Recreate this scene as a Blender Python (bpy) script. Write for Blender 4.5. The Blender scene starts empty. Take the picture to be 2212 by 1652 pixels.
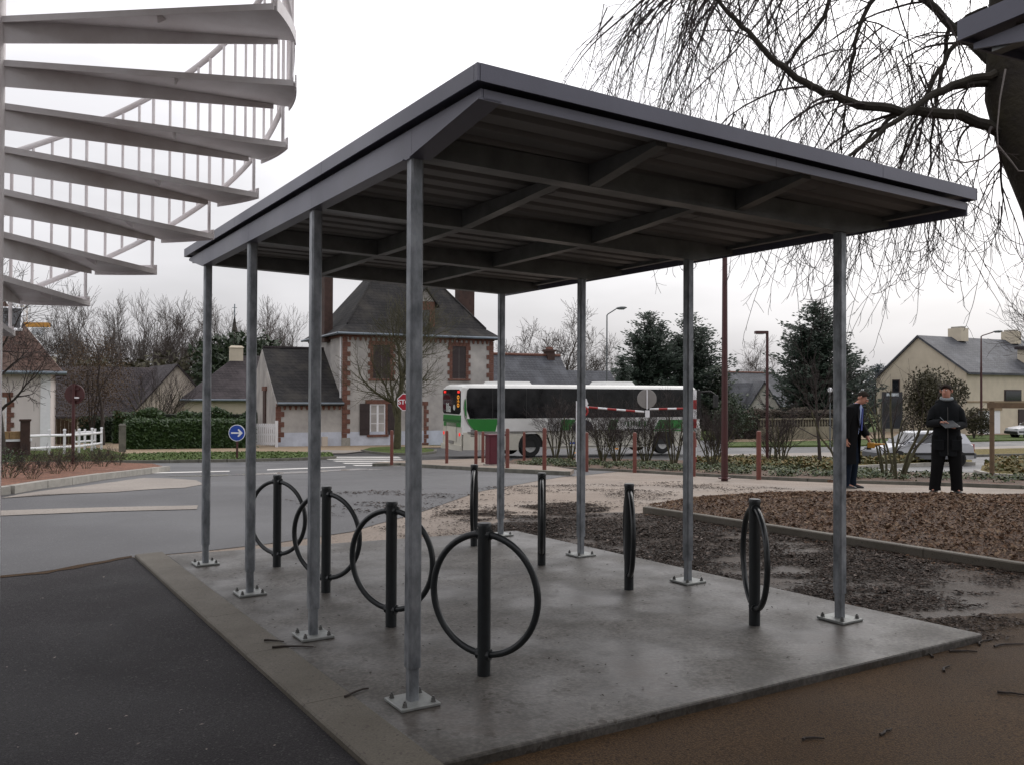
import bpy, bmesh, math, random
from mathutils import Vector, Matrix, Euler
random.seed(7)
sc = bpy.context.scene
COL = sc.collection
# ------------------------------------------------------------------ camera
PSI = 0.5608; PIT = 0.012; ROL = 0.0042; CAM = (-1.8518, -3.842, 1.5); FPX = 2209.6/2592*2212
Fv = (math.sin(PSI), math.cos(PSI)); Rv = (math.cos(PSI), -math.sin(PSI))
cd = bpy.data.cameras.new('camera'); co = bpy.data.objects.new('camera', cd); COL.objects.link(co)
cd.sensor_width = 36; cd.sensor_fit = 'HORIZONTAL'; cd.lens = 2209.6/2592*36; cd.clip_end = 3000; cd.clip_start = 0.05
_fw = Vector((Fv[0]*math.cos(PIT), Fv[1]*math.cos(PIT), math.sin(PIT))); _r = Vector((Rv[0], Rv[1], 0)); _u = _r.cross(_fw)
_r2 = _r*math.cos(ROL)+_u*math.sin(ROL); _u2 = -_r*math.sin(ROL)+_u*math.cos(ROL)
_m = Matrix((_r2, _u2, -_fw)).transposed().to_4x4(); _m.translation = CAM
co.matrix_world = _m
sc.camera = co
# ------------------------------------------------------------------ sky, overcast
SUN_EL = math.radians(42); SUN_AZ = math.radians(75)
w = bpy.data.worlds.new('World'); sc.world = w; w.use_nodes = True
nt = w.node_tree; nt.nodes.clear()
def N(t, **kw):
    n = nt.nodes.new(t)
    for k, v in kw.items():
        if k.startswith('_'): n.inputs[int(k[1:])].default_value = v
        else: setattr(n, k, v)
    return n
out = N('ShaderNodeOutputWorld'); bg1 = N('ShaderNodeBackground'); bg2 = N('ShaderNodeBackground'); add = N('ShaderNodeAddShader')
sky = N('ShaderNodeTexSky', sky_type='NISHITA', sun_disc=False, sun_elevation=SUN_EL, sun_rotation=SUN_AZ, dust_density=6.0)
hs = N('ShaderNodeHueSaturation'); hs.inputs['Saturation'].default_value = 0.25
nt.links.new(sky.outputs[0], hs.inputs['Color']); nt.links.new(hs.outputs[0], bg1.inputs[0]); bg1.inputs[1].default_value = 0.05
tc = N('ShaderNodeTexCoord'); sx = N('ShaderNodeSeparateXYZ'); nt.links.new(tc.outputs['Generated'], sx.inputs[0])
mp = N('ShaderNodeMapping'); mp.inputs['Scale'].default_value = (1.3, 1.3, 4.5); nt.links.new(tc.outputs['Generated'], mp.inputs[0])
no = N('ShaderNodeTexNoise'); no.inputs['Scale'].default_value = 2.2; no.inputs['Detail'].default_value = 4; no.inputs['Roughness'].default_value = .5
nt.links.new(mp.outputs[0], no.inputs[0])
mr = N('ShaderNodeMapRange'); mr.inputs[1].default_value = 0.0; mr.inputs[2].default_value = 0.35; mr.inputs[3].default_value = 0.50; mr.inputs[4].default_value = 1.0
nt.links.new(sx.outputs[2], mr.inputs[0])
mc = N('ShaderNodeMapRange'); mc.inputs[1].default_value = 0.35; mc.inputs[2].default_value = 0.7; mc.inputs[3].default_value = 0.84; mc.inputs[4].default_value = 1.16
nt.links.new(no.outputs[0], mc.inputs[0])
mu = N('ShaderNodeMath', operation='MULTIPLY'); nt.links.new(mr.outputs[0], mu.inputs[0]); nt.links.new(mc.outputs[0], mu.inputs[1])
bg2.inputs[0].default_value = (0.98, 0.965, 1.0, 1); nt.links.new(mu.outputs[0], bg2.inputs[1])
nt.links.new(bg1.outputs[0], add.inputs[0]); nt.links.new(bg2.outputs[0], add.inputs[1]); nt.links.new(add.outputs[0], out.inputs[0])
sd = bpy.data.lights.new('sun', 'SUN'); sd.energy = 0.5; sd.angle = math.radians(40); sd.color = (1, .96, .9)
so = bpy.data.objects.new('sun', sd); COL.objects.link(so); so.location = (0, 0, 30)
_d = Vector((math.sin(SUN_AZ)*math.cos(SUN_EL), math.cos(SUN_AZ)*math.cos(SUN_EL), math.sin(SUN_EL)))
so.rotation_euler = _d.to_track_quat('Z', 'Y').to_euler()
vs = sc.view_settings; vs.view_transform = 'Standard'; vs.look = 'None'; vs.exposure = 0.0; vs.gamma = 1.0; vs.use_curve_mapping = False
sc.render.engine = 'CYCLES'

# ------------------------------------------------------------------ ground heights and placing
KN = [(-80, 0), (0, 0), (10.5, 0), (14.4, -.06), (18, -.25), (24, -.58), (30, -.92), (34, -1.1), (40, -1.28), (46, -1.4), (50, -1.5), (78, -1.87), (120, -2.2), (400, -2.6), (1500, -3.0)]
def gs(s):
    for (a, za), (b, zb) in zip(KN, KN[1:]):
        if s <= b: return za+(zb-za)*(s-a)/(b-a)
    return KN[-1][1]
def sl(x, y):
    dx, dy = x-CAM[0], y-CAM[1]
    return dx*Fv[0]+dy*Fv[1], dx*Rv[0]+dy*Rv[1]
def xy(s, l): return (CAM[0]+s*Fv[0]+l*Rv[0], CAM[1]+s*Fv[1]+l*Rv[1])
def plane(x, y): return .0084*x-.0104*y
def gz(x, y):
    s, l = sl(x, y)
    wt = max(0, min(1, (13.5-s)/4.))
    if s < 0: wt = max(0, 1+s/20)
    wt *= max(0, min(1, (14-abs(l))/6))
    return gs(s)+wt*plane(x, y)
def ray(px, py):
    a = (px-1106)/FPX; b = -(py-826)/FPX
    return _fw+_r2*a+_u2*b
def at(px, py, s):
    d = ray(px, py); t = s/(d[0]*Fv[0]+d[1]*Fv[1])
    return Vector(CAM)+d*t
def G(px, py, off=0.):
    d = ray(px, py); m = d[0]*Fv[0]+d[1]*Fv[1]; s = .5; ps = s
    f = lambda s: Vector(CAM)+d*(s/m)
    while s < 1000:
        p = f(s)
        if p[2] <= gz(p[0], p[1])+off:
            a, b = ps, s
            for _ in range(25):
                c = (a+b)/2; p = f(c)
                if p[2] <= gz(p[0], p[1])+off: b = c
                else: a = c
            return p
        ps = s; s *= 1.02
    return p
def col_(px, s, py=900):
    p = at(px, py, s); return p[0], p[1]

# ------------------------------------------------------------------ materials
MATS = {}
def mat(name, col, rough=.7, var=.15, scale=6., bump=0., bscale=40., metal=0., col2=None, pos=False, spec=.5, detail=5., rvar=0., emit=None, stretch=None, alpha=None):
    if name in MATS: return MATS[name]
    m = bpy.data.materials.new(name); m.use_nodes = True; t = m.node_tree; b = t.nodes['Principled BSDF']
    L = t.links.new
    if pos: src = t.nodes.new('ShaderNodeNewGeometry').outputs['Position']
    else: src = t.nodes.new('ShaderNodeTexCoord').outputs['Object']
    if stretch:
        mpn = t.nodes.new('ShaderNodeMapping'); mpn.inputs['Scale'].default_value = stretch; L(src, mpn.inputs[0]); src = mpn.outputs[0]
    n1 = t.nodes.new('ShaderNodeTexNoise'); n1.inputs['Scale'].default_value = scale; n1.inputs['Detail'].default_value = detail; n1.inputs['Roughness'].default_value = .62
    L(src, n1.inputs['Vector'])
    r = t.nodes.new('ShaderNodeValToRGB'); e = r.color_ramp.elements
    e[0].position = .32; e[1].position = .68
    c2 = col2 if col2 else tuple(min(1, c*(1+var)) for c in col)
    c1 = col if col2 else tuple(c*(1-var) for c in col)
    e[0].color = (*c1, 1); e[1].color = (*c2, 1)
    L(n1.outputs[0], r.inputs[0]); L(r.outputs[0], b.inputs['Base Color'])
    b.inputs['Roughness'].default_value = rough; b.inputs['Metallic'].default_value = metal
    b.inputs['Specular IOR Level'].default_value = spec
    if rvar:
        mm = t.nodes.new('ShaderNodeMapRange'); mm.inputs[1].default_value = .35; mm.inputs[2].default_value = .65
        mm.inputs[3].default_value = rough-rvar; mm.inputs[4].default_value = rough+rvar
        n3 = t.nodes.new('ShaderNodeTexNoise'); n3.inputs['Scale'].default_value = scale*.37; L(src, n3.inputs['Vector']); L(n3.outputs[0], mm.inputs[0]); L(mm.outputs[0], b.inputs['Roughness'])
    if bump:
        n2 = t.nodes.new('ShaderNodeTexNoise'); n2.inputs['Scale'].default_value = bscale; n2.inputs['Detail'].default_value = 3; L(src, n2.inputs['Vector'])
        bp = t.nodes.new('ShaderNodeBump'); bp.inputs['Strength'].default_value = bump; bp.inputs['Distance'].default_value = .02
        L(n2.outputs[0], bp.inputs['Height']); L(bp.outputs[0], b.inputs['Normal'])
    if emit:
        b.inputs['Emission Color'].default_value = (*emit[0], 1); b.inputs['Emission Strength'].default_value = emit[1]
    if alpha is not None:
        b.inputs['Transmission Weight'].default_value = alpha
    MATS[name] = m
    return m
def ground_mat(name, a, b, c, fine=90., mid=1.2, rough=.6, wet=.0, bump=.35, bdist=.008, speck=.25, spec=.5, stain=None):
    """two-scale ground: a/b patches at mid scale, fine aggregate c, wet patches smoother and darker"""
    if name in MATS: return MATS[name]
    m = bpy.data.materials.new(name); m.use_nodes = True; t = m.node_tree; p = t.nodes['Principled BSDF']; L = t.links.new
    src = t.nodes.new('ShaderNodeNewGeometry').outputs['Position']
    def noise(sc_, d=5., ro=.6):
        n = t.nodes.new('ShaderNodeTexNoise'); n.inputs['Scale'].default_value = sc_; n.inputs['Detail'].default_value = d; n.inputs['Roughness'].default_value = ro; L(src, n.inputs['Vector']); return n.outputs[0]
    def ramp(v, p0, p1, c0, c1):
        r = t.nodes.new('ShaderNodeValToRGB'); e = r.color_ramp.elements; e[0].position = p0; e[1].position = p1; e[0].color = (*c0, 1); e[1].color = (*c1, 1); L(v, r.inputs[0]); return r.outputs[0]
    def mix(f, x, y, bl='MIX'):
        n = t.nodes.new('ShaderNodeMix'); n.data_type = 'RGBA'; n.blend_type = bl
        if isinstance(f, float): n.inputs[0].default_value = f
        else: L(f, n.inputs[0])
        L(x, n.inputs[6]); L(y, n.inputs[7]); return n.outputs[2]
    base = ramp(noise(mid, 6.), .35, .65, a, b)
    fn = noise(fine, 2., .7)
    sp = ramp(fn, .42, .62, (1-speck,)*3, (1+speck*.6,)*3)
    colr = mix(1.0, base, sp, 'MULTIPLY')
    vo = t.nodes.new('ShaderNodeTexVoronoi'); vo.inputs['Scale'].default_value = fine*.8; L(src, vo.inputs['Vector'])
    gr = ramp(vo.outputs['Color'], .80, .9, (0, 0, 0), (1, 1, 1))
    bw = t.nodes.new('ShaderNodeRGBToBW'); L(gr, bw.inputs[0])
    cc = t.nodes.new('ShaderNodeRGB'); cc.outputs[0].default_value = (*c, 1)
    colr = mix(bw.outputs[0], colr, cc.outputs[0])
    if stain:
        sn = ramp(noise(1.15, 7., .68), .54, .72, (0, 0, 0), (.85, .85, .85)); sb = t.nodes.new('ShaderNodeRGBToBW'); L(sn, sb.inputs[0])
        sc2 = t.nodes.new('ShaderNodeRGB'); sc2.outputs[0].default_value = (*stain, 1); colr = mix(sb.outputs[0], colr, sc2.outputs[0])
    if wet:
        wn = ramp(noise(mid*.6, 3.), .42, .6, (0, 0, 0), (1, 1, 1))
        wb = t.nodes.new('ShaderNodeRGBToBW'); L(wn, wb.inputs[0])
        dk = t.nodes.new('ShaderNodeMapRange'); dk.inputs[3].default_value = 1.0; dk.inputs[4].default_value = 1-.35*wet; L(wb.outputs[0], dk.inputs[0])
        cb = t.nodes.new('ShaderNodeCombineColor')
        for i in range(3): L(dk.outputs[0], cb.inputs[i])
        colr = mix(1.0, colr, cb.outputs[0], 'MULTIPLY')
        rr = t.nodes.new('ShaderNodeMapRange'); rr.inputs[3].default_value = rough; rr.inputs[4].default_value = rough*(1-.6*wet); L(wb.outputs[0], rr.inputs[0]); L(rr.outputs[0], p.inputs['Roughness'])
    else: p.inputs['Roughness'].default_value = rough
    p.inputs['Specular IOR Level'].default_value = spec
    L(colr, p.inputs['Base Color'])
    bp = t.nodes.new('ShaderNodeBump'); bp.inputs['Strength'].default_value = bump; bp.inputs['Distance'].default_value = bdist
    L(fn, bp.inputs['Height']); L(bp.outputs[0], p.inputs['Normal'])
    MATS[name] = m
    return m

# ------------------------------------------------------------------ mesh helpers
class MB:
    def __init__(s): s.v = []; s.f = []; s.mi = []; s.m = 0
    def add(s, vs, fs):
        o = len(s.v); s.v += [tuple(p) for p in vs]
        for f in fs: s.f.append(tuple(i+o for i in f)); s.mi.append(s.m)
        return s
    def box(s, c, d, rot=None, taper=1.0):
        x, y, z = d[0]/2, d[1]/2, d[2]/2
        vs = [Vector((sx*x*(taper if sz > 0 else 1), sy*y*(taper if sz > 0 else 1), sz*z)) for sz in (-1, 1) for sx, sy in ((-1, -1), (1, -1), (1, 1), (-1, 1))]
        if rot is not None:
            R = rot if isinstance(rot, Matrix) else Euler(rot).to_matrix()
            vs = [R@p for p in vs]
        c = Vector(c); vs = [p+c for p in vs]
        return s.add(vs, [(3, 2, 1, 0), (4, 5, 6, 7), (0, 1, 5, 4), (1, 2, 6, 5), (2, 3, 7, 6), (3, 0, 4, 7)])
    def tube(s, pts, rad, n=6, caps=True):
        pts = [Vector(p) for p in pts]
        if not isinstance(rad, (list, tuple)): rad = [rad]*len(pts)
        rings = []; prev = None
        for i, p in enumerate(pts):
            t = (pts[min(i+1, len(pts)-1)]-pts[max(i-1, 0)])
            if t.length < 1e-9: t = Vector((0, 0, 1))
            t.normalize()
            if prev is None:
                a = Vector((1, 0, 0)) if abs(t.x) < .8 else Vector((0, 1, 0)); x = t.cross(a).normalized()
            else:
                x = prev-t*prev.dot(t)
                x = x.normalized() if x.length > 1e-6 else t.orthogonal().normalized()
            prev = x; y = t.cross(x)
            rings.append([p+(x*math.cos(2*math.pi*k/n)+y*math.sin(2*math.pi*k/n))*rad[i] for k in range(n)])
        vs = [q for r in rings for q in r]; fs = []
        for i in range(len(pts)-1):
            for k in range(n):
                fs.append((i*n+k, i*n+(k+1) % n, (i+1)*n+(k+1) % n, (i+1)*n+k))
        if caps and n > 2: fs += [tuple(range(n-1, -1, -1)), tuple((len(pts)-1)*n+k for k in range(n))]
        return s.add(vs, fs)
    def ring(s, c, R, r, axis_x, axis_y, n=40, m=8, a0=0, a1=2*math.pi):
        c = Vector(c); ax = Vector(axis_x).normalized(); ay = Vector(axis_y).normalized(); az = ax.cross(ay)
        vs = []; fs = []
        for i in range(n):
            a = a0+(a1-a0)*i/n; d = ax*math.cos(a)+ay*math.sin(a)
            for k in range(m):
                b = 2*math.pi*k/m; vs.append(c+d*(R+r*math.cos(b))+az*(r*math.sin(b)))
        for i in range(n):
            j = (i+1) % n
            for k in range(m): fs.append((i*m+k, j*m+k, j*m+(k+1) % m, i*m+(k+1) % m))
        return s.add(vs, fs)
    def lathe(s, prof, c=(0, 0, 0), n=16, axis='z', caps=True):
        vs = []; fs = []; c = Vector(c)
        for r, h in prof:
            for k in range(n):
                a = 2*math.pi*k/n; x, y = r*math.cos(a), r*math.sin(a)
                p = {'z': (x, y, h), 'y': (x, h, y), 'x': (h, x, y)}[axis]
                vs.append(Vector(p)+c)
        for i in range(len(prof)-1):
            for k in range(n): fs.append((i*n+k, i*n+(k+1) % n, (i+1)*n+(k+1) % n, (i+1)*n+k))
        if caps: fs += [tuple(range(n-1, -1, -1)), tuple((len(prof)-1)*n+k for k in range(n))]
        return s.add(vs, fs)
    def prism(s, poly, o, ux, uy, ext):
        """closed polygon (2d) extruded along vector ext"""
        o = Vector(o); ux = Vector(ux); uy = Vector(uy); ext = Vector(ext); n = len(poly)
        a = [o+ux*p[0]+uy*p[1] for p in poly]; b = [p+ext for p in a]
        fs = [tuple(range(n-1, -1, -1)), tuple(range(n, 2*n))]+[(i, (i+1) % n, n+(i+1) % n, n+i) for i in range(n)]
        return s.add(a+b, fs)
    def loft(s, rings, caps=True):
        n = len(rings[0]); vs = [p for r in rings for p in r]; fs = []
        for i in range(len(rings)-1):
            for k in range(n): fs.append((i*n+k, i*n+(k+1) % n, (i+1)*n+(k+1) % n, (i+1)*n+k))
        if caps: fs += [tuple(range(n-1, -1, -1)), tuple((len(rings)-1)*n+k for k in range(n))]
        return s.add(vs, fs)
    def quad(s, a, b, c, d): return s.add([a, b, c, d], [(0, 1, 2, 3)])
    def mesh(s, name, mats, smooth=False, fix=True):
        me = bpy.data.meshes.new(name); me.from_pydata(s.v, [], s.f)
        if not isinstance(mats, (list, tuple)): mats = [mats]
        for m in mats: me.materials.append(m)
        if len(mats) > 1: me.polygons.foreach_set('material_index', s.mi)
        if fix and len(s.f) < 20000:
            bm = bmesh.new(); bm.from_mesh(me); bmesh.ops.recalc_face_normals(bm, faces=bm.faces); bm.to_mesh(me); bm.free()
        if smooth:
            me.polygons.foreach_set('use_smooth', [True]*len(me.polygons))
            try: me.set_sharp_from_angle(angle=math.radians(40))
            except Exception: pass
        me.update()
        return me
    def build(s, name, mats, parent=None, smooth=False, loc=None, rot=None, fix=True):
        o = bpy.data.objects.new(name, s.mesh(name, mats, smooth, fix)); COL.objects.link(o)
        if parent: o.parent = parent
        if loc is not None: o.location = loc
        if rot is not None: o.rotation_euler = rot
        return o
def put(name, me, parent=None, loc=None, rot=None, scale=None):
    o = bpy.data.objects.new(name, me); COL.objects.link(o)
    if parent: o.parent = parent
    if loc is not None: o.location = loc
    if rot is not None: o.rotation_euler = rot
    if scale is not None: o.scale = scale if isinstance(scale, (tuple, list)) else (scale,)*3
    return o
def tag(o, label=None, cat=None, group=None, kind=None):
    if label: o['label'] = label
    if cat: o['category'] = cat
    if group: o['group'] = group
    if kind: o['kind'] = kind
    return o
def empty(name, loc, rz=0., label=None, cat=None, group=None):
    o = bpy.data.objects.new(name, None); COL.objects.link(o); o.location = loc; o.rotation_euler = (0, 0, rz); o.empty_display_size = .2
    return tag(o, label, cat, group)
def copy_tree(o, parent=None, top=True):
    c = o.copy(); COL.objects.link(c); c.parent = parent
    for ch in [x for x in bpy.data.objects if x.parent == o]: copy_tree(ch, c, False)
    return c
def bevel(o, wd=.004, seg=2):
    m = o.modifiers.new('bevel', 'BEVEL'); m.width = wd; m.segments = seg; m.limit_method = 'ANGLE'; return o

# sheets that follow the ground
S_CUT = sorted(set([k[0] for k in KN if k[0] > -70]+[9.5, 10.5, 11.5, 12.5, 13.5, 16, 21, 27, 37, 43]+[-20, -10, 2, 4, 6, 8]))
L_CUT = [-14, -11, -8, -5, -2.5, 0, 2.5, 5, 8, 11, 14]
def cut_mesh(bm):
    for s in S_CUT:
        if s > 390: continue
        p = xy(s, 0); bmesh.ops.bisect_plane(bm, geom=bm.verts[:]+bm.edges[:]+bm.faces[:], plane_co=(p[0], p[1], 0), plane_no=(Fv[0], Fv[1], 0))
    for l in L_CUT:
        p = xy(0, l); bmesh.ops.bisect_plane(bm, geom=bm.verts[:]+bm.edges[:]+bm.faces[:], plane_co=(p[0], p[1], 0), plane_no=(Rv[0], Rv[1], 0))
def sheet(name, poly, off, m, kind='structure', thick=0., wob=0., seg=None, parent=None):
    pts = [(p[0], p[1]) for p in poly]
    if seg:      # subdivide and wobble edges
        q = []
        for i, a in enumerate(pts):
            b = pts[(i+1) % len(pts)]; d = math.hypot(b[0]-a[0], b[1]-a[1]); n = max(1, int(d/seg))
            for k in range(n):
                t = k/n; j = (wob if k else 0)
                q.append((a[0]+(b[0]-a[0])*t+random.uniform(-j, j), a[1]+(b[1]-a[1])*t+random.uniform(-j, j)))
        pts = q
    bm = bmesh.new(); f = bm.faces.new([bm.verts.new((x, y, 0)) for x, y in pts])
    bmesh.ops.triangulate(bm, faces=[f]); cut_mesh(bm)
    bmesh.ops.recalc_face_normals(bm, faces=bm.faces)
    for v in bm.verts: v.co.z = gz(v.co.x, v.co.y)+off
    bm.normal_update()
    if sum(f.normal.z for f in bm.faces) < 0: bmesh.ops.reverse_faces(bm, faces=bm.faces)
    if thick:
        be = [e for e in bm.edges if e.is_boundary]
        r = bmesh.ops.extrude_edge_only(bm, edges=be)
        for v in [g for g in r['geom'] if isinstance(g, bmesh.types.BMVert)]: v.co.z -= thick
        bmesh.ops.recalc_face_normals(bm, faces=bm.faces)
    me = bpy.data.meshes.new(name); bm.to_mesh(me); bm.free(); me.materials.append(m)
    o = bpy.data.objects.new(name, me); COL.objects.link(o)
    if parent: o.parent = parent
    if kind: o['kind'] = kind
    return o
def PX(*pts): return [G(*p)[:2] for p in pts]
def kerb(name, pts, wd, h, m, off=0., stone=1.0, side=1, cap=True):
    """kerb stones along a polyline on the ground, each stone a part"""
    root = bpy.data.objects.new(name, None); COL.objects.link(root); root['kind'] = 'structure'
    tot = [0]
    P = [Vector((p[0], p[1])) for p in pts]
    for a, b in zip(P, P[1:]): tot.append(tot[-1]+(b-a).length)
    def pos(d):
        for i in range(len(P)-1):
            if d <= tot[i+1] or i == len(P)-2:
                t = (d-tot[i])/max(1e-6, tot[i+1]-tot[i]); return P[i].lerp(P[i+1], t)
    n = max(1, int(round(tot[-1]/stone))); step = tot[-1]/n
    for i in range(n):
        a = pos(i*step+.006); b = pos((i+1)*step-.006); t = (b-a).normalized(); nn = Vector((-t.y, t.x))*side*wd
        za = gz(a.x, a.y)+off; zb = gz(b.x, b.y)+off; c = .02; j = random.uniform(-.004, .004)
        rings = []
        for q, z in ((a, za), (b, zb)):
            n1 = nn.normalized()
            pr = [(0, -.15), (0, h-c), (c, h), (wd, h), (wd, -.15)]
            rings.append([Vector((q.x+n1.x*u, q.y+n1.y*u, z+v+j)) for u, v in pr])
        MB().loft(rings).build('kerb_stone', m, root)
    return root
# ------------------------------------------------------------------ ground surfaces
from mathutils import noise as mnoise
m_asph_near = ground_mat('fresh_asphalt', (.0175, .0150, .0170), (.029, .0255, .028), (.055, .05, .05), fine=130, mid=.8, rough=.8, wet=.3, bump=1., bdist=.010, speck=.75, spec=.28)
m_asph = ground_mat('road_asphalt', (.054, .053, .056), (.080, .078, .081), (.11, .11, .11), fine=90, mid=.35, rough=.58, wet=.5, bump=.6, bdist=.005, speck=.3, spec=.4)
m_slab = ground_mat('concrete_slab', (.060, .054, .046), (.145, .136, .125), (.05, .042, .034), fine=42, mid=1.9, rough=.62, wet=.68, bump=.35, bdist=.004, speck=.30, stain=(.064, .042, .028), spec=.38)
m_kerbm = ground_mat('kerb_concrete', (.088, .076, .057), (.122, .108, .087), (.06, .05, .04), fine=110, mid=2.5, rough=.75, bump=.3, bdist=.004, speck=.18)
m_sand = ground_mat('sand_path', (.20, .155, .12), (.29, .235, .19), (.13, .09, .065), fine=60, mid=.7, rough=.8, wet=.3, bump=.4, speck=.2)
m_damp = ground_mat('damp_sand', (.054, .031, .0145), (.084, .051, .027), (.026, .016, .009), fine=120, mid=.6, rough=.85, wet=.3, bump=.7, speck=.45, spec=.12)
m_mulch_soil = ground_mat('mulch_soil', (.075, .042, .026), (.13, .075, .045), (.20, .13, .08), fine=45, mid=1.4, rough=.85, bump=.9, bdist=.02, speck=.5)
m_red_mulch = ground_mat('red_bark_mulch', (.14, .055, .030), (.21, .09, .05), (.28, .15, .09), fine=22, mid=1.0, rough=.9, bump=1., bdist=.02, speck=.5)
m_bed = ground_mat('bed_soil', (.085, .05, .035), (.15, .085, .055), (.08, .09, .03), fine=25, mid=.8, rough=.9, bump=1., bdist=.02, speck=.5)
m_grass = ground_mat('lawn', (.055, .085, .018), (.095, .135, .032), (.13, .12, .05), fine=30, mid=.7, rough=.9, bump=1., bdist=.03, speck=.5, spec=.2)
m_ochre = ground_mat('dry_grass_soil', (.13, .10, .03), (.19, .15, .05), (.09, .10, .03), fine=14, mid=.8, rough=.9, bump=1., bdist=.03, speck=.5, spec=.2)
m_pave = ground_mat('pale_pavement', (.24, .21, .185), (.31, .275, .24), (.17, .145, .12), fine=60, mid=.5, rough=.8, bump=.2, speck=.15)
m_tanpave = ground_mat('sandy_pavement', (.26, .19, .12), (.33, .25, .165), (.2, .15, .1), fine=50, mid=.5, rough=.85, bump=.3, speck=.2)
m_paint = ground_mat('road_paint', (.55, .53, .50), (.68, .66, .63), (.45, .43, .41), fine=40, mid=2, rough=.5, bump=.1, speck=.12)
m_stone = mat('kerb_stone', (.30, .285, .255), .75, .18, 5, .3, 60, pos=True)
m_stone_dark = mat('mossy_kerb_stone', (.12, .115, .095), .8, .3, 4, .3, 50, pos=True)

def ground_base():
    S = [-80, -40, -20, -10, 0, 2, 4, 6, 8, 9.5, 10.5, 11.5, 12.5, 13.5, 14.4, 16, 18, 21, 24, 27, 30, 34, 37, 40, 43, 46, 50, 60, 78, 120, 200, 400, 800, 1400]
    Ls = [-1400, -500, -200, -100, -50, -30, -20, -14, -11, -8, -5, -2.5, 0, 2.5, 5, 8, 11, 14, 20, 30, 50, 100, 200, 500, 1400]
    b = MB(); vs = []; fs = []
    for s in S:
        for l in Ls:
            x, y = xy(s, l); vs.append((x, y, gz(x, y)-.055))
    n = len(Ls)
    for i in range(len(S)-1):
        for j in range(n-1): fs.append((i*n+j, i*n+j+1, (i+1)*n+j+1, (i+1)*n+j))
    b.add(vs, fs); o = b.build('ground', m_grass, fix=False)
    me = o.data
    if me.polygons[0].normal.z < 0:
        bm = bmesh.new(); bm.from_mesh(me); bmesh.ops.reverse_faces(bm, faces=bm.faces); bm.to_mesh(me); bm.free()
    o['kind'] = 'structure'
ground_base()
sheet('sandy_ground', [xy(-30, -30), xy(-30, 40), xy(13, 45), xy(26, 30), xy(29, 4), xy(32, -6), xy(10, -30)], -.0525, m_sand)
# slab under the shelter and its edging strip
SLAB = [(-.2, -.69), (3.46, -.83), (3.34, 4.33), (-.2, 4.98)]
so_ = sheet('shelter_slab', SLAB, 0., m_slab, thick=.14); bevel(so_, .012, 2)
b = MB(); kr = bpy.data.objects.new('slab_edging', None); COL.objects.link(kr); kr['kind'] = 'structure'
yy = -.72
while yy < 5.1:
    y2 = min(yy+1.0, 5.17); q = MB(); r = []
    for y in (yy+.002, y2-.002):
        r.append([Vector((x, y, plane(x, y)+dz)) for x, dz in ((-.45, -.2), (-.45, -.008), (-.44, .0), (-.203, .003), (-.203, -.2))])
    q.loft(r).build('edging_slab', m_kerbm, kr); yy = y2
# near asphalt
sheet('near_asphalt', [(-.452, -14), (-.452, 5.18), (-.56, 5.16), (-.87, 5.03), (-1.57, 4.85), (-3, 4.72), (-16, 4.5), (-16, -14)], -.030, m_asph_near, seg=.6, wob=.006)
# asphalt of the car park and the street
park = PX((-350, 1245), (0, 1233), (90, 1226), (190, 1209), (290, 1191), (430, 1180), (600, 1161), (760, 1138), (900, 1100), (1070, 1048), (1235, 1021))
far_r = [xy(20.5, 1.5), xy(24, 3), xy(24, 6), xy(25, 9), xy(24, 14), xy(19.5, 13.0), xy(17, 13.5), xy(16, 18), xy(14, 40), xy(30, 70), xy(60, 75), xy(62, 40), xy(60, 0), xy(48, -6), xy(46, -14), xy(42, -20), xy(36, -30), xy(20, -40), xy(8, -30)]
sheet('street_asphalt', park+far_r, -.047, m_asph, seg=.8, wob=.01)
# damp brown sand in front of and beside the slab
sheet('damp_sand', [(-.448, -14), (-.448, -.60), (3.4, -.70), (3.4, -.15), (4.2, -.5), (5.66, -1.2), (5.66, -14)], -.049, m_damp, seg=.4, wob=.05)
m_wetsand = ground_mat('wet_pale_sand', (.050, .036, .027), (.092, .069, .055), (.035, .025, .018), fine=70, mid=1.4, rough=.75, wet=.5, bump=.6, speck=.4, spec=.2)
sheet('wet_sand', [(3.3, -1.3), (3.3, 4.2), (2.7, 4.6), (4.2, 5.6), (5.66, 5.2), (5.66, -2.2), (4.4, -1.2)], -.051, m_wetsand, seg=.4, wob=.05)
# mulch mound with edging board
MOUND = [(5.80, -14), (5.80, 4.7), (6.3, 5.5), (7.6, 5.9), (9.2, 5.6), (10.6, 4.5), (11.6, 3.3), (13.0, 1.5), (15, -3), (15, -14)]
def inside(p, poly):
    c = False; n = len(poly)
    for i in range(n):
        (x1, y1), (x2, y2) = poly[i], poly[(i+1) % n]
        if (y1 > p[1]) != (y2 > p[1]) and p[0] < (x2-x1)*(p[1]-y1)/(y2-y1)+x1: c = not c
    return c
def pdist(p, poly):
    d = 9e9; n = len(poly); P = Vector(p)
    for i in range(n):
        a = Vector(poly[i]); e = Vector(poly[(i+1) % n])-a; t = max(0, min(1, (P-a).dot(e)/e.length_squared)); d = min(d, (P-(a+e*t)).length)
    return d
def mound_z(x, y):
    d = pdist((x, y), MOUND); h = .20*(1-math.exp(-d/1.1))
    return gz(x, y)-.035+h+.035*mnoise.noise((x*1.3, y*1.3, 0))*min(1, d)
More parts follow.
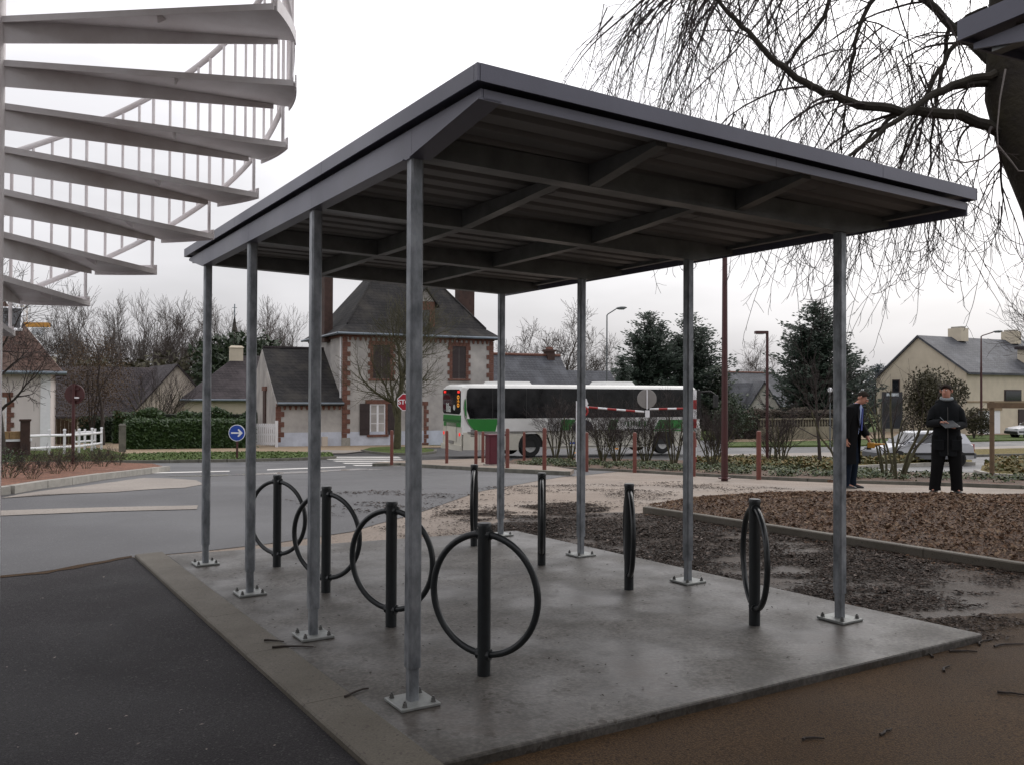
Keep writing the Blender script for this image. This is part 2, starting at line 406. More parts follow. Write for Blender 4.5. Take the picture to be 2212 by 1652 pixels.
def mound():
    vs = []; idx = {}; fs = []; st = .22
    nx = int((15-5.8)/st)+1; ny = int((6.0+8)/st)+1
    for i in range(nx+1):
        for j in range(ny+1):
            x = 5.8+i*st; y = -8+j*st
            if inside((x, y), MOUND): idx[i, j] = len(vs); vs.append((x, y, mound_z(x, y)))
    for i in range(nx):
        for j in range(ny):
            k = [(i, j), (i+1, j), (i+1, j+1), (i, j+1)]
            if all(q in idx for q in k): fs.append(tuple(idx[q] for q in k))
            elif sum(q in idx for q in k) == 3: fs.append(tuple(idx[q] for q in k if q in idx))
    o = MB().add(vs, fs).build('mulch_mound', m_mulch_soil, smooth=True); o['kind'] = 'structure'
mound()
eb = bpy.data.objects.new('bed_edging', None); COL.objects.link(eb); eb['kind'] = 'structure'
yy = -9.
while yy < 4.9:
    r = [[Vector((x, y, gz(x, y)-.055+dz)) for x, dz in ((5.70, -.1), (5.70, .085), (5.71, .095), (5.785, .095), (5.785, -.1))] for y in (yy+.004, min(yy+1, 4.95)-.004)]
    MB().loft(r).build('edging_board', m_kerbm, eb); yy += 1
# chips on the mound, leaves on the ground
m_chip = [mat('chip_a', (.14, .078, .043), .85, .35, 30), mat('chip_b', (.22, .15, .095), .85, .3, 30), mat('chip_c', (.075, .045, .03), .85, .3, 30)]
m_leaf = [mat('leaf_wet_a', (.026, .017, .012), .8, .3, 30), mat('leaf_wet_b', (.046, .028, .018), .8, .3, 30), mat('leaf_wet_c', (.070, .040, .026), .7, .3, 30)]
def flake(b, p, size, ar=.5, tilt=.5, curl=.25):
    R = Euler((random.uniform(-tilt, tilt), random.uniform(-tilt, tilt), random.uniform(0, 6.28))).to_matrix()
    a = size*random.uniform(.7, 1.3); c = a*ar; k = a*curl
    vs = [R@Vector(q)+Vector(p) for q in ((-a, 0, 0), (0, -c, k), (a, 0, 0), (0, c, k))]
    b.add(vs, [(0, 1, 2), (0, 2, 3)])
def chips():
    rnd = random.Random(3); b = MB(); n = 0
    while n < 60000:
        x = rnd.uniform(5.8, 14); y = rnd.uniform(-2.0, 6.0)
        if not inside((x, y), MOUND): continue
        if x > 9.5 and rnd.random() < .35: continue
        b.m = 0 if rnd.random() < .5 else (1 if rnd.random() < .5 else 2)
        flake(b, (x, y, mound_z(x, y)+rnd.uniform(.004, .022)), rnd.uniform(.008, .024)*(1.9 if rnd.random() < .08 else 1), rnd.uniform(.3, .8), .7); n += 1
    for i in range(2600):
        y = rnd.uniform(-3, 4.9); x = 5.70-abs(rnd.gauss(0, .16)); b.m = rnd.choice((0, 2, 2)); flake(b, (x, y, gz(x, y)-.042), rnd.uniform(.008, .022), .5, .3)
    tag(b.build('bark_chips', m_chip, fix=False), 'brown bark chips covering the raised mulch mound', 'mulch', kind='stuff')
chips()
def litter():
    rnd = random.Random(5); b = MB(); n = 0
    while n < 66000:
        x = rnd.uniform(3.3, 5.75); y = rnd.uniform(-3.5, 6.5)
        if rnd.random() < .22: x, y = rnd.uniform(2.2, 10.5), rnd.uniform(4.3, 9.5)
        if rnd.random() < .02: x, y = rnd.uniform(-.3, 5.6), rnd.uniform(-4, -.9)
        if inside((x, y), SLAB) or inside((x, y), MOUND): continue
        l_, s_q = sl(x, y)[1], sl(x, y)[0]; d = .8*mnoise.noise((x*.9, y*.9, 3.))+.75*mnoise.noise((l_*2.2, s_q*5.5, 1.))
        s, l = sl(x, y)
        if y > 4.9: th = .15+(y-5)*.05
        elif y > .6: th = -.12+max(0, (x-5.0))*.25
        elif y > -.9: th = .02+(.6-y)*.25
        else: th = .55+(-.9-y)*.15
        if y < -.5 and x < 3.4: th = .95
        if d < th+rnd.uniform(-.35, .12): continue
        if s > 10 and rnd.random() < .3: pass
        b.m = rnd.choice((0, 0, 1, 1, 2))
        flake(b, (x, y, gz(x, y)-.049+rnd.uniform(.004, .016)), rnd.uniform(.007, .020)*(2.0 if rnd.random() < .06 else 1), .5, .22); n += 1
    tag(b.build('leaf_litter', m_leaf, fix=False), 'wet dark leaf litter strewn between slab and bed edging', 'leaf litter', kind='stuff')
litter()
def specks():
    rnd = random.Random(9); b = MB()
    for i in range(230):
        x = rnd.uniform(-4.5, -.5); y = rnd.uniform(-3.5, 4.6); b.m = rnd.choice((0, 0, 1))
        flake(b, (x, y, gz(x, y)-.024), rnd.uniform(.004, .014)*(1.6 if rnd.random() < .06 else 1), .5, .2, .1)
    for i in range(420):
        x = rnd.uniform(-.15, 3.4); y = rnd.uniform(-.6, 4.4); b.m = 2
        flake(b, (x, y, gz(x, y)+.006), rnd.uniform(.004, .016), .4, .2, .15)
    tag(b.build('leaf_specks', [mat('pale_leaf', (.30, .25, .21), .6, .2, 30), mat('dull_leaf', (.16, .13, .11), .6, .2, 30), m_leaf[0]], fix=False), 'small pale and dark leaf scraps on asphalt and slab', 'leaf litter', kind='stuff')
specks()
# twigs lying on slab and sand
def twig(px, py, ln, ang, label, off=.0):
    p = G(px, py, off); pts = []; rr = []
    for k in range(5):
        t = (k/4-.5)*ln; pts.append((t*math.cos(ang)+random.uniform(-.006, .006), t*math.sin(ang)+random.uniform(-.008, .008)+.10*ln*math.sin(k*.8), .008)); rr.append(.007*(1-.12*k))
    o = MB().tube(pts, rr, 6).build('twig', mat('twig_bark', (.03, .022, .018), .8, .3, 40), loc=(p.x, p.y, p.z))
    tag(o, label, 'twig')
twig(592, 1386, .13, -.75, 'short dark twig lying on the slab edging strip', .003)
twig(633, 1399, .24, -.55, 'long dark twig on slab beside the galvanised foot plate', .0)
twig(772, 1497, .16, .35, 'curved thin twig on stained corner of the slab', .0)
for k, (px, py, ln, a) in enumerate([(2080, 1408, .16, -.6), (2045, 1445, .12, .3), (2010, 1415, .1, 1.), (2190, 1500, .14, -.9), (1915, 1583, .11, .2), (1755, 1598, .1, -.4), (2130, 1388, .2, .1), (2180, 1395, .22, -.3)]):
    p = twig(px, py, ln, a, 'thin dark twig lying on the brown sand', -.049)
for o in bpy.data.objects:
    if o.name.startswith('twig') and 'brown sand' in o.get('label', ''): o['group'] = 'twigs fallen on the sand'
sheet('sandy_debris_strip', PX((-200, 1250), (0, 1240), (100, 1231), (190, 1214), (285, 1196.5), (285, 1193), (190, 1209), (100, 1226), (0, 1235.5), (-200, 1245)), -.026, m_damp, seg=.12, wob=.025)
# --- road markings, strips and islands
sheet('fence_lawn', PX((-100, 992), (100, 985), (262, 982), (255, 975), (215, 966), (100, 968), (-100, 975)), .0, m_grass)
sheet('pale_chippings', PX((60, 1062), (250, 1056), (400, 1047), (440, 1040), (425, 1032), (370, 1028), (310, 1027), (160, 1046), (0, 1069)), -.040, m_pave, seg=.3, wob=.02)
sheet('pale_paved_band', PX((-250, 1119), (0, 1106), (230, 1097), (425, 1092), (428, 1084), (230, 1088), (0, 1095), (-250, 1105)), -.040, m_pave, seg=.3, wob=.012)
sheet('road_line', PX((313, 1018.2), (496, 1014.2), (496, 1012.4), (313, 1016)), -.040, m_paint)
sheet('road_line', PX((577, 1011.6), (746, 1005.4), (746, 1003.6), (577, 1009.4)), -.040, m_paint)
m_gut = mat('wet_gutter_concrete', (.42, .40, .38), .12, .15, 3, pos=True)
sheet('gutter_strip', PX((352, 1024), (440, 1024), (540, 1021), (666, 1016.5), (740, 1012), (835, 1010), (780, 1007.5), (666, 1012.5), (540, 1018), (440, 1021)), -.042, m_gut, seg=.3, wob=.03)
for k, (x0, x1, y) in enumerate([(700, 868, 984.2), (708, 872, 988.3), (726, 878, 992.6), (746, 884, 997), (768, 890, 1001.4)]):
    sheet('crossing_stripe', PX((x0, y+1.1), (x1, y+1.5), (x1-8, y-.9), (x0-8, y-.9)), -.040, m_paint)
# central island and bed
isl = PX((804, 1003), (880, 1001.5), (920, 1006), (990, 1009), (1060, 1013.5), (1140, 1017), (1232, 1021.5))
isl_back = PX((1240, 1016.5), (1190, 1009.5), (1120, 1005), (1075, 1002.5), (1060, 990), (960, 994), (860, 997), (820, 1000))
sheet('bollard_island', isl+isl_back, .045, m_sand, thick=.2)
kerb('island_kerb', isl, .16, .10, m_stone_dark, off=-.045, stone=1.2, side=-1)
bed_front = PX((1075, 1004), (1200, 1008), (1350, 1014), (1500, 1022), (1640, 1029), (1800, 1036), (1950, 1040), (2080, 1044), (2212, 1049), (2500, 1060))
bed_back = PX((2500, 1040), (2212, 1031), (2060, 1024), (1950, 1018), (1840, 1012), (1820, 992), (1640, 992), (1500, 994), (1300, 989), (1160, 987), (1110, 991))
sheet('planting_bed', bed_front+bed_back, .004, m_bed, thick=.15)
kerb('planting_bed_edging', bed_front, .07, .065, m_stone_dark, off=-.05, stone=1.0, side=-1)
# left bed
lb = PX((-330, 1090), (-150, 1078), (0, 1060), (110, 1044), (220, 1028), (310, 1018), (352, 1012))
lbb = PX((330, 1006), (200, 1001), (60, 1002), (-100, 1006), (-300, 1012))
sheet('red_mulch_bed', lb+lbb, .075, m_red_mulch, thick=.2, seg=.5, wob=.02)
kerb('red_bed_kerb', [(p[0], p[1]) for p in lb], .18, .13, m_stone, off=-.05, stone=1.0, side=-1)
# far grass verge, pavements
vf = PX((-400, 1010), (-200, 1005), (0, 1000), (250, 997), (512, 994), (640, 991), (722, 987.5))
vb = PX((715, 980), (560, 977.5), (400, 979), (250, 983), (100, 986), (-100, 989), (-400, 993))
sheet('grass_verge', vf+vb, .06, m_grass, thick=.2, seg=.6, wob=.03)
kerb('verge_kerb', [(p[0], p[1]) for p in vf], .15, .11, m_stone_dark, off=-.05, stone=1.0, side=-1)
sheet('sandy_pavement', PX((-400, 992), (-100, 988), (100, 985), (250, 982), (400, 978), (560, 976.6), (740, 976), (860, 966), (960, 964.2), (1000, 962), (740, 955), (500, 955), (-400, 955)), -.02, m_tanpave)
sheet('dropped_pavement', PX((620, 978), (745, 978), (800, 972), (700, 971)), .0, m_pave)
ti = PX((785, 972), (800, 975.5), (850, 980), (900, 980), (935, 976), (938, 971.5), (905, 967), (840, 965.5), (800, 967.5))
sheet('tree_island', ti, .05, m_grass, thick=.2, seg=.4, wob=.02)
kerb('tree_island_kerb', [(p[0], p[1]) for p in ti[:6]], .14, .10, m_stone_dark, off=-.05, stone=1.0, side=-1)
# right hand verges
vr = PX((1845, 1010), (1900, 1007), (1990, 1003), (2100, 1001))
sheet('dry_grass_island', vr+PX((2100, 996), (1990, 990), (1900, 985), (1830, 988), (1830, 1000)), .07, m_ochre, thick=.2, seg=.5, wob=.03)
kerb('dry_grass_kerb', [(p[0], p[1]) for p in vr], .14, .13, m_stone, off=-.05, stone=1.0, side=-1)
si = PX((2118, 1024), (2140, 1031), (2212, 1036), (2330, 1042))
sheet('stake_island', si+PX((2330, 1000), (2212, 998), (2150, 1000), (2122, 1012)), .10, m_ochre, thick=.25, seg=.5, wob=.03)
kerb('stake_island_kerb', [(p[0], p[1]) for p in si], .15, .16, m_stone, off=-.05, stone=1.0, side=-1)
fv = PX((1560, 981), (1700, 982), (1830, 984), (1960, 983), (2100, 980), (2212, 978), (2500, 974))
sheet('dry_grass_verge', PX((2080, 984), (2212, 981), (2500, 977), (2500, 966), (2212, 969), (2080, 972)), .06, m_ochre, thick=.2)
kerb('dry_verge_kerb', PX((2080, 984), (2212, 981), (2500, 977)), .15, .11, m_stone_dark, off=-.05, stone=1.5, side=-1)
sheet('pale_roadside_path', PX((1570, 985), (1650, 990), (1830, 984), (1960, 975), (2212, 967), (2500, 960), (2500, 955), (2212, 960), (1960, 967), (1830, 974), (1650, 977), (1570, 978)), -.036, m_pave)
sheet('green_verge', PX((1560, 964), (1700, 963), (1850, 962), (2010, 952.5), (2100, 952), (2212, 950), (2500, 946), (2500, 937), (2212, 939), (2100, 941), (1850, 951), (1700, 954), (1560, 956)), .05, m_grass, thick=.15)
sheet('pale_pavement', PX((1560, 953), (1700, 952), (1850, 948), (2060, 939), (2500, 934), (2500, 925), (2000, 930), (1560, 938)), .0, m_tanpave)
# land beyond the street
sheet('gardens', [xy(52, -90), xy(47, -17), xy(49, -9), xy(56, 0), xy(62, 20), xy(80, 40), xy(80, 110), xy(180, 200), xy(200, -200), xy(60, -200)], -.045, m_grass)
# ------------------------------------------------------------------ bike shelter
m_galv = mat('galvanised_steel', (.125, .137, .15), .46, .0, 14, .05, 90, metal=.45, rvar=.12, stretch=(1, 1, .5), detail=9, col2=(.34, .36, .385))
m_galv2 = mat('galvanised_beam', (.15, .155, .152), .5, .25, 5, .05, 60, metal=.45, rvar=.1)
m_plate = mat('galvanised_plate', (.27, .28, .27), .5, .2, 12, .05, 90, metal=.4)
m_fascia = mat('anthracite_fascia', (.104, .105, .142), .42, .14, 2.2, .03, 120, spec=.5, rvar=.06)
m_deck = mat('roof_deck_underside', (.165, .161, .157), .6, .12, 2.5)
m_bolt = mat('bolt_steel', (.16, .16, .155), .45, .2, 40, metal=.6)
PY = [0., 1.4149, 2.831, 4.2622]; SW = 3.0178; DR = -.1332
ZL = 2.64; ZR = 2.555            # underside of beams at the post lines
def zt(x): return 2.85-.0152*(x+.08)   # roof top
X0, X1, Y0, Y1 = -.08, 3.56, -.745, 4.885
def shelter():
    root = empty('bike_shelter', (0, 0, 0), 0, 'galvanised steel bicycle shelter with anthracite flat roof over the hoops', 'bike shelter', 'flat-roofed bicycle shelters')
    for side, px_, zz in ((0, 0., ZL), (1, SW, ZR)):
        for y in PY:
            yy = y+DR*side; zb = plane(px_, yy)
            h = zz-(zb+.17)
            p = MB(); a = .033; c = .010
            pr = [(-a, -a+c), (-a+c, -a), (a-c, -a), (a, -a+c), (a, a-c), (a-c, a), (-a+c, a), (-a, a-c)]
            p.prism(pr, (px_, yy, zb+.175), (1, 0, 0), (0, 1, 0), (0, 0, zz+.02-zb-.175))
            po = p.build('post', m_galv, root)
            f = MB(); a2 = .026; pr2 = [(u*a2/a, v*a2/a) for u, v in pr]
            f.prism(pr2, (px_, yy, zb+.016), (1, 0, 0), (0, 1, 0), (0, 0, .17)); f.build('foot_tube', m_galv, po)
            bevel(MB().box((px_, yy, zb+.010), (.205, .205, .016)).build('base_plate', m_plate, po), .003, 1)
            for sx in (-1, 1):
                for sy in (-1, 1):
                    bb = MB(); x_, y_ = px_+sx*.075, yy+sy*.075
                    bb.lathe([(.014, .018), (.014, .024), (.011, .024), (.011, .038), (.006, .038), (.006, .046)], (x_, y_, zb), 6); bb.build('bolt', m_bolt, po)
    # main beams along x, tapering beyond the right posts
    for i, y in enumerate(PY):
        q = MB(); ya, yb = y, y+DR; wd = .05
        def top(x): return zt(x)-.105
        rings = []
        for x, zb_ in ((-.035, ZL), (SW+.06, ZR), (3.44, zt(3.44)-.165)):
            yc = ya+(yb-ya)*x/SW
            rings.append([Vector((x, yc-wd, zb_)), Vector((x, yc+wd, zb_)), Vector((x, yc+wd, top(x))), Vector((x, yc-wd, top(x)))])
        q.loft(rings); q.build('beam', m_galv2, root)
    # purlins between the beams along y
    for x in (1.02, 2.08):
        yk = [Y0+.06]+[y+DR*x/SW for y in PY]+[Y1-.06]
        for a, b_ in zip(yk, yk[1:]):
            if b_-a < .2: continue
            ha = .025 if a < 0 else .115; hb = .025 if b_ > 4.5 else .115
            rg = []
            for yv, hv in ((a+.052, ha), (b_-.052, hb)):
                rg.append([Vector((x+dx, yv, zt(x)-.105-dz)) for dx, dz in ((-.035, hv), (.035, hv), (.035, 0), (-.035, 0))])
            MB().loft(rg).build('purlin', m_galv2, root)
    for x in (.0, 3.4):   # edge channels behind the fascias
        MB().box((x, (Y0+Y1)/2, zt(x)-.118), (.05, Y1-Y0-.2, .03)).build('edge_channel', m_galv2, root)
    # corrugated deck, ribs run along x
    vs = []; fs = []; n = 0; y = Y0+.055; prof = []
    pitch = .2
    while y < Y1-.06:
        prof += [(y, 0), (y+.115, 0), (y+.135, .035), (y+.18, .035)]; y += pitch
    prof = [(a, b_) for a, b_ in prof if a < Y1-.06]
    xs = (-.026, 1.2, 2.4, X1-.065)
    for k in range(3):
        q = MB(); rr = []
        for x in (xs[k]+(.001 if k else 0), xs[k+1]): rr.append([Vector((x, a, zt(x)-.10+b_-.002*k)) for a, b_ in prof])
        nn = len(prof); q.add(rr[0]+rr[1], [(i, i+1, nn+i+1, nn+i) for i in range(nn-1)])
        q.build('deck_panel', m_deck, root)
    # roof skin above
    MB().add([(X0+.01, Y0+.01, zt(X0)-.012), (X1-.01, Y0+.01, zt(X1)-.012), (X1-.01, Y1-.01, zt(X1)-.012), (X0+.01, Y1-.01, zt(X0)-.012),
              (X0+.01, Y0+.01, zt(X0)-.05), (X1-.01, Y0+.01, zt(X1)-.05), (X1-.01, Y1-.01, zt(X1)-.05), (X0+.01, Y1-.01, zt(X0)-.05)],
             [(0, 1, 2, 3), (7, 6, 5, 4), (0, 4, 5, 1), (1, 5, 6, 2), (2, 6, 7, 3), (3, 7, 4, 0)]).build('roof_skin', m_fascia, root)
    # upper flashing, split at joints
    th = .012; hs_ = .068
    def strip(x0, y0, x1, y1, name, zlo, zhi, m=m_fascia, inset=0.):
        """vertical sheet from (x0,y0) to (x1,y1); zlo/zhi functions of (x,y)"""
        d = Vector((x1-x0, y1-y0, 0)).normalized(); nrm = Vector((d.y, -d.x, 0))*th
        rg = []
        for x, y in ((x0, y0), (x1, y1)):
            rg.append([Vector((x, y, zlo(x, y))), Vector((x, y, zhi(x, y))), Vector((x-nrm.x, y-nrm.y, zhi(x, y))), Vector((x-nrm.x, y-nrm.y, zlo(x, y)))])
        return MB().loft(rg).build(name, m, root)
    up = lambda x, y: zt(x)+.006
    lo = lambda x, y: zt(x)-hs_
    ys = [Y0, Y0+.03, 1.1, 3.05, Y1]
    for a, b_ in zip(ys, ys[1:]): strip(X0, b_-.0015, X0, a+.0015, 'flashing', lo, up)
    for a, b_ in zip((X0+.013, 2.6), (2.6, X1-.001)): strip(a+.0015, Y0, b_-.0015, Y0, 'flashing', lo, up)
    strip(X1, Y0, X1, Y1, 'flashing', lo, up); strip(X1-.013, Y1, X0+.013, Y1, 'flashing', lo, up)
    # flat cap lip on top of the flashing
    # lower fascia panels, recessed; left one deep between the end posts
    xl = -.042; yb = Y0+.038; ye = Y1-.038; xr = X1-.045
    zl0 = lambda x, y: 2.722 if y <= yb+.01 else (2.745 if y >= ye-.01 else ZL-.012)
    zl1 = lambda x, y: zt(x)-hs_-.016
    for a, b_ in ((yb, -.045), (-.045, 1.375), (1.375, 2.79), (2.79, 4.30), (4.30, ye)):
        strip(xl, b_-.001, xl, a+.001, 'fascia_panel', zl0, zl1)
    zf0 = lambda x, y: zt(x)-.130
    for a, b_ in ((xl+.013, 1.75), (1.75, xr)): strip(a+.001, yb, b_-.001, yb, 'fascia_panel', zf0, zl1)
    strip(xr, yb, xr, ye, 'fascia_panel', lambda x, y: zt(x)-.165, zl1)
    strip(xr-.013, ye, xl+.013, ye, 'fascia_panel', lambda x, y: zt(x)-.105, zl1)
    # thin soffit return under left fascia front
    rg = [[Vector((xl-.012, yb, 2.720)), Vector((xl+.10, yb, 2.720)), Vector((xl+.10, yb, 2.728)), Vector((xl-.012, yb, 2.728))],
          [Vector((xl-.012, -.04, ZL-.014)), Vector((xl+.10, -.04, ZL-.014)), Vector((xl+.10, -.04, ZL-.006)), Vector((xl-.012, -.04, ZL-.006))]]
    MB().loft(rg).build('soffit_return', m_fascia, root)
    MB().box((xl+.03, 2.13, ZL-.010), (.083, 4.2, .006)).build('soffit_return', m_fascia, root)
    # rainwater downpipe stub fixed to a far post
    return root
sh = shelter()
sh2 = copy_tree(sh); sh2.rotation_euler = (0, 0, math.radians(-8)); 
sh2['label'] = 'anthracite roof corner of a second bicycle shelter overhead in front of the tree trunk'
_c = Matrix.Rotation(math.radians(-8), 2)@Vector((X0, Y1)); sh2.location = (1.235-_c.x, -2.0-_c.y, 0.02)
# slab of the second shelter
_p = [Matrix.Rotation(math.radians(-8), 2)@Vector(q)+Vector((sh2.location.x, sh2.location.y)) for q in ((-.3, -.8), (3.5, -.8), (3.5, 4.6), (-.3, 4.6))]
sheet('second_slab', [tuple(q) for q in _p], -.012, m_slab, thick=.1)

# ------------------------------------------------------------------ bicycle hoops
m_hoop = mat('black_powder_coat', (.016, .019, .021), .32, .2, 20, .03, 150, spec=.5)
def hoop(x, y, az, label, group):
    z = plane(x, y); r = empty('bicycle_hoop', (x, y, z), 0, label, 'bike rack', group)
    p = MB().lathe([(.036, -.03), (.036, .785), (.039, .786), (.039, .800), (.035, .808), (.0, .810)], n=18).build('post', m_hoop, r, smooth=True)
    MB().ring((0, 0, .43), .318, .0185, (math.sin(az), math.cos(az), 0), (0, 0, 1), 56, 10).build('ring', m_hoop, r, smooth=True)
    for zz in (.748, .112):
        MB().lathe([(.030, -.040), (.030, .040)], (0, 0, 0), 10, 'x').build('weld_collar', m_hoop, r, loc=(0, 0, zz), rot=(0, 0, math.pi/2-az))
names_ = ['first', 'second', 'third', 'fourth']
for i, y in enumerate((.18, 1.37, 2.57, 3.80)):
    hoop(.505, y, math.radians(-30), 'black bicycle hoop, %s from the open front of the shelter, row beside the asphalt' % names_[i], 'bicycle hoops beside the asphalt')
for i, y in enumerate((.09, 1.34, 2.53, 3.73)):
    hoop(2.465, y, math.radians(34), 'black bicycle hoop, %s from the open front of the shelter, row beside the leaf litter' % names_[i], 'bicycle hoops beside the leaf litter')

# ------------------------------------------------------------------ spiral staircase
m_white = mat('white_stair_paint', (.64, .59, .585), .5, .0, 3.5, .05, 120, col2=(.84, .82, .83), detail=9)
def stairs():
    px_, py_ = xy(3.6, -2.163)
    z0 = gz(px_, py_)-.03
    root = empty('spiral_staircase', (px_, py_, z0), 0, 'white painted steel spiral staircase with open radial treads and railing', 'staircase')
    R = 1.222; step = math.radians(17.4); rise = .1755
    def d(a, r):  # angle measured from the l axis toward s
        return Vector((r*(math.cos(a)*Rv[0]+math.sin(a)*Fv[0]), r*(math.cos(a)*Rv[1]+math.sin(a)*Fv[1]), 0))
    def Z(k): return 1.99+rise*(7-k)-z0     # top of tread k (k=7 lowest of the described ones)
    A = lambda k: math.radians(98)-step*(7-k)   # uphill edge angle of tread k
    k_lo = 18; k_hi = -3
    MB().tube([(0, 0, -.02), (0, 0, Z(k_hi)+1.1)], .052, 20).build('centre_pole', m_white, root, smooth=True)
    for k in range(k_hi, k_lo+1):
        a0 = A(k); a1 = a0+math.radians(16.2); z = Z(k)
        q = MB(); seg = 6; ri = .05
        # plate
        top = [d(a0+(a1-a0)*i/seg, R)+Vector((0, 0, z)) for i in range(seg+1)]+[d(a1, ri)+Vector((0, 0, z)), d(a0, ri)+Vector((0, 0, z))]
        bot = [p-Vector((0, 0, .006)) for p in top]; n = len(top)
        q.add(top+bot, [tuple(range(n)), tuple(range(2*n-1, n-1, -1))]+[(i, n+i, n+(i+1) % n, (i+1) % n) for i in range(n)])
        tr = q.build('tread', m_white, root)
        # uphill lip
        t = (d(a0+math.pi/2, 1)).normalized()
        def vplate(a, r0, r1, zt0, zt1, zb0, zb1, name, off=0.):
            tt = d(a+math.pi/2, 1).normalized()*.003; o_ = d(a+math.pi/2, 1).normalized()*off
            rg = []
            for r, zt_, zb_ in ((r0, zt0, zb0), (r1, zt1, zb1)):
                p = d(a, r)+o_
                rg.append([p-tt+Vector((0, 0, zb_)), p+tt+Vector((0, 0, zb_)), p+tt+Vector((0, 0, zt_)), p-tt+Vector((0, 0, zt_))])
            MB().loft(rg).build(name, m_white, tr)
        vplate(a0, .05, R-.006, z+.004, z+.004, z-.022, z-.022, 'tread_lip', -.004)
        vplate(a1, .05, R-.07, z-.006, z-.006, z-.104, z-.028, 'stringer_plate', -.006)
        # outer kick plate
        q = MB(); rg = []
        for i in range(seg+1):
            a = a0+(a1-a0)*i/seg; p0 = d(a, R+.001); p1 = d(a, R+.007)
            rg.append([p0+Vector((0, 0, z-.024)), p1+Vector((0, 0, z-.024)), p1+Vector((0, 0, z+.03)), p0+Vector((0, 0, z+.03))])
        q.loft(rg); q.build('end_plate', m_white, tr)
        am = a0+math.radians(1.); p = d(am, .72)
        tt = d(am, 1).normalized()*.004; nn = d(am+math.pi/2, 1).normalized()
        g = MB(); pts = [p+Vector((0, 0, z-.007)), p+nn*.06+Vector((0, 0, z-.007)), p+nn*.004+Vector((0, 0, z-.045))]
        g.add([x-tt for x in pts]+[x+tt for x in pts], [(0, 1, 2), (5, 4, 3), (0, 3, 4, 1), (1, 4, 5, 2), (2, 5, 3, 0)]); g.build('gusset', m_white, tr)
        # newel post at the outer uphill corner
        pp = d(a0+math.radians(.8), R-.014)
        MB().tube([pp+Vector((0, 0, z+.004)), pp+Vector((0, 0, z+.975))], .0085, 8).build('tread_baluster', m_white, tr)
    def hel(kf, dz): return d(A(0)+step*kf, R-.014)+Vector((0, 0, Z(0)-rise*kf+dz))
    kk = [k_hi+i*.1 for i in range(int((k_lo-k_hi)/.1)+1)]
    MB().tube([hel(k, .975) for k in kk], .0155, 10).build('handrail', m_white, root, smooth=True)
    MB().tube([hel(k, .20) for k in kk], .0135, 10).build('lower_rail', m_white, root, smooth=True)
    bal = MB().tube([(0, 0, .20), (0, 0, .975)], .0072, 8).mesh('baluster', m_white, True)
    for k in range(k_hi, k_lo):
        for t in (.27, .52, .77): put('baluster', bal, root, loc=hel(k+t, 0))
stairs()
# ------------------------------------------------------------------ buildings
def slate_mat(name, c1, c2, moss=None, row=.22, rough=.45):
    m = bpy.data.materials.new(name); m.use_nodes = True; t = m.node_tree; p = t.nodes['Principled BSDF']; L = t.links.new
    tc = t.nodes.new('ShaderNodeTexCoord'); sx_ = t.nodes.new('ShaderNodeSeparateXYZ'); L(tc.outputs['Object'], sx_.inputs[0])
    a = t.nodes.new('ShaderNodeMath'); a.operation = 'ADD'; L(sx_.outputs[0], a.inputs[0]); L(sx_.outputs[1], a.inputs[1])
    cb = t.nodes.new('ShaderNodeCombineXYZ'); L(a.outputs[0], cb.inputs[0]); L(sx_.outputs[2], cb.inputs[1])
    br = t.nodes.new('ShaderNodeTexBrick'); br.inputs['Scale'].default_value = 1.0; br.inputs['Brick Width'].default_value = .26; br.inputs['Row Height'].default_value = row*.8
    br.inputs['Mortar Size'].default_value = .012; br.inputs['Bias'].default_value = 0
    br.inputs['Color1'].default_value = (*c1, 1); br.inputs['Color2'].default_value = (*c2, 1); br.inputs['Mortar'].default_value = (*[x*.45 for x in c1], 1)
    L(cb.outputs[0], br.inputs['Vector'])
    n = t.nodes.new('ShaderNodeTexNoise'); n.inputs['Scale'].default_value = .9; n.inputs['Detail'].default_value = 6; L(tc.outputs['Object'], n.inputs['Vector'])
    r = t.nodes.new('ShaderNodeValToRGB'); r.color_ramp.elements[0].position = .48; r.color_ramp.elements[1].position = .72
    mo = moss or [x*1.5 for x in c2]
    r.color_ramp.elements[0].color = (0, 0, 0, 1); r.color_ramp.elements[1].color = (.7, .7, .7, 1); L(n.outputs[0], r.inputs[0])
    mx = t.nodes.new('ShaderNodeMix'); mx.data_type = 'RGBA'; L(r.outputs[0], mx.inputs[0]); L(br.outputs[0], mx.inputs[6]); mx.inputs[7].default_value = (*mo, 1)
    L(mx.outputs[2], p.inputs['Base Color']); p.inputs['Roughness'].default_value = min(.95, rough+.25); p.inputs['Specular IOR Level'].default_value = .25
    bp = t.nodes.new('ShaderNodeBump'); bp.inputs['Strength'].default_value = .5; bp.inputs['Distance'].default_value = .02; L(br.outputs['Fac'], bp.inputs['Height']); bp.invert = True; L(bp.outputs[0], p.inputs['Normal'])
    return m
m_slate_old = slate_mat('old_slate', (.021, .020, .021), (.034, .032, .032), (.070, .063, .054), rough=.6)
m_slate_new = slate_mat('blue_slate', (.060, .063, .074), (.082, .086, .098), rough=.4)
m_slate_pur = slate_mat('purple_slate', (.036, .030, .033), (.058, .048, .051), rough=.5)
m_tile_brn = slate_mat('brown_tile', (.085, .05, .042), (.13, .085, .07), (.16, .12, .10), rough=.7)
m_brick = mat('red_brick', (.145, .066, .048), .85, .3, 6, .3, 60)
m_brick_d = mat('dark_brick', (.055, .030, .024), .85, .3, 3, .3, 60)
m_render_g = mat('weathered_render', (.27, .255, .245), .9, .0, .7, .15, 40, col2=(.50, .475, .445), detail=10)
m_plinth = mat('blue_white_plinth', (.50, .53, .60), .85, .15, 1.5)
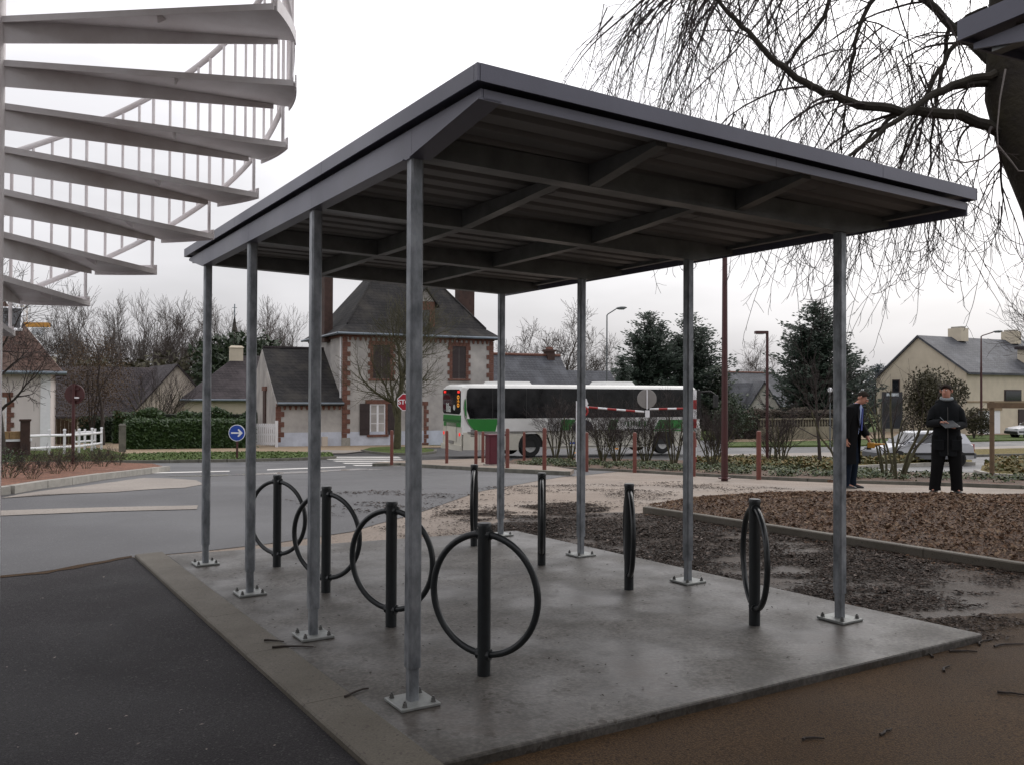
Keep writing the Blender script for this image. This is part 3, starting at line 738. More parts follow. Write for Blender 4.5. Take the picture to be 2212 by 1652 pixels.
m_cream = mat('cream_render', (.56, .495, .39), .9, .08, 1.2)
m_cream2 = mat('pale_cream_render', (.52, .455, .385), .9, .08, 1.2)
m_wht = mat('white_paint', (.74, .74, .76), .5, .05, 6)
m_shut = mat('dark_shutter', (.030, .018, .018), .6, .2, 8)
m_glass = mat('dark_glass', (.012, .014, .018), .06, .2, 2, spec=.8)
m_net = mat('net_curtain', (.42, .46, .48), .4, .25, 9)
m_zinc = mat('zinc_gutter', (.16, .19, .22), .4, .15, 3, metal=.4)
def local(root, wp): return root.matrix_basis.inverted()@Vector(wp)
def face(root, px, py, yl=0.):
    """pixel -> (x, z) in the plane y=yl of a rotated root"""
    n = Vector((-math.sin(root.rotation_euler.z), math.cos(root.rotation_euler.z), 0)); o = Vector(root.location)+n*yl
    d = ray(px, py); t = (o-Vector(CAM)).dot(n)/d.dot(n); q = local(root, Vector(CAM)+d*t); return q.x, q.z
RU = math.radians(-6.1)
def window_set(root, x0, x1, z0, z1, kind, yl=0., teeth=True, m_fr=m_brick):
    """opening with toothed brick surround; kind: shut, casement, door"""
    if teeth:
        n = max(3, int(round((z1-z0)/.24))); h = (z1-z0)/n
        for sd, xe in ((-1, x0), (1, x1)):
            for i in range(n):
                wd = .30 if i % 2 else .17
                MB().box((xe+sd*wd/2, yl-.012-.004*(i % 2), z0+(i+.5)*h), (wd, .06, h-.012)).build('brick', m_fr, root)
        nb = max(3, int((x1-x0+.5)/.22)); wb = (x1-x0+.52)/nb
        for i in range(nb):
            MB().box((x0-.26+(i+.5)*wb, yl-.020, z1+.11), (wb-.01, .07, .22)).build('brick', m_fr, root)
        MB().box(((x0+x1)/2, yl-.05, z0-.06), (x1-x0+.55, .14, .11)).build('window_sill', m_fr, root)
    if kind == 'shut':
        for a, b_ in ((x0, (x0+x1)/2), ((x0+x1)/2, x1)):
            s_ = MB().box(((a+b_)/2, yl+.02, (z0+z1)/2), (b_-a-.012, .05, z1-z0-.02)).build('shutter', m_shut, root)
            for zz in (.2, .8): MB().box(((a+b_)/2, yl-.012, z0+(z1-z0)*zz), (b_-a-.06, .02, .07)).build('shutter_bar', m_shut, s_)
    elif kind == 'door':
        MB().box(((x0+x1)/2, yl+.06, (z0+z1)/2), (x1-x0, .05, z1-z0)).build('door', m_shut, root)
    elif kind == 'casement':
        f = MB(); w_ = x1-x0; h_ = z1-z0; t = .07
        for xx in (x0+t/2, (x0+x1)/2, x1-t/2): f.box((xx, yl+.02, (z0+z1)/2), (t if xx != (x0+x1)/2 else .12, .06, h_))
        for zz in (z0+t/2, z1-t/2): f.box(((x0+x1)/2, yl+.018, zz), (w_-.01, .058, t))
        for zz in (z0+h_*.36, z0+h_*.68): f.box(((x0+x1)/2, yl+.022, zz), (w_-.02, .05, .035))
        fr = f.build('window', m_wht, root)
        for a, b_ in ((x0, (x0+x1)/2), ((x0+x1)/2, x1)):
            for i, (za, zb) in enumerate(((0, .36), (.36, .68), (.68, 1))):
                MB().box(((a+b_)/2, yl+.045, z0+h_*(za+zb)/2), (b_-a-.06, .01, h_*(zb-za)-.03)).build('pane', m_glass if i == 2 else m_net, fr)
def quoins(root, x, z0, z1, side, yl=0., m_=None):
    n = int((z1-z0)/.27); h = (z1-z0)/n
    for i in range(n):
        wd = .46 if i % 2 else .28
        MB().box((x+side*wd/2, yl-.012-.005*(i % 2), z0+(i+.5)*h), (wd, .06, h-.012)).build('brick', m_ or m_brick, root)
def frieze(root, x0, x1, z, yl=0.):
    MB().box(((x0+x1)/2, yl-.05, z-.07), (x1-x0, .12, .14)).build('brick_cornice', m_brick, root)
    n = int((x1-x0)/.30); w_ = (x1-x0)/n
    cm = MB().prism([(-.07, 0), (.07, 0), (.07, -.06), (.035, -.20), (-.035, -.20), (-.07, -.06)], (0, 0, 0), (1, 0, 0), (0, 0, 1), (0, .09, 0)).mesh('corbel', m_brick)
    for i in range(n): put('corbel', cm, root, loc=(x0+(i+.5)*w_, yl-.085, z-.142))
def house_main():
    x, y = xy(49.5, -9.6); root = empty('brick_trimmed_house', (x, y, gz(x, y)-.1), RU, 'two storey grey rendered house with red brick quoins and steep slate hip roof', 'house')
    bpy.context.view_layer.update()
    L_, _z = face(root, 1064, 960); D_ = 8.2; ze = face(root, 738, 722)[1]
    w_ = MB(); w_.box((L_/2, D_/2, ze/2-.2), (L_, D_, ze+.4)); w_.build('wall', m_render_g, root)
    MB().box((L_/2, -.005, .42), (L_-.1, .05, .86)).build('plinth', m_plinth, root)
    quoins(root, -.03, .5, ze-.16, 1); quoins(root, L_+.03, .5, ze-.16, -1)
    MB().box((.18, -.02, .25), (.5, .12, .55)).build('corner_stone', m_stone, root); MB().box((L_-.2, -.02, .25), (.5, .12, .55)).build('corner_stone', m_stone, root)
    frieze(root, -.05, L_+.05, ze)
    # side frieze
    MB().box((-.05, D_/2, ze-.07), (.12, D_, .14)).build('brick_cornice', m_brick, root)
    # openings
    for (a, b_, t, bo) in ((806, 843, 745, 818), (977, 1006, 748, 818)):
        x0, z1 = face(root, a, t); x1, z0 = face(root, b_, bo); window_set(root, x0, x1, z0, z1, 'shut')
    x0, z1 = face(root, 799, 872); x1, z0 = face(root, 832, 937)
    window_set(root, x0, x1, z0, z1, 'casement', teeth=False)
    MB().box(((x0+x1)/2, -.02, z1+.12), (x1-x0+.55, .08, .24)).build('brick_lintel', m_brick, root)
    MB().box(((x0+x1)/2, -.05, z0-.07), (x1-x0+.35, .16, .13)).build('window_sill', m_brick, root)
    MB().box((x1+.07, -.012, (z0+z1)/2), (.14, .06, z1-z0)).build('brick_jamb', m_brick, root)
    sw = (x1-x0)*.62
    for xx in (x0-sw/2-.03, x1+.17+sw/2):
        s_ = MB().box((xx, -.05, (z0+z1)/2), (sw, .05, z1-z0+.05)).build('shutter', m_shut, root)
        for q in (.2, .8): MB().box((xx, -.085, z0+(z1-z0)*q), (sw-.05, .02, .08)).build('shutter_bar', m_shut, s_)
    x0, z1 = face(root, 893, 875); x1, z0 = face(root, 915, 958)
    window_set(root, x0, x1, .15, z1, 'door')
    # roof
    o = .42; zr = face(root, 850, 555, 4)[1]; fl = .75
    def rect(i, z): return [Vector((-o+i, -o+i, z)), Vector((L_+o-i, -o+i, z)), Vector((L_+o-i, D_+o-i, z)), Vector((-o+i, D_+o-i, z))]
    r0 = rect(0, ze-.02); r1 = rect(0, ze+.06); r2 = rect(fl, ze+.62)
    rx0, rx1, ry = L_/2-.9, L_/2+.9, D_/2
    b_ = MB(); ridge = [Vector((rx0, ry, zr)), Vector((rx1, ry, zr))]
    b_.add(r0+r1+r2+ridge, [(3, 2, 1, 0)]+[(i, (i+1) % 4, 4+(i+1) % 4, 4+i) for i in range(4)]+[(4+i, 4+(i+1) % 4, 8+(i+1) % 4, 8+i) for i in range(4)]+[(8, 9, 13, 12), (9, 10, 13), (10, 11, 12, 13), (11, 8, 12)])
    rf = b_.build('roof', m_slate_old, root)
    for a, b2 in ((r1[0], r1[1]), (r1[0], r1[3]), (r1[1], r1[2])):
        MB().tube([a+Vector((0, 0, -.03)), b2+Vector((0, 0, -.03))], .075, 8).build('gutter', m_zinc, rf)
    for c0, c1 in ((r2[0], ridge[0]), (r2[1], ridge[1])):
        MB().tube([c0+Vector((0, 0, .02)), c1+Vector((0, 0, .02))], .06, 6).build('hip_tile', m_slate_old, rf)
    # dormer
    dx, dz = face(root, 917, 722, .4); dw = 1.25; dh = 1.95; yy = -.02+.35
    d_ = MB(); d_.box((dx, yy+1.3, dz+dh/2-.3), (dw, 2.6, dh+.6)); dm = d_.build('dormer', m_brick, root)
    MB().box((dx+.02, yy-.012, dz+dh*.45), (.55, .04, 1.1)).build('dormer_window', m_glass, dm)
    for s_ in (-1, 1): MB().box((dx+s_*.36, yy-.03, dz+dh*.42), (.16, .08, 1.5)).build('brick_jamb', m_brick, dm)
    MB().prism([(-.62, 0), (.62, 0), (0, .75)], (dx, yy-.02, dz+dh), (1, 0, 0), (0, 0, 1), (0, .05, 0)).build('dormer_gable', m_render_g, dm)
    rr = MB()
    for s_ in (-1, 1):
        rr.add([Vector((dx+s_*.85, yy-.2, dz+dh-.25)), Vector((dx, yy-.2, dz+dh+.85)), Vector((dx, yy+3, dz+dh+.85)), Vector((dx+s_*.85, yy+3, dz+dh-.25))]+[Vector((dx+s_*.85, yy-.2, dz+dh-.35)), Vector((dx, yy-.2, dz+dh+.74)), Vector((dx, yy+3, dz+dh+.74)), Vector((dx+s_*.85, yy+3, dz+dh-.35))], [(0, 1, 2, 3), (7, 6, 5, 4), (0, 4, 5, 1), (1, 5, 6, 2), (2, 6, 7, 3), (3, 7, 4, 0)])
    rr.build('dormer_roof', m_slate_old, dm)
    # chimneys
    for px0, px1, pyt, yb, zb in ((698, 716, 585, 3.2, ze-.3), (988, 1020, 590, 4.3, ze+.4)):
        xa, zt_ = face(root, px0, pyt, yb); xb, _ = face(root, px1, pyt, yb)
        c = MB(); c.box(((xa+xb)/2, yb, (zb+zt_)/2), (xb-xa, .8, zt_-zb)); ch = c.build('chimney', m_brick_d, rf)
        MB().box(((xa+xb)/2, yb, zt_+.06), (xb-xa+.14, .94, .14)).build('chimney_cap', m_stone, ch)
    # downpipe
    MB().tube([(-.06, .25, .3), (-.06, .25, ze-.1)], .05, 8).build('downpipe', m_wht, root)
    return root
HM = house_main()
def outbuilding():
    x, y = xy(47.87, -12.93); root = empty('brick_trimmed_outbuilding', (x, y, gz(x, y)-.1), RU, 'low outbuilding with long dark slate roof joined to the brick quoined house', 'outbuilding')
    bpy.context.view_layer.update()
    L_ = 3.72-.03; D_ = 9.0; ze = face(root, 660, 871)[1]; zr = face(root, 640, 752, D_/2)[1]
    MB().box((L_/2, D_/2, ze/2-.2), (L_, D_, ze+.4)).build('wall', m_render_g, root)
    MB().box((L_/2, -.01, .42), (L_-.1, .05, .80)).build('plinth', m_plinth, root)
    MB().prism([(0, ze), (D_, ze), (D_/2, zr-.15)], (0, 0, 0), (0, 1, 0), (0, 0, 1), (.25, 0, 0)).build('gable_wall', m_render_g, root)
    frieze(root, 0, L_, ze); quoins(root, -.02, .3, ze-.16, 1)
    rf = MB(); o = .12; th = .10
    for y0, y1 in ((-.35, D_/2), (D_+.35, D_/2)):
        ze2 = ze-.02
        q = [Vector((.05, y0, ze2)), Vector((L_+.02, y0, ze2)), Vector((L_+.02, y1, zr)), Vector((.05, y1, zr))]
        m1 = [q[0].lerp(q[3], .3)-Vector((0, 0, .12)), q[1].lerp(q[2], .3)-Vector((0, 0, .12))]
        A = [q[0], q[1], m1[1], m1[0], q[2], q[3]]; B = [v-Vector((0, 0, th)) for v in A]
        rf.add(A+B, [(0, 1, 2, 3), (3, 2, 4, 5), (9, 8, 7, 6), (11, 10, 8, 9), (0, 6, 7, 1), (1, 7, 8, 2), (2, 8, 10, 4), (5, 11, 9, 3), (3, 9, 6, 0), (4, 10, 11, 5)])
    r_ = rf.build('roof', m_slate_old, root)
    for i in range(9): MB().box((.05+(i+.5)*L_/9, D_/2, zr+.02), (L_/9-.02, .22, .10)).build('ridge_tile', m_slate_pur, r_)
    MB().tube([(.0, -.38, ze+.0), (L_, -.38, ze+.0)], .07, 8).build('gutter', m_zinc, r_)
    # gable window, on the gable plane x=0
    g = MB(); g.box((-.03, D_*.36, 1.85), (.08, .75, 2.6)); gw = g.build('gable_shutter', m_brick_d, root)
    MB().box((-.05, D_*.36, 3.25), (.1, 1.15, .25)).build('brick_lintel', m_brick, root)
    MB().box((-.15, D_*.14, .85), (.5, .9, .25)).build('brick_cap', m_brick, root)
    return root
outbuilding()
# generic gabled house, ridge along local x
def gable_house(name, label, loc, rz, L_, D_, ze, zr, m_wall, m_roof, ov=.35, chim=(), wins=(), m_trim=None, ridge=None):
    root = empty(name, loc, rz, label, 'house')
    w_ = MB(); prof = [(0, -.6), (D_, -.6), (D_, ze), (D_/2, zr-.12), (0, ze)]
    w_.prism(prof, (0, 0, 0), (0, 1, 0), (0, 0, 1), (L_, 0, 0)); w_.build('wall', m_wall, root)
    rf = MB(); sl_ = (zr-ze)/(D_/2); th = .14
    for y0, y1, sg in ((-ov, D_/2, 1), (D_+ov, D_/2, -1)):
        z0 = ze-sl_*ov
        A = [Vector((-.2, y0, z0)), Vector((L_+.2, y0, z0)), Vector((L_+.2, y1, zr)), Vector((-.2, y1, zr))]; B = [v-Vector((0, 0, th)) for v in A]
        rf.add(A+B, [(0, 1, 2, 3), (7, 6, 5, 4), (0, 4, 5, 1), (1, 5, 6, 2), (2, 6, 7, 3), (3, 7, 4, 0)])
    r_ = rf.build('roof', m_roof, root)
    if ridge: MB().tube([(-.2, D_/2, zr+.02), (L_+.2, D_/2, zr+.02)], .11, 6).build('ridge_tiles', ridge, r_)
    MB().tube([(-.2, -ov-.04, ze-sl_*ov-.05), (L_+.2, -ov-.04, ze-sl_*ov-.05)], .07, 8).build('gutter', m_zinc, r_)
    for (cx, cy, cw, cdp, ct, mc_) in chim:
        c = MB().box((cx, cy, (ze+ct)/2), (cw, cdp, ct-ze)).build('chimney', mc_, r_)
        MB().box((cx, cy, ct+.08), (cw+.16, cdp+.16, .16)).build('chimney_cap', mc_, c)
        MB().box((cx, cy, ct+.26), (cw*.7, cdp*.7, .2), taper=.8).build('chimney_pot', m_brick if mc_ == m_brick_d else mc_, c)
    for (face_, a, z, w2, h2, mm) in wins:   # windows on front (f), left gable (l) or right gable (r)
        if face_ == 'f':
            f = MB().box((a, -.02, z+h2/2), (w2, .08, h2)).build('window', m_wht, root); MB().box((a, -.07, z+h2/2), (w2-.16, .02, h2-.16)).build('pane', mm, f)
        else:
            x_ = 0 if face_ == 'l' else L_; s_ = -1 if face_ == 'l' else 1
            f = MB().box((x_+s_*.02, a, z+h2/2), (.08, w2, h2)).build('window', m_wht, root); MB().box((x_+s_*.07, a, z+h2/2), (.02, w2-.16, h2-.16)).build('pane', mm, f)
    return root
def zpx(px, py, s): return at(px, py, s).z
# long slate roofed building behind the bus
x, y = xy(58, -.7); g0 = gz(x, y)
gable_house('slate_roofed_house', 'long low house with smooth blue slate roof and orange ridge behind the bus', (x, y, g0), RU, 6.2, 7, 1.9, zpx(1150, 765, 61)-g0, m_render_g, m_slate_new, ridge=m_brick, chim=((5.5, 3.5, .6, .6, zpx(1240, 757, 61)-g0, m_brick_d),))
x, y = xy(64, 4.4); g0 = gz(x, y)
gable_house('slate_annexe', 'small grey slate annexe roof right of the long slate roofed house', (x, y, g0), RU, 5, 6, 1.5, zpx(1280, 799, 66)-g0, m_render_g, m_slate_new)
# cream gable house and cream chimney house at left
x, y = xy(66, -31); g0 = gz(x, y)
gable_house('cream_gabled_house', 'cream bungalow with pointed gable and purple slate roof behind the green hedge', (x, y, g0), math.radians(-50), 12, 7.6, zpx(280, 895, 68)-g0, zpx(375, 785, 68)-g0, m_cream2, m_slate_pur, chim=((3.5, 4.2, .9, .6, zpx(215, 780, 76)-g0, m_cream),)) if False else None
def cream_left():
    # gable faces the street: ridge runs away and to the left
    s = 62; a = at(282, 960, s); b2 = at(474, 960, s+3.5); g0 = gz(a.x, a.y)
    d = Vector((b2.x-a.x, b2.y-a.y)); W_ = d.length; ang = math.atan2(d.y, d.x)
    ze = zpx(285, 893, s)-g0; zr = zpx(376, 786, s+2)-g0
    root = empty('cream_gabled_house', (a.x, a.y, g0), ang, 'cream bungalow with pointed gable and dark purple slate roof behind the hedge', 'house')
    MB().prism([(0, -.5), (W_, -.5), (W_, ze), (W_/2, zr-.1), (0, ze)], (0, 0, 0), (1, 0, 0), (0, 0, 1), (0, 9, 0)).build('wall', m_cream2, root)
    rf = MB(); sl_ = (zr-ze)/(W_/2)
    for sg in (0, 1):
        x0 = -.3 if sg == 0 else W_+.3
        A = [Vector((x0, -.25, ze-.3*sl_)), Vector((W_/2, -.25, zr)), Vector((W_/2, 9, zr)), Vector((x0, 9, ze-.3*sl_))]; B = [v-Vector((0, 0, .14)) for v in A]
        rf.add(A+B, [(0, 1, 2, 3), (7, 6, 5, 4), (0, 4, 5, 1), (1, 5, 6, 2), (2, 6, 7, 3), (3, 7, 4, 0)])
    r_ = rf.build('roof', m_slate_pur, root)
    # wing to the left
    zw = zpx(250, 795, s+8)-g0
    MB().prism([(2, -.5), (10, -.5), (10, ze), (6, zw-.1), (2, ze)], (0, 0, 0), (0, 1, 0), (0, 0, 1), (-11, 0, 0)).build('wing_wall', m_cream2, root)
    wf = MB()
    for y0 in (1.6, 10.4):
        A = [Vector((-11.2, y0, ze-.2)), Vector((W_/2, y0, ze-.2)), Vector((W_/2, 6, zw)), Vector((-11.2, 6, zw))]; B = [v-Vector((0, 0, .14)) for v in A]
        wf.add(A+B, [(0, 1, 2, 3), (7, 6, 5, 4), (0, 4, 5, 1), (1, 5, 6, 2), (2, 6, 7, 3), (3, 7, 4, 0)])
    w2 = wf.build('wing_roof', m_slate_pur, root)
    MB().box((-4.6, 6.4, zw+.2), (1.1, .7, 1.0)).build('chimney', m_cream, w2); MB().box((-4.6, 6.4, zw+.75), (1.35, .9, .14)).build('chimney_cap', m_wht, w2)
    for xx in (-8.4, -2.2):
        f = MB().box((xx, 1.97, ze*.45), (1.1, .1, 1.3)).build('window', m_wht, root); MB().box((xx, 1.90, ze*.45), (.9, .03, 1.1)).build('pane', m_glass, f)
    return root
cream_left()
def chimney_house():
    s = 60; a = at(398, 960, s); b2 = at(625, 960, s+2.5); g0 = gz(a.x, a.y); d = Vector((b2.x-a.x, b2.y-a.y)); ang = math.atan2(d.y, d.x)
    ze = zpx(500, 864, s)-g0; zr = zpx(560, 767, s+3.5)-g0
    root = empty('cream_chimney_house', (a.x, a.y, g0), ang, 'cream house with hipped purple slate roof and square cream chimney', 'house')
    L_ = d.length; D_ = 7
    MB().box((L_/2, D_/2, ze/2-.3), (L_, D_, ze+.6)).build('wall', m_cream, root)
    o = .35; e = [Vector((-o, -o, ze)), Vector((L_+o, -o, ze)), Vector((L_+o, D_+o, ze)), Vector((-o, D_+o, ze))]; r = [Vector((3.6, D_/2, zr)), Vector((L_+o, D_/2, zr))]
    r_ = MB().add(e+r, [(3, 2, 1, 0), (0, 1, 5, 4), (1, 2, 5), (2, 3, 4, 5), (3, 0, 4)]).build('roof', m_slate_pur, root)
    MB().tube([e[0], e[1]], .08, 8).build('gutter', m_zinc, r_)
    cx, cz = face(root, 498, 770, D_/2-.2) if False else (3.9, zr)
    c = MB().box((cx-.35, D_/2-.1, zr-.1), (.95, .8, 1.3)).build('chimney', m_cream, r_); MB().box((cx-.35, D_/2-.1, zr+.62), (1.1, .95, .16), taper=.7).build('chimney_cap', m_cream, c)
    return root
chimney_house()
# white house at the left edge
def left_house():
    s = 42; a = at(108, 985, s); g0 = gz(a.x, a.y); root = empty('white_brick_house', (a.x, a.y, g0-.1), RU, 'white rendered house with brown tiled roof and brick window surround at the street', 'house')
    bpy.context.view_layer.update()
    L_ = 11; ze = face(root, 100, 806)[1]; D_ = 8
    MB().box((-L_/2, D_/2, ze/2-.2), (L_, D_, ze+.4)).build('wall', mat('pinkish_white_render', (.60, .55, .53), .9, .06, 1.2), root)
    MB().box((-.22, -.02, ze/2), (.42, .06, ze)).build('corner_pilaster', m_wht, root)
    o = .55; zr = ze+4.6; e = [Vector((-L_-o, -o, ze)), Vector((o, -o, ze)), Vector((o, D_+o, ze)), Vector((-L_-o, D_+o, ze))]; r = [Vector((-L_+2.5, D_/2, zr)), Vector((-2.9, D_/2, zr))]
    r_ = MB().add(e+r, [(3, 2, 1, 0), (0, 1, 5, 4), (1, 2, 5), (2, 3, 4, 5), (3, 0, 4)]).build('roof', m_tile_brn, root)
    MB().tube([e[0], e[1]+Vector((.15, 0, 0))], .09, 8).build('gutter', m_zinc, r_)
    x0, z1 = face(root, -30, 857); x1, z0 = face(root, 14, 955); window_set(root, x0, x1, z0, z1, 'casement'); 
    sx0, sz = face(root, 22, 760, 2.2)
    q = MB(); sl_ = (zr-ze)/(D_/2+o)
    for i, mm in ((0, m_wht), (1, m_glass)):
        k = .55-.1*i; yy0, yy1 = 1.5+.1*i, 2.7-.1*i
        P = [Vector((sx0-k, y_, ze+(y_+o)*sl_+.05+.03*i)) for y_ in (yy0, yy1)]+[Vector((sx0+k, y_, ze+(y_+o)*sl_+.05+.03*i)) for y_ in (yy1, yy0)]
        B = [v-Vector((0, 0, .12)) for v in P]
        MB().add(P+B, [(0, 1, 2, 3), (7, 6, 5, 4), (0, 4, 5, 1), (1, 5, 6, 2), (2, 6, 7, 3), (3, 7, 4, 0)]).build('skylight' if i == 0 else 'skylight_pane', mm, r_)
left_house()
# right hand house with garage
def right_house():
    s = 74; a = at(1893, 935, s+8); c = at(2088, 935, s); g0 = gz(c.x, c.y)
    d = Vector((c.x-a.x, c.y-a.y)); W_ = d.length; ang = math.atan2(d.y, d.x)
    root = empty('garage_house', (a.x, a.y, g0), ang, 'cream house with tall gable, grey slate roof and white garage door', 'house')
    bpy.context.view_layer.update()
    zeL = face(root, 1895, 816)[1]; zeR = face(root, 2070, 800)[1]; ap = face(root, 1984, 726); D_ = 16
    sr = (ap[1]-zeR)/(W_-ap[0]); 
    MB().prism([(0, -.5), (W_, -.5), (W_, zeR), ap, (0, zeL)], (0, 0, 0), (1, 0, 0), (0, 0, 1), (0, D_, 0)).build('wall', m_cream, root)
    rf = MB()
    for p0, p1 in (((-.25, zeL-.25*(ap[1]-zeL)/ap[0]+.06), ap), ((W_+.35, zeR-.35*sr+.06), ap)):
        A = [Vector((p0[0], -.2, p0[1])), Vector((p1[0], -.2, p1[1]+.06)), Vector((p1[0], D_, p1[1]+.06)), Vector((p0[0], D_, p0[1]))]; B = [v-Vector((0, 0, .2)) for v in A]
        rf.add(A+B, [(0, 1, 2, 3), (7, 6, 5, 4), (0, 4, 5, 1), (1, 5, 6, 2), (2, 6, 7, 3), (3, 7, 4, 0)])
    r_ = rf.build('roof', m_slate_new, root)
    for yy in (5.2, 13.2):
        MB().box((ap[0]+.25, yy, ap[1]+.25), (1.3, 1.1, 1.2)).build('chimney', m_cream, r_); MB().box((ap[0]+.25, yy, ap[1]+.92), (1.1, .5, .18)).build('chimney_cap', m_stone, r_)
    for px_, py_ in ((1936, 822), (1993, 822)):
        xw, zw = face(root, px_, py_+12); f = MB().box((xw, -.03, zw), (.75, .1, 1.2)).build('window', m_shut, root); MB().box((xw, -.09, zw), (.6, .03, 1.0)).build('pane', m_glass, f)
    # long side faces right: garage door and small window on x=W
    zg = 2.0
    MB().box((W_+.03, 3.0, zg/2), (.1, 3.0, zg)).build('garage_door', m_wht, root); MB().box((W_+.06, 3.0, zg+.1), (.2, 3.4, .2)).build('garage_lintel', m_tanpave, root)
    MB().box((W_+.05, 7.6, 1.3), (.1, .8, 1.6)).build('side_door', m_shut, root)
    f = MB().box((W_+.03, 6.4, 3.3), (.1, 2.4, 1.0)).build('window', m_shut, root); MB().box((W_+.09, 6.4, 3.3), (.03, 2.2, .8)).build('pane', m_glass, f)
    MB().box((W_+.02, D_/2, 2.75), (.08, D_, .12)).build('band_course', m_tanpave, root)
    # roof dormer
    dm = MB().box((W_-.6, 11.0, zeR+1.0), (2.2, 2.2, 2.2)).build('dormer', m_cream, r_); MB().box((W_-.4, 11, zeR+2.2), (2.8, 2.8, .25)).build('dormer_roof', m_slate_pur, dm)
    return root
right_house()
def far_house():
    s = 82; a = at(1608, 930, s); c = at(1695, 930, s); g0 = gz(a.x, a.y); d = Vector((c.x-a.x, c.y-a.y)); W_ = d.length; ang = math.atan2(d.y, d.x)-.12
    root = empty('pale_gabled_house', (a.x, a.y, g0), ang, 'pale house with pointed gable and grey slate roof beyond the garden wall', 'house'); bpy.context.view_layer.update()
    W_ = face(root, 1694, 930)[0]; ze = face(root, 1690, 897)[1]; zr = face(root, 1647, 824)[1]
    MB().prism([(0, -.5), (W_, -.5), (W_, ze), (W_/2, zr), (0, ze)], (0, 0, 0), (1, 0, 0), (0, 0, 1), (0, 12, 0)).build('wall', mat('chalky_render', (.60, .57, .52), .9, .06, 1.2), root)
    rf = MB()
    for x0 in (-.3, W_+.3):
        A = [Vector((x0, -.2, ze-.25)), Vector((W_/2, -.2, zr+.05)), Vector((W_/2, 12, zr+.05)), Vector((x0, 12, ze-.25))]; B = [v-Vector((0, 0, .2)) for v in A]
        rf.add(A+B, [(0, 1, 2, 3), (7, 6, 5, 4), (0, 4, 5, 1), (1, 5, 6, 2), (2, 6, 7, 3), (3, 7, 4, 0)])
    wf = rf.build('roof', m_slate_new, root)
    # wing to the left
    MB().prism([(3, -.5), (10, -.5), (10, ze), (6.5, zr-.15), (3, ze)], (0, 0, 0), (0, 1, 0), (0, 0, 1), (-9, 0, 0)).build('wing_wall', m_cream2, root)
    w2 = MB()
    for y0 in (2.5, 10.5):
        A = [Vector((-9.2, y0, ze-.25)), Vector((W_/2, y0, ze-.25)), Vector((W_/2, 6.5, zr-.05)), Vector((-9.2, 6.5, zr-.05))]; B = [v-Vector((0, 0, .2)) for v in A]
        w2.add(A+B, [(0, 1, 2, 3), (7, 6, 5, 4), (0, 4, 5, 1), (1, 5, 6, 2), (2, 6, 7, 3), (3, 7, 4, 0)])
    w2.build('wing_roof', m_slate_new, root)
far_house()
x, y = xy(100, 24.5); g0 = gz(x, y)
gable_house('distant_slate_house', 'distant house showing only a flat grey slate roof above the pale gabled house', (x, y, g0), 0, 12, 7, 2.5, zpx(1620, 803, 103)-g0, m_cream2, m_slate_new, ridge=m_brick)
# unseen school building inferred from the stair, added to darken the near ground
def school():
    p = xy(-5.2, 0); root = empty('added_school_block', (p[0], p[1], -.05), math.atan2(Rv[1], Rv[0]), 'unseen school building inferred from the staircase, added behind the camera to cut sky light', 'building')
    MB().box((-3, -4, 3.6), (22, 8, 7.4)).build('wall', mat('school_render', (.24, .22, .205), .9, .1, 1.5), root)
    for i in range(6):
        for zz in (1.5, 4.8):
            f = MB().box((-12.4+i*3.6, .02, zz), (1.7, .1, 1.5)).build('window', m_wht, root); MB().box((-12.4+i*3.6, .08, zz), (1.5, .03, 1.3)).build('pane', m_glass, f)
    MB().box((-3, -3.6, 7.45), (22.6, 9.4, .3)).build('roof', m_fascia, root)
school()
# church spire and crane
x, y = xy(190, -60.5); g0 = gz(x, y); r = empty('church_spire', (x, y, g0), 0, 'thin grey church spire rising behind the bare trees', 'spire')
zt_ = zpx(508, 683, 190)-g0
MB().box((0, 0, 5), (4.5, 4.5, 10)).build('tower', m_render_g, r); MB().lathe([(2.6, 10), (.9, zt_*.75), (.1, zt_)], n=8).build('spire', m_slate_old, r); MB().tube([(0, 0, zt_-.2), (0, 0, zt_+2.6)], .12, 6).build('cross_staff', m_zinc, r); MB().box((0, 0, zt_+1.8), (1.0, .12, .12)).build('cross_arm', m_zinc, r)
def crane():
    s = 170; x, y = xy(s, (45-1106)/1888*s); g0 = gz(x, y); r = empty('tower_crane', (x, y, g0), math.atan2(Rv[1], Rv[0]), 'pale tower crane with orange counter jib above the tiled roof', 'crane')
    m_y = mat('crane_yellow', (.55, .26, .05), .6, .1, 3); m_p = mat('crane_mast_paint', (.5, .42, .36), .6, .1, 3)
    zj = zpx(60, 702, s)-g0; zt_ = zpx(45, 660, s)-g0
    b = MB()
    for sx_ in (-.6, .6):
        for sy_ in (-.6, .6): b.tube([(sx_, sy_, 0), (sx_, sy_, zt_)], .1, 4)
    n = 14
    for i in range(n):
        z0 = zt_*i/n; z1 = zt_*(i+1)/n; b.tube([(-.6, -.6, z0), (.6, -.6, z1)], .06, 4); b.tube([(.6, .6, z0), (-.6, .6, z1)], .06, 4)
    b.build('mast', m_p, r); MB().box((2.6, 0, zj), (5.4, 1.0, .9)).build('counter_jib', m_y, r); MB().box((3.2, 0, zj-1.3), (2.2, .9, 1.4)).build('counterweight', mat('counterweight', (.5, .5, .55), .8), r); MB().box((-14, 0, zj+.3), (28, .8, .8)).build('jib', m_y, r)
crane()
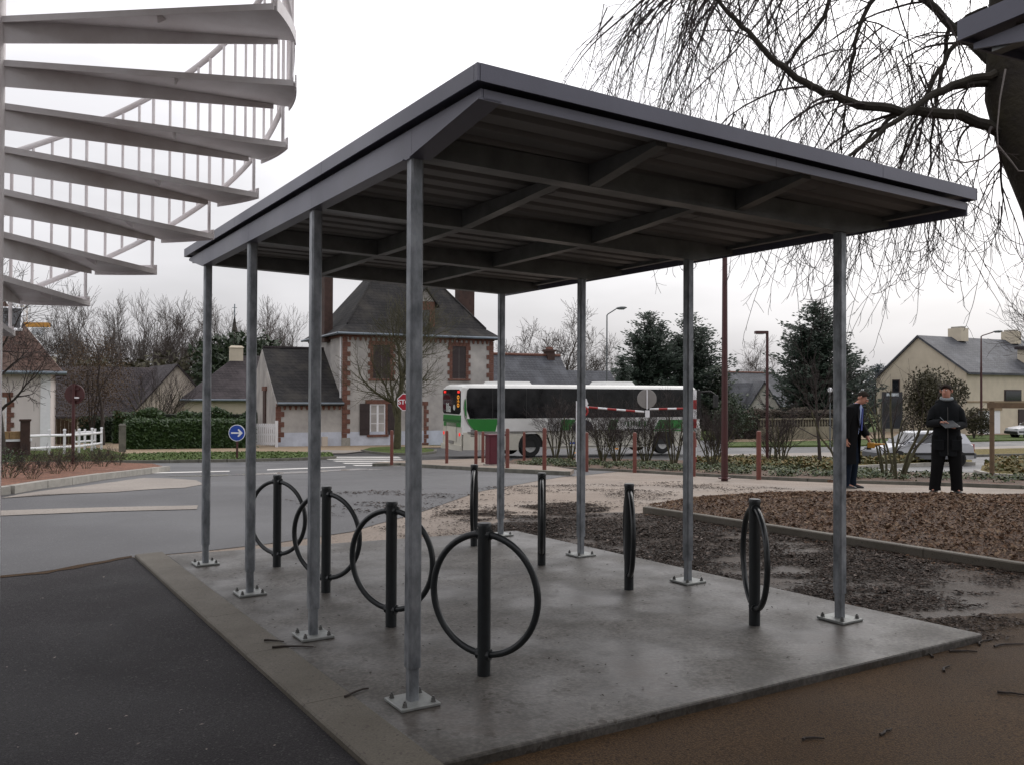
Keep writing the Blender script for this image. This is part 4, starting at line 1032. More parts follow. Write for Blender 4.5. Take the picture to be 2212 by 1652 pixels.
# ------------------------------------------------------------------ vegetation
m_bark = mat('grey_bark', (.045, .036, .030), .9, .35, 6, .4, 30)
m_bark_g = mat('mossy_bark', (.060, .055, .027), .9, .4, 5, .4, 30)
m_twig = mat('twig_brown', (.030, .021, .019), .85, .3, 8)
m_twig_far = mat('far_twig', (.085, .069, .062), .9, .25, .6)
def branch_path(rnd, p, d, ln, n, wob, grav):
    pts = [p.copy()]; d = d.normalized(); st = ln/n
    for i in range(n):
        d = (d+Vector((rnd.gauss(0, wob), rnd.gauss(0, wob), rnd.gauss(0, wob)))+Vector((0, 0, grav))).normalized(); p = p+d*st; pts.append(p.copy())
    return pts, d
def bare_tree_mesh(seed, h, r0, trunk_frac=.3, spread=.75, levels=4, kids=(7, 5, 4, 3), minr=.008, up=.06, lratio=.62, mt=None, mb=None):
    rnd = random.Random(seed); T = MB(); B = MB()
    def grow(p, d, ln, r, lev):
        n = 6 if lev == 0 else (5 if lev < 3 else 3)
        pts, d2 = branch_path(rnd, p, d, ln, n, .06 if lev == 0 else .13, up if lev else 0)
        rr = [max(minr*.7, r*(1-.65*i/n)) for i in range(n+1)]
        (T if lev == 0 else B).tube(pts, rr, 9 if lev == 0 else (6 if lev == 1 else (4 if lev == 2 else 3)), caps=lev < 2)
        if lev >= levels: return
        k = kids[min(lev, len(kids)-1)]
        for i in range(k):
            t = (trunk_frac+(1-trunk_frac)*(i+rnd.random()*.8)/k) if lev == 0 else (.25+.75*(i+rnd.random())/k)
            t = min(t, .99); j = min(int(t*n), n-1); f = t*n-j; q = pts[j].lerp(pts[j+1], f)
            ax = (pts[j+1]-pts[j]).normalized(); az = rnd.uniform(0, 6.28) if lev else (i*2.4+rnd.uniform(-.4, .4))
            o = ax.orthogonal().normalized(); o.rotate(Matrix.Rotation(az, 3, ax))
            sp = spread*rnd.uniform(.7, 1.25); dd = (ax*math.cos(sp)+o*math.sin(sp))
            grow(q, dd, ln*lratio*rnd.uniform(.7, 1.15)*(1-.35*t if lev == 0 else 1), rr[j]*rnd.uniform(.45, .65), lev+1)
        grow(pts[-1], d2, ln*.55, rr[-1], lev+1)
    grow(Vector((0, 0, -.1)), Vector((0, 0, 1)), h*.62, r0, 0)
    return T.mesh('trunk', mt or m_bark, True), B.mesh('crown', mb or m_twig, False, fix=False)
def place_tree(meshes, name, label, x, y, scale=1., rz=0., group=None, cat='tree', dz=-.05):
    r = empty(name, (x, y, gz(x, y)+dz), rz, label, cat, group); r.scale = (scale,)*3 if not isinstance(scale, tuple) else scale
    put('trunk', meshes[0], r); put('crown', meshes[1], r); return r
# --- wood behind the left houses
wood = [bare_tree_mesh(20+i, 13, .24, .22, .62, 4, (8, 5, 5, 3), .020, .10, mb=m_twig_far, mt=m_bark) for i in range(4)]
wl = [(118, 88, 11.0), (165, 96, 13.6), (205, 90, 11.5), (240, 102, 13.8), (275, 92, 12.2), (312, 100, 13.2), (345, 95, 12.2), (382, 104, 13), (415, 96, 12.6), (448, 102, 12.8), (478, 98, 12.4), (545, 98, 12.6), (582, 104, 12.8), (615, 98, 11.5), (640, 108, 11.2), (296, 112, 12.5), (365, 115, 12.6), (430, 118, 13.), (560, 120, 13.)]
wl_lab = ['bare tree in the wood behind the cream bungalow roof', 'bare tree in the wood between bungalow roof and chimney house', 'bare tree in the wood behind the chimney house']
for i, (px_, s, h) in enumerate(wl):
    x, y = xy(s, (px_-1106)/1888*s); place_tree(wood[i % 4], 'bare_tree', wl_lab[0 if px_ < 300 else (1 if px_ < 430 else 2)], x, y, h/13*.92, i*1.3, ['trees behind the bungalow', 'trees between the roofs', 'trees behind the chimney house'][0 if px_ < 300 else (1 if px_ < 430 else 2)])
# undergrowth: dark evergreen mass under the wood
def leaf_cloud(b, rnd, c, rad, n, size, flat=1.):
    for i in range(n):
        u = Vector((rnd.gauss(0, 1), rnd.gauss(0, 1), rnd.gauss(0, 1))); u.normalize(); u *= rnd.random()**.33
        p = Vector((c[0]+u.x*rad[0], c[1]+u.y*rad[1], c[2]+u.z*rad[2]))
        a = Vector((rnd.gauss(0, 1), rnd.gauss(0, 1), rnd.gauss(0, 1)*flat)).normalized()*size*rnd.uniform(.6, 1.4); q = a.orthogonal().normalized(); q.rotate(Matrix.Rotation(rnd.uniform(0, 6.28), 3, a.normalized())); q *= a.length*.45
        b.add([p-a, p+q, p+a, p-q], [(0, 1, 2, 3)])
m_ever = mat('evergreen_leaf', (.014, .026, .012), .6, .0, 2.5, col2=(.035, .055, .022)); m_ever2 = mat('conifer_needle', (.008, .018, .011), .7, .0, 1.5, col2=(.022, .042, .022))
m_hedge = mat('hedge_leaf', (.016, .036, .010), .5, .0, 4, col2=(.045, .085, .020)); m_brownleaf = mat('dry_beech_leaf', (.060, .036, .018), .8, .0, 2, col2=(.11, .07, .035)); m_olive = mat('olive_leaf', (.030, .028, .012), .7, .0, 2, col2=(.06, .052, .024))
def bush(name, label, x, y, rad, n, size, m_, cat='bush', group=None, seed=1, stem=True, lumps=9):
    rnd = random.Random(seed); r = empty(name, (x, y, gz(x, y)), 0, label, cat, group); b = MB()
    for i in range(lumps):
        u = Vector((rnd.uniform(-1, 1), rnd.uniform(-1, 1), rnd.uniform(-.2, 1))); k = rnd.uniform(.35, .6)
        leaf_cloud(b, rnd, (u.x*rad[0]*.6, u.y*rad[1]*.6, rad[2]*(.5+.45*u.z)), (rad[0]*k, rad[1]*k, rad[2]*k*.8), n//lumps, size)
    b.build('foliage', m_, r, fix=False)
    st = MB()
    for i in range(5): st.tube([(0, 0, -.1), (rnd.uniform(-.3, .3)*rad[0], rnd.uniform(-.3, .3)*rad[1], rad[2]*.8)], [.05, .02], 5)
    st.build('stem', m_bark, r)
    return r
x, y = xy(84, (210-1106)/1888*84); bush('evergreen_mass', 'dark evergreen clump under the bare trees left of the bungalow roof', x, y, (6, 3, 5), 5000, .28, m_olive, 'bush', None, 4)
x, y = xy(86, (535-1106)/1888*86); bush('ivy_thicket', 'dark ivy thicket under the bare trees behind the chimney house', x, y, (6, 3, 7.5), 6000, .3, m_ever, 'bush', None, 5, lumps=14)
x, y = xy(86, (430-1106)/1888*86); bush('bramble_thicket', 'brownish thicket below bare trees between the two house roofs', x, y, (7, 3, 5.5), 5000, .3, m_olive, 'bush', None, 6, lumps=14)
# brown leaved tree by the round sign
x, y = xy(50, (196-1106)/1888*50); bush('brown_leaved_tree', 'brown leaved tree spreading in front of the purple slate bungalow roof', x, y, (2.6, 1.8, 5.2), 9000, .05, m_brownleaf, 'tree', None, 8, lumps=22)
# --- street tree on the grass island
st_m = bare_tree_mesh(77, 7.9, .21, .30, .80, 4, (13, 6, 5, 3), .009, .07, .60, mt=m_bark_g, mb=m_bark_g)
p = G(857, 971); place_tree(st_m, 'street_tree', 'bare street tree on the small grass island before the brick trimmed house', p.x, p.y, 1.0, 1.0)
# left edge tree
lt = bare_tree_mesh(31, 7.4, .15, .25, .85, 4, (10, 6, 5, 3), .009, .05, mb=m_twig)
x, y = xy(34, (4-1106)/1888*34); place_tree(lt, 'bare_garden_tree', 'bare tree with long sideways branches before the white house', x, y, 1.12, 2.6)
# trees behind the slate roofs
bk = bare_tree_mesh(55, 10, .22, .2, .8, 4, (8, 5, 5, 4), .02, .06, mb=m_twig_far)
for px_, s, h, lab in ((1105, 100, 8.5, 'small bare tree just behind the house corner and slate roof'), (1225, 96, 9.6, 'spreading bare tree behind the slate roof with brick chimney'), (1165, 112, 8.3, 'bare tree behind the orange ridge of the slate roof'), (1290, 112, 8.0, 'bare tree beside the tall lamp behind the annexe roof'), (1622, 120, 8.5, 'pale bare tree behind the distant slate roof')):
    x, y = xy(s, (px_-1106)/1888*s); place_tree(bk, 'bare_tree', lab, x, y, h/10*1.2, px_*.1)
# --- conifers
def conifer(name, label, x, y, h, rad, seed, dens=1., m_=None, droop=.2, double=False):
    rnd = random.Random(seed); r = empty(name, (x, y, gz(x, y)), 0, label, 'conifer'); b = MB(); t = MB()
    tops = [(0, 0, h)]+([(rad*.35, 0, h*.9), (-rad*.3, .3, h*.82)] if double else [])
    for (tx, ty, th) in tops:
        t.tube([(tx*.4, ty, 0), (tx*.8, ty, th*.5), (tx, ty, th)], [.22, .14, .02], 6)
        k = 0; z = h*.04
        while z < th*.99:
            f = z/th; R = rad*(1-f)**.58*(1.0 if tx == 0 else .7)*rnd.uniform(.75, 1.2)+.12
            for i in range(5):
                a = rnd.uniform(0, 6.28); R_ = R*rnd.uniform(.45, 1.5); n = int(max(7, R_*20*dens))
                for j in range(n):
                    u = (j+.5)/n; lift = .35*R_*u*u-.1*R_*u
                    p = Vector((tx*f+math.cos(a)*R_*u, ty+math.sin(a)*R_*u, z+lift+rnd.gauss(0, .12)))
                    p += Vector((rnd.gauss(0, .16), rnd.gauss(0, .16), 0))*(.4+u)
                    s_ = rnd.uniform(.18, .40)*(1.0-.35*f); dv = Vector((math.cos(a)+rnd.gauss(0, .5), math.sin(a)+rnd.gauss(0, .5), rnd.uniform(-.2, .9))).normalized()*s_; q = dv.orthogonal().normalized()*s_*.35
                    b.add([p-dv*.5, p+q, p+dv, p-q], [(0, 1, 2, 3)])
            z += .30*(1-.4*f)
    b.build('crown', m_ or m_ever2, r, fix=False); t.build('trunk', m_bark, r); return r
def con(px_, s, top, rad, name, lab, seed, **k):
    x, y = xy(s, (px_-1106)/1888*s); conifer(name, lab, x, y, zpx(px_, top, s)-gz(x, y), rad, seed, **k)
con(1402, 84, 672, 4.2, 'spruce_tree', 'tall dark conifer with ragged top behind the bus roof', 1, double=True)
con(1492, 86, 680, 4.4, 'spruce_tree', 'dark conifer with spreading side boughs behind the bus front', 2, double=True)
con(1345, 80, 770, 1.3, 'young_conifer', 'slim dark young conifer beside the tall grey lamp post', 3)
con(1762, 76, 652, 4.4, 'cypress_tree', 'broad dark cypress standing between the two far houses', 4, double=True, dens=1.25)
con(1828, 78, 742, 2.6, 'cypress_tree', 'lower dark cypress joined to the right side of the broad one', 5, dens=1.1)
con(1897, 160, 788, 5.0, 'distant_conifer', 'distant conifer with haze blue painted into its colour, behind the cream garage house', 6, m_=mat('hazed_needle', (.030, .048, .055), .8, .2, 1))  # bluish needle colour stands in for distance haze
con(1552, 84, 790, 2.6, 'round_conifer', 'small conifer at the foot of the spreading conifer, right of the bus', 7, m_=m_ever)
# --- hedges
def hedge(name, label, a, b2, wd, h, m_, n, seed, size=.06, top_wob=.06):
    rnd = random.Random(seed); A = Vector((a[0], a[1])); B = Vector((b2[0], b2[1])); d = (B-A); L_ = d.length; d.normalize(); nn = Vector((-d.y, d.x))
    o = A; z0 = gz(A.x, A.y); z1 = gz(B.x, B.y)
    r = empty(name, (A.x, A.y, z0), math.atan2(d.y, d.x), label, 'hedge')
    b = MB()
    for i in range(n):
        u = rnd.random()*L_; k = rnd.random()
        hz = h*(1+top_wob*mnoise.noise((u*.8, seed, 0)))
        if k < .55: p = Vector((u, -wd/2+rnd.gauss(0, .05), rnd.random()*hz))
        elif k < .85: p = Vector((u, rnd.uniform(-wd/2, wd/2), hz+rnd.gauss(0, .05)))
        elif k < .92: p = Vector((rnd.choice((0, L_))+rnd.gauss(0, .05), rnd.uniform(-wd/2, wd/2), rnd.random()*hz))
        else: p = Vector((u, wd/2+rnd.gauss(0, .05), rnd.random()*hz))
        p.z += (z1-z0)*u/L_
        a_ = Vector((rnd.gauss(0, 1), rnd.gauss(0, 1), rnd.gauss(0, 1))).normalized()*size*rnd.uniform(.6, 1.4); q = a_.orthogonal().normalized()*size*.5
        b.add([p-a_, p+q, p+a_, p-q], [(0, 1, 2, 3)])
    c = MB(); zz = (z1-z0)
    c.add([Vector((x_, y_, z_+(zz if x_ else 0))) for z_ in (-.1, h*.97) for x_, y_ in ((0, -wd/2+.04), (L_, -wd/2+.04), (L_, wd/2-.04), (0, wd/2-.04))], [(3, 2, 1, 0), (4, 5, 6, 7), (0, 1, 5, 4), (1, 2, 6, 5), (2, 3, 7, 6), (3, 0, 4, 7)])
    r_ = c.build('core', mat('hedge_core', (.008, .012, .005), .9), r); b.build('foliage', m_, r, fix=False)
    return r
a = at(272, 975, 44); b2 = at(546, 972, 46.5); hedge('clipped_hedge', 'clipped dark green hedge along the pavement by the white picket gate', a, b2, 1.2, zpx(400, 908, 45)-gz(a.x, a.y), m_hedge, 15000, 1, .09)
a = at(250, 975, 52); b2 = at(600, 972, 54); hedge('tall_back_hedge', 'taller ragged hedge behind the clipped pavement hedge', a, b2, 1.4, zpx(500, 892, 53)-gz(a.x, a.y), m_hedge, 9000, 2, .13, .35)
a = at(180, 975, 54); b2 = at(285, 972, 54); hedge('low_garden_hedge', 'low dark hedge behind the white rail fence', a, b2, 1.0, zpx(230, 903, 54)-gz(a.x, a.y), m_ever, 6000, 3, .09, .15)
a = at(1555, 955, 62); b2 = at(1840, 950, 66); hedge('brown_wall_hedge', 'brown hedge rising above the pale garden wall', a, b2, 1.2, zpx(1700, 888, 63)-gz(a.x, a.y), mat('brown_hedge_leaf', (.030, .022, .014), .8, 0, 3, col2=(.07, .05, .032)), 6500, 4, .13, .2)
x, y = xy(60, (1585-1106)/1888*60); bush('garden_evergreen', 'round dark evergreen bush at the end of the garden wall', x, y, (1.6, 1.4, 2.3), 2600, .1, m_ever, seed=11)
x, y = xy(66, (2030-1106)/1888*66); bush('olive_bush', 'large olive brown bush before the cream garage house', x, y, (3.0, 2.2, 4.0), 15000, .11, m_olive, seed=12, lumps=18)
x, y = xy(64, (2105-1106)/1888*64); bush('olive_bush', 'small brown bush left of the white garage door', x, y, (1.1, 1.0, 1.9), 3000, .08, m_olive, seed=13)
# round bare bush before the bungalow gable
rb = MB(); rnd = random.Random(5)
def multi_stem(seed, n, h, r0, spread, levels=3, lean=(0, 0), minr=.004, mb=None, kids=5, up=.05):
    rnd = random.Random(seed); T = MB(); B = MB()
    def grow(p, d, ln, r, lev):
        nseg = 5 if lev < 2 else 3
        pts, d2 = branch_path(rnd, p, d, ln, nseg, .09, up)
        rr = [max(minr*.6, r*(1-.6*i/nseg)) for i in range(nseg+1)]
        (T if lev == 0 else B).tube(pts, rr, 6 if lev == 0 else (4 if lev == 1 else 3), caps=lev == 0)
        if lev >= levels: return
        for i in range(kids):
            t = .3+.68*(i+rnd.random())/kids; j = min(int(t*nseg), nseg-1); q = pts[j].lerp(pts[j+1], t*nseg-j); ax = (pts[j+1]-pts[j]).normalized(); o = ax.orthogonal().normalized(); o.rotate(Matrix.Rotation(rnd.uniform(0, 6.28), 3, ax)); sp = rnd.uniform(.35, .8)
            grow(q, ax*math.cos(sp)+o*math.sin(sp), ln*rnd.uniform(.35, .6), rr[j]*.5, lev+1)
    for i in range(n):
        a = i*2.4+rnd.uniform(-.4, .4); sp = spread*rnd.uniform(.4, 1.1)
        d = Vector((math.cos(a)*math.sin(sp)+lean[0], math.sin(a)*math.sin(sp)+lean[1], math.cos(sp)))
        grow(Vector((math.cos(a)*.06, math.sin(a)*.06, -.05)), d, h*rnd.uniform(.55, .8), r0*rnd.uniform(.6, 1.1), 0)
    return T.mesh('stems', mb or m_bark_g, True), B.mesh('twigs', m_twig if mb is None else mb, False, fix=False)
def place_shrub(ms, name, label, x, y, sc_=1., rz=0., group=None, dz=.03):
    r = empty(name, (x, y, gz(x, y)+dz), rz, label, 'shrub', group); r.scale = (sc_,)*3; put('stems', ms[0], r); put('twigs', ms[1], r); return r
bb_ = multi_stem(3, 14, 4.2, .04, .75, 2, minr=.008, kids=7)
x, y = xy(55, (340-1106)/1888*55); place_shrub(bb_, 'bare_round_bush', 'rounded bare bush in front of the bungalow gable', x, y, 1.2)
yb = bare_tree_mesh(91, 5.5, .13, .12, .7, 3, (3, 5, 5), .012, .05)
x, y = xy(49, (222-1106)/1888*49); place_tree(yb, 'forked_garden_tree', 'small forked bare tree behind the white rail fence', x, y, 1.0, .4)
# shrubs of the central planting bed
sp_m = [multi_stem(44, 4, 2.6, .040, .42, 2, kids=4), multi_stem(45, 5, 2.4, .030, .35, 2, kids=4)]
sh_m = [multi_stem(41, 8, 2.3, .030, .45, 3, kids=6), multi_stem(42, 11, 2.1, .026, .55, 3, kids=6), multi_stem(43, 5, 2.5, .042, .38, 3, kids=6)]
sl_ = [(1200, 988, 0, 1.0, 'multi-stemmed bare shrub beside the rear wheel side of the bus, behind the bollards'), (1232, 992, 2, 1.05, 'leaning bare shrub next to the parking gantry pivot'), (1302, 995, 1, 1.1, 'bushy bare shrub under the striped height bar'), (1332, 999, 1, .95, 'dense low bare shrub between two bollards below the striped bar'), (1395, 1001, 1, 1.05, 'many-stemmed bare shrub under the round sign back'), (1455, 1004, 2, 1.05, 'bare shrub with thick leaning trunk near the bus front wheel'), (1540, 1008, 1, .95, 'fan shaped bare shrub beside the tall maroon lamp post'), (1552, 1002, 2, .8, 'small bare shrub right behind the tall maroon lamp post'), (1686, 1006, 2, 1.0, 'bare shrub with slanted trunk right of the short maroon lamp'), (1668, 1002, 1, .8, 'low bare shrub at the foot of the short maroon lamp'), (1828, 1030, 2, .9, 'thin leaning bare shrub beside the bowed man'), (1915, 1030, 2, 1.0, 'bare shrub with two leaning stems between the two men'), (1942, 1034, 0, 1.0, 'upright bare shrub between the two men and the silver car')]
for i, (px_, py_, k, sc_, lab) in enumerate(sl_):
    p = G(px_, py_); place_shrub(sh_m[k] if px_ < 1800 else sp_m[i % 2], 'bare_shrub', lab, p.x, p.y, sc_, i*1.7, 'bare shrubs in the planting bed', .0)
# thin young trunk in the bed, beside the near right post
p = G(1772, 1003); yt = bare_tree_mesh(61, 4.2, .07, .45, .45, 3, (7, 5, 4), .006, .08); place_tree(yt, 'young_tree', 'young straight bare tree in the dry grass left of the bowed man', p.x, p.y, 1.0)
p = G(2205, 1020); yt2 = bare_tree_mesh(62, 5.6, .08, .3, .6, 4, (9, 5, 4, 3), .006, .07); place_tree(yt2, 'staked_young_tree', 'staked young bare tree on the kerbed island by the timber frame', p.x+.5, p.y-.35, 1.0)
# ground cover
def ground_cover(name, label, poly, n, size, mats_, seed, hgt=.12, dens=None, z=.008):
    rnd = random.Random(seed); b = MB(); xs = [p[0] for p in poly]; ys = [p[1] for p in poly]; k = 0
    while k < n:
        x_, y_ = rnd.uniform(min(xs), max(xs)), rnd.uniform(min(ys), max(ys))
        if not inside((x_, y_), poly): continue
        c = mnoise.noise((x_*.9, y_*.9, seed))+.5*mnoise.noise((x_*3, y_*3, seed))
        if dens is not None and c < dens+rnd.uniform(-.15, .15): continue
        b.m = rnd.randrange(len(mats_)); hh = hgt*(.4+.6*max(0, c+.5))
        p = Vector((x_, y_, gz(x_, y_)+z+rnd.random()*hh)); s_ = size*rnd.uniform(.6, 1.4)
        a_ = Vector((rnd.gauss(0, 1), rnd.gauss(0, 1), rnd.gauss(0, .5))).normalized()*s_; q = a_.cross(Vector((0, 0, 1))).normalized()*s_*.5+Vector((0, 0, rnd.gauss(0, .3)*s_))
        b.add([p-a_, p+q, p+a_, p-q], [(0, 1, 2, 3)]); k += 1
    return tag(b.build(name, mats_, fix=False), label, 'ground cover', kind='stuff')
m_gc = [mat('cover_green', (.045, .066, .020), .6, .2, 8), mat('cover_green_dark', (.028, .050, .014), .6, .2, 8), mat('cover_yellow', (.085, .095, .03), .7, .2, 8)]
m_dry = [mat('dry_blade', (.17, .12, .04), .8, .25, 8), mat('dry_blade_b', (.10, .085, .03), .8, .25, 8), mat('cover_yellow', (.085, .095, .03))]
bp_ = [(p[0], p[1]) for p in bed_front+bed_back]
ground_cover('ground_cover', 'low green ground cover plants in the planting bed', PX((1110, 1003), (1500, 1019), (1800, 1034), (2212, 1046), (2212, 1034), (1840, 1016), (1500, 1004), (1160, 993)), 20000, .034, m_gc, 2, .14, .16)
ground_cover('dry_ground_cover', 'ochre dry grass tufts at the back of the planting bed', PX((1500, 1004), (1640, 1012), (1835, 1018), (1825, 994), (1640, 993), (1500, 995)), 9000, .07, m_dry, 3, .25, -.1)
ground_cover('dry_island_grass', 'ochre dry tufts on the kerbed island by the silver car', PX((1840, 1008), (1900, 1006), (1990, 1002), (2090, 1000), (1990, 991), (1900, 986), (1835, 989)), 6000, .07, m_dry, 4, .3, -.4, .075)
ground_cover('dry_stake_grass', 'ochre tufts around the timber stake frame', PX((2125, 1022), (2150, 1029), (2330, 1039), (2330, 1002), (2150, 1002)), 5000, .06, m_dry, 5, .28, -.5, .1)
ground_cover('verge_grass', 'short green grass of the far street verge', [(p[0], p[1]) for p in vf+vb], 16000, .05, [mat('grass_a', (.06, .10, .02), .8, .2, 8), mat('grass_b', (.09, .13, .03), .8, .2, 8)], 6, .05, None, .062)
# little shrubs in the red mulch bed
ms_ = [multi_stem(71+i, 12, .75, .008, .7, 2, minr=.004, kids=5) for i in range(2)]
for i, (px_, py_, sc_, lf) in enumerate([(18, 1040, 1.2, 1), (-20, 1030, 1.2, 1), (70, 1043, .9, 0), (120, 1030, 1.0, 0), (150, 1024, 1.05, 0), (185, 1018, 1.0, 0), (222, 1013, 1.05, 0), (215, 1006, 1.1, 1), (255, 1010, .95, 0), (95, 1015, 1., 0), (135, 1008, 1.1, 0), (45, 1020, 1., 0)]):
    p = G(px_, py_); r = place_shrub(ms_[i % 2], 'low_bed_shrub', 'leafy green low shrub in the red mulch bed' if lf else 'bare brown low shrub in the red mulch bed', p.x, p.y, sc_*.72, i*1.1, 'leafy low shrubs in the red mulch bed' if lf else 'bare low shrubs in the red mulch bed', .06)
    rnd = random.Random(i); b = MB(); leaf_cloud(b, rnd, (0, 0, .36), (.38, .38, .32), 420 if lf else 260, .022, .6); b.build('leaves', m_hedge if lf else m_brownleaf, r, fix=False)
# --- weeping tree
def weeping():
    rnd = random.Random(17); bx, by = xy(8.9, 5.62); z0 = gz(bx, by)+.1
    root = empty('weeping_tree', (bx, by, z0), 0, 'large bare weeping tree with thick mossy trunk and hanging twigs over the shelter roof', 'tree'); O = Vector((bx, by, z0))
    L = lambda p: Vector(p)-O
    tp = [(2330, 1200), (2300, 900), (2300, 600), (2266, 440), (2222, 320), (2185, 200), (2180, 110), (2175, 20), (2170, -80)]
    tr = [.34, .28, .25, .25, .27, .25, .21, .17, .13]
    tpts = [L(at(px_, py_, 8.9+.0*i)) for i, (px_, py_) in enumerate(tp)]; tpts[0] = Vector((.2, 0, -.3)); tpts[1] = Vector((.16, 0, 1.0))
    T = MB().tube(tpts, tr, 16); T.build('trunk', mat('weeping_trunk_bark', (.013, .009, .007), .9, .0, 3, .8, 18, col2=(.030, .024, .011)), root, smooth=True)
    for k, (px_, py_, r_) in enumerate(((2140, 235, .16), (2210, 160, .2), (2190, 330, .14))[:0]):
        c = L(at(px_, py_, 8.85)); b = MB(); R3 = []
        b.lathe([(.01, -r_)]+[(r_*math.cos(a*math.pi/12), r_*math.sin(a*math.pi/12)) for a in range(-5, 6)]+[(.01, r_)], c, 18); b.build('burr', MATS['weeping_trunk_bark'], root, smooth=True)
    limbs = []
    def limb(pl, r0, r1, name='limb', m_=None, n=8):
        P = [L(at(*q)) for q in pl]; Q = []
        for i in range(len(P)-1):     # catmull-rom
            p0 = P[max(i-1, 0)]; p1 = P[i]; p2 = P[i+1]; p3 = P[min(i+2, len(P)-1)]
            for k in range(4):
                t = k/4; Q.append(.5*((2*p1)+(p2-p0)*t+(2*p0-5*p1+4*p2-p3)*t*t+(-p0+3*p1-3*p2+p3)*t**3))
        Q.append(P[-1]); Q = [q+Vector((rnd.gauss(0, .008), rnd.gauss(0, .008), rnd.gauss(0, .008))) for q in Q]
        rr = [r0+(r1-r0)*i/(len(Q)-1) for i in range(len(Q))]
        MB().tube(Q, rr, n).build(name, m_ or mat('dark_limb_bark', (.022, .018, .012), .9, .35, 6, .4, 30), root, smooth=True); limbs.append((Q, rr)); return Q
    limb([(2165, 285, 8.9), (2090, 258, 8.9), (2000, 240, 8.8), (1900, 234, 8.7), (1820, 214, 8.7), (1750, 185, 8.7), (1690, 148, 8.7), (1640, 95, 8.7), (1590, 45, 8.8), (1540, -10, 8.9)], .060, .018)
    limb([(2150, 160, 8.8), (2080, 175, 8.8), (2000, 215, 8.7), (1930, 265, 8.6), (1870, 310, 8.5), (1820, 350, 8.4), (1780, 400, 8.4)], .042, .008)
    limb([(2150, 180, 8.9), (2060, 190, 9.0), (1960, 235, 9.1), (1900, 275, 9.2), (1850, 330, 9.2), (1800, 420, 9.3)], .036, .008)
    limb([(2140, 130, 9.0), (2060, 60, 9.2), (1990, -10, 9.3), (1930, -30, 9.3), (1880, 10, 9.3), (1850, 90, 9.2), (1830, 200, 9.2), (1815, 330, 9.2)], .05, .008)
    limb([(1800, -40, 9.0), (1780, 40, 9.0), (1720, 110, 9.0), (1690, 170, 9.0), (1665, 230, 9.0), (1660, 330, 9.0)], .024, .005)
    limb([(2110, 60, 9.1), (2060, 100, 9.1), (2030, 150, 9.1), (1990, 230, 9.1), (1950, 330, 9.1), (1940, 480, 9.0)], .03, .006)
    limb([(2130, 20, 9.2), (2055, 60, 9.4), (2040, 130, 9.4), (2020, 240, 9.4), (2010, 330, 9.3), (2000, 420, 9.3)], .03, .006)
    # high arching limbs outside the picture that carry the curtain
    tops = []
    for (a, b2, sd) in ((1330, 60, 9.0), (1450, -20, 9.4), (1560, -60, 8.8), (1640, -40, 9.6), (1720, -60, 9.2), (1900, -60, 8.8), (2000, -60, 9.4), (2100, -50, 9.8), (2200, -50, 9.6), (2300, 50, 9.2)):
        limb([(2172, -60, 8.95), ((a+2172)/2, -190-abs(2172-a)*.06, (8.95+sd)/2+.1), (a, b2-10, sd)], .035, .010, n=6)
    # hanging branches with side twigs
    tw = MB(); hang = MB()
    def side(p, d, ln, r):
        n = 5; pts = [p.copy()]; d = d.normalized()
        for i in range(n):
            g = -.16 if i < n-2 else .20
            d = (d+Vector((rnd.gauss(0, .12), rnd.gauss(0, .12), g))).normalized(); p = p+d*(ln/n); pts.append(p.copy())
        tw.tube(pts, [r*(1-.35*i/n) for i in range(n+1)], 3, caps=False)
        if ln > .25:
            for k in range(2):
                j = rnd.randrange(1, n); side(pts[j], (pts[j]-pts[j-1]).normalized()+Vector((rnd.gauss(0, .6), rnd.gauss(0, .6), rnd.gauss(0, .4))), ln*rnd.uniform(.3, .5), r*.7)
    def hanging(p, d, ln, r, dn=-.16, sd=1.):
        n = max(6, int(ln/.16)); pts = [p.copy()]; d = d.normalized(); ph = rnd.uniform(0, 6)
        for i in range(n):
            d = (d+Vector((rnd.gauss(0, .11), rnd.gauss(0, .11), dn+rnd.gauss(0, .06)))).normalized()
            if d.z < -.98: d = (d+Vector((rnd.gauss(0, .2), rnd.gauss(0, .2), 0))).normalized()
            p = p+d*(ln/n); pts.append(p.copy())
        rr = [max(.0030, r*(1-.8*i/n)) for i in range(n+1)]
        hang.tube(pts, rr, 4, caps=False)
        for i in range(1, n):
            for _ in range(1 if rnd.random() < .75*sd else 0):
                a = rnd.uniform(0, 6.28); dd = (pts[i+1]-pts[i]).normalized()*.7+Vector((math.cos(a), math.sin(a), rnd.uniform(-.2, .5)))*.8
                side(pts[i], dd, rnd.uniform(.18, .5)*(1-.4*i/n), max(.0029, rr[i]*.55))
        side(pts[-1], pts[-1]-pts[-2], .3, .003)
    for li, (Q, rr) in enumerate(limbs):
        tot = sum((Q[i+1]-Q[i]).length for i in range(len(Q)-1)); cnt = int(tot*(5.0 if li < 7 else 3.8))
        for k in range(cnt):
            j = rnd.randrange(1, len(Q)-1) if li < 7 else rnd.randrange(len(Q)//3, len(Q)-1); t = (Q[j+1]-Q[j-1]).normalized()
            d = t*rnd.uniform(.1, .9)+Vector((rnd.gauss(0, .55), rnd.gauss(0, .55), rnd.uniform(-.5, .3)))
            hanging(Q[j], d, rnd.uniform(.7, 2.1), max(.005, rr[j]*.35))
        hanging(Q[-1], Q[-1]-Q[-2], rnd.uniform(.8, 1.5), rr[-1])
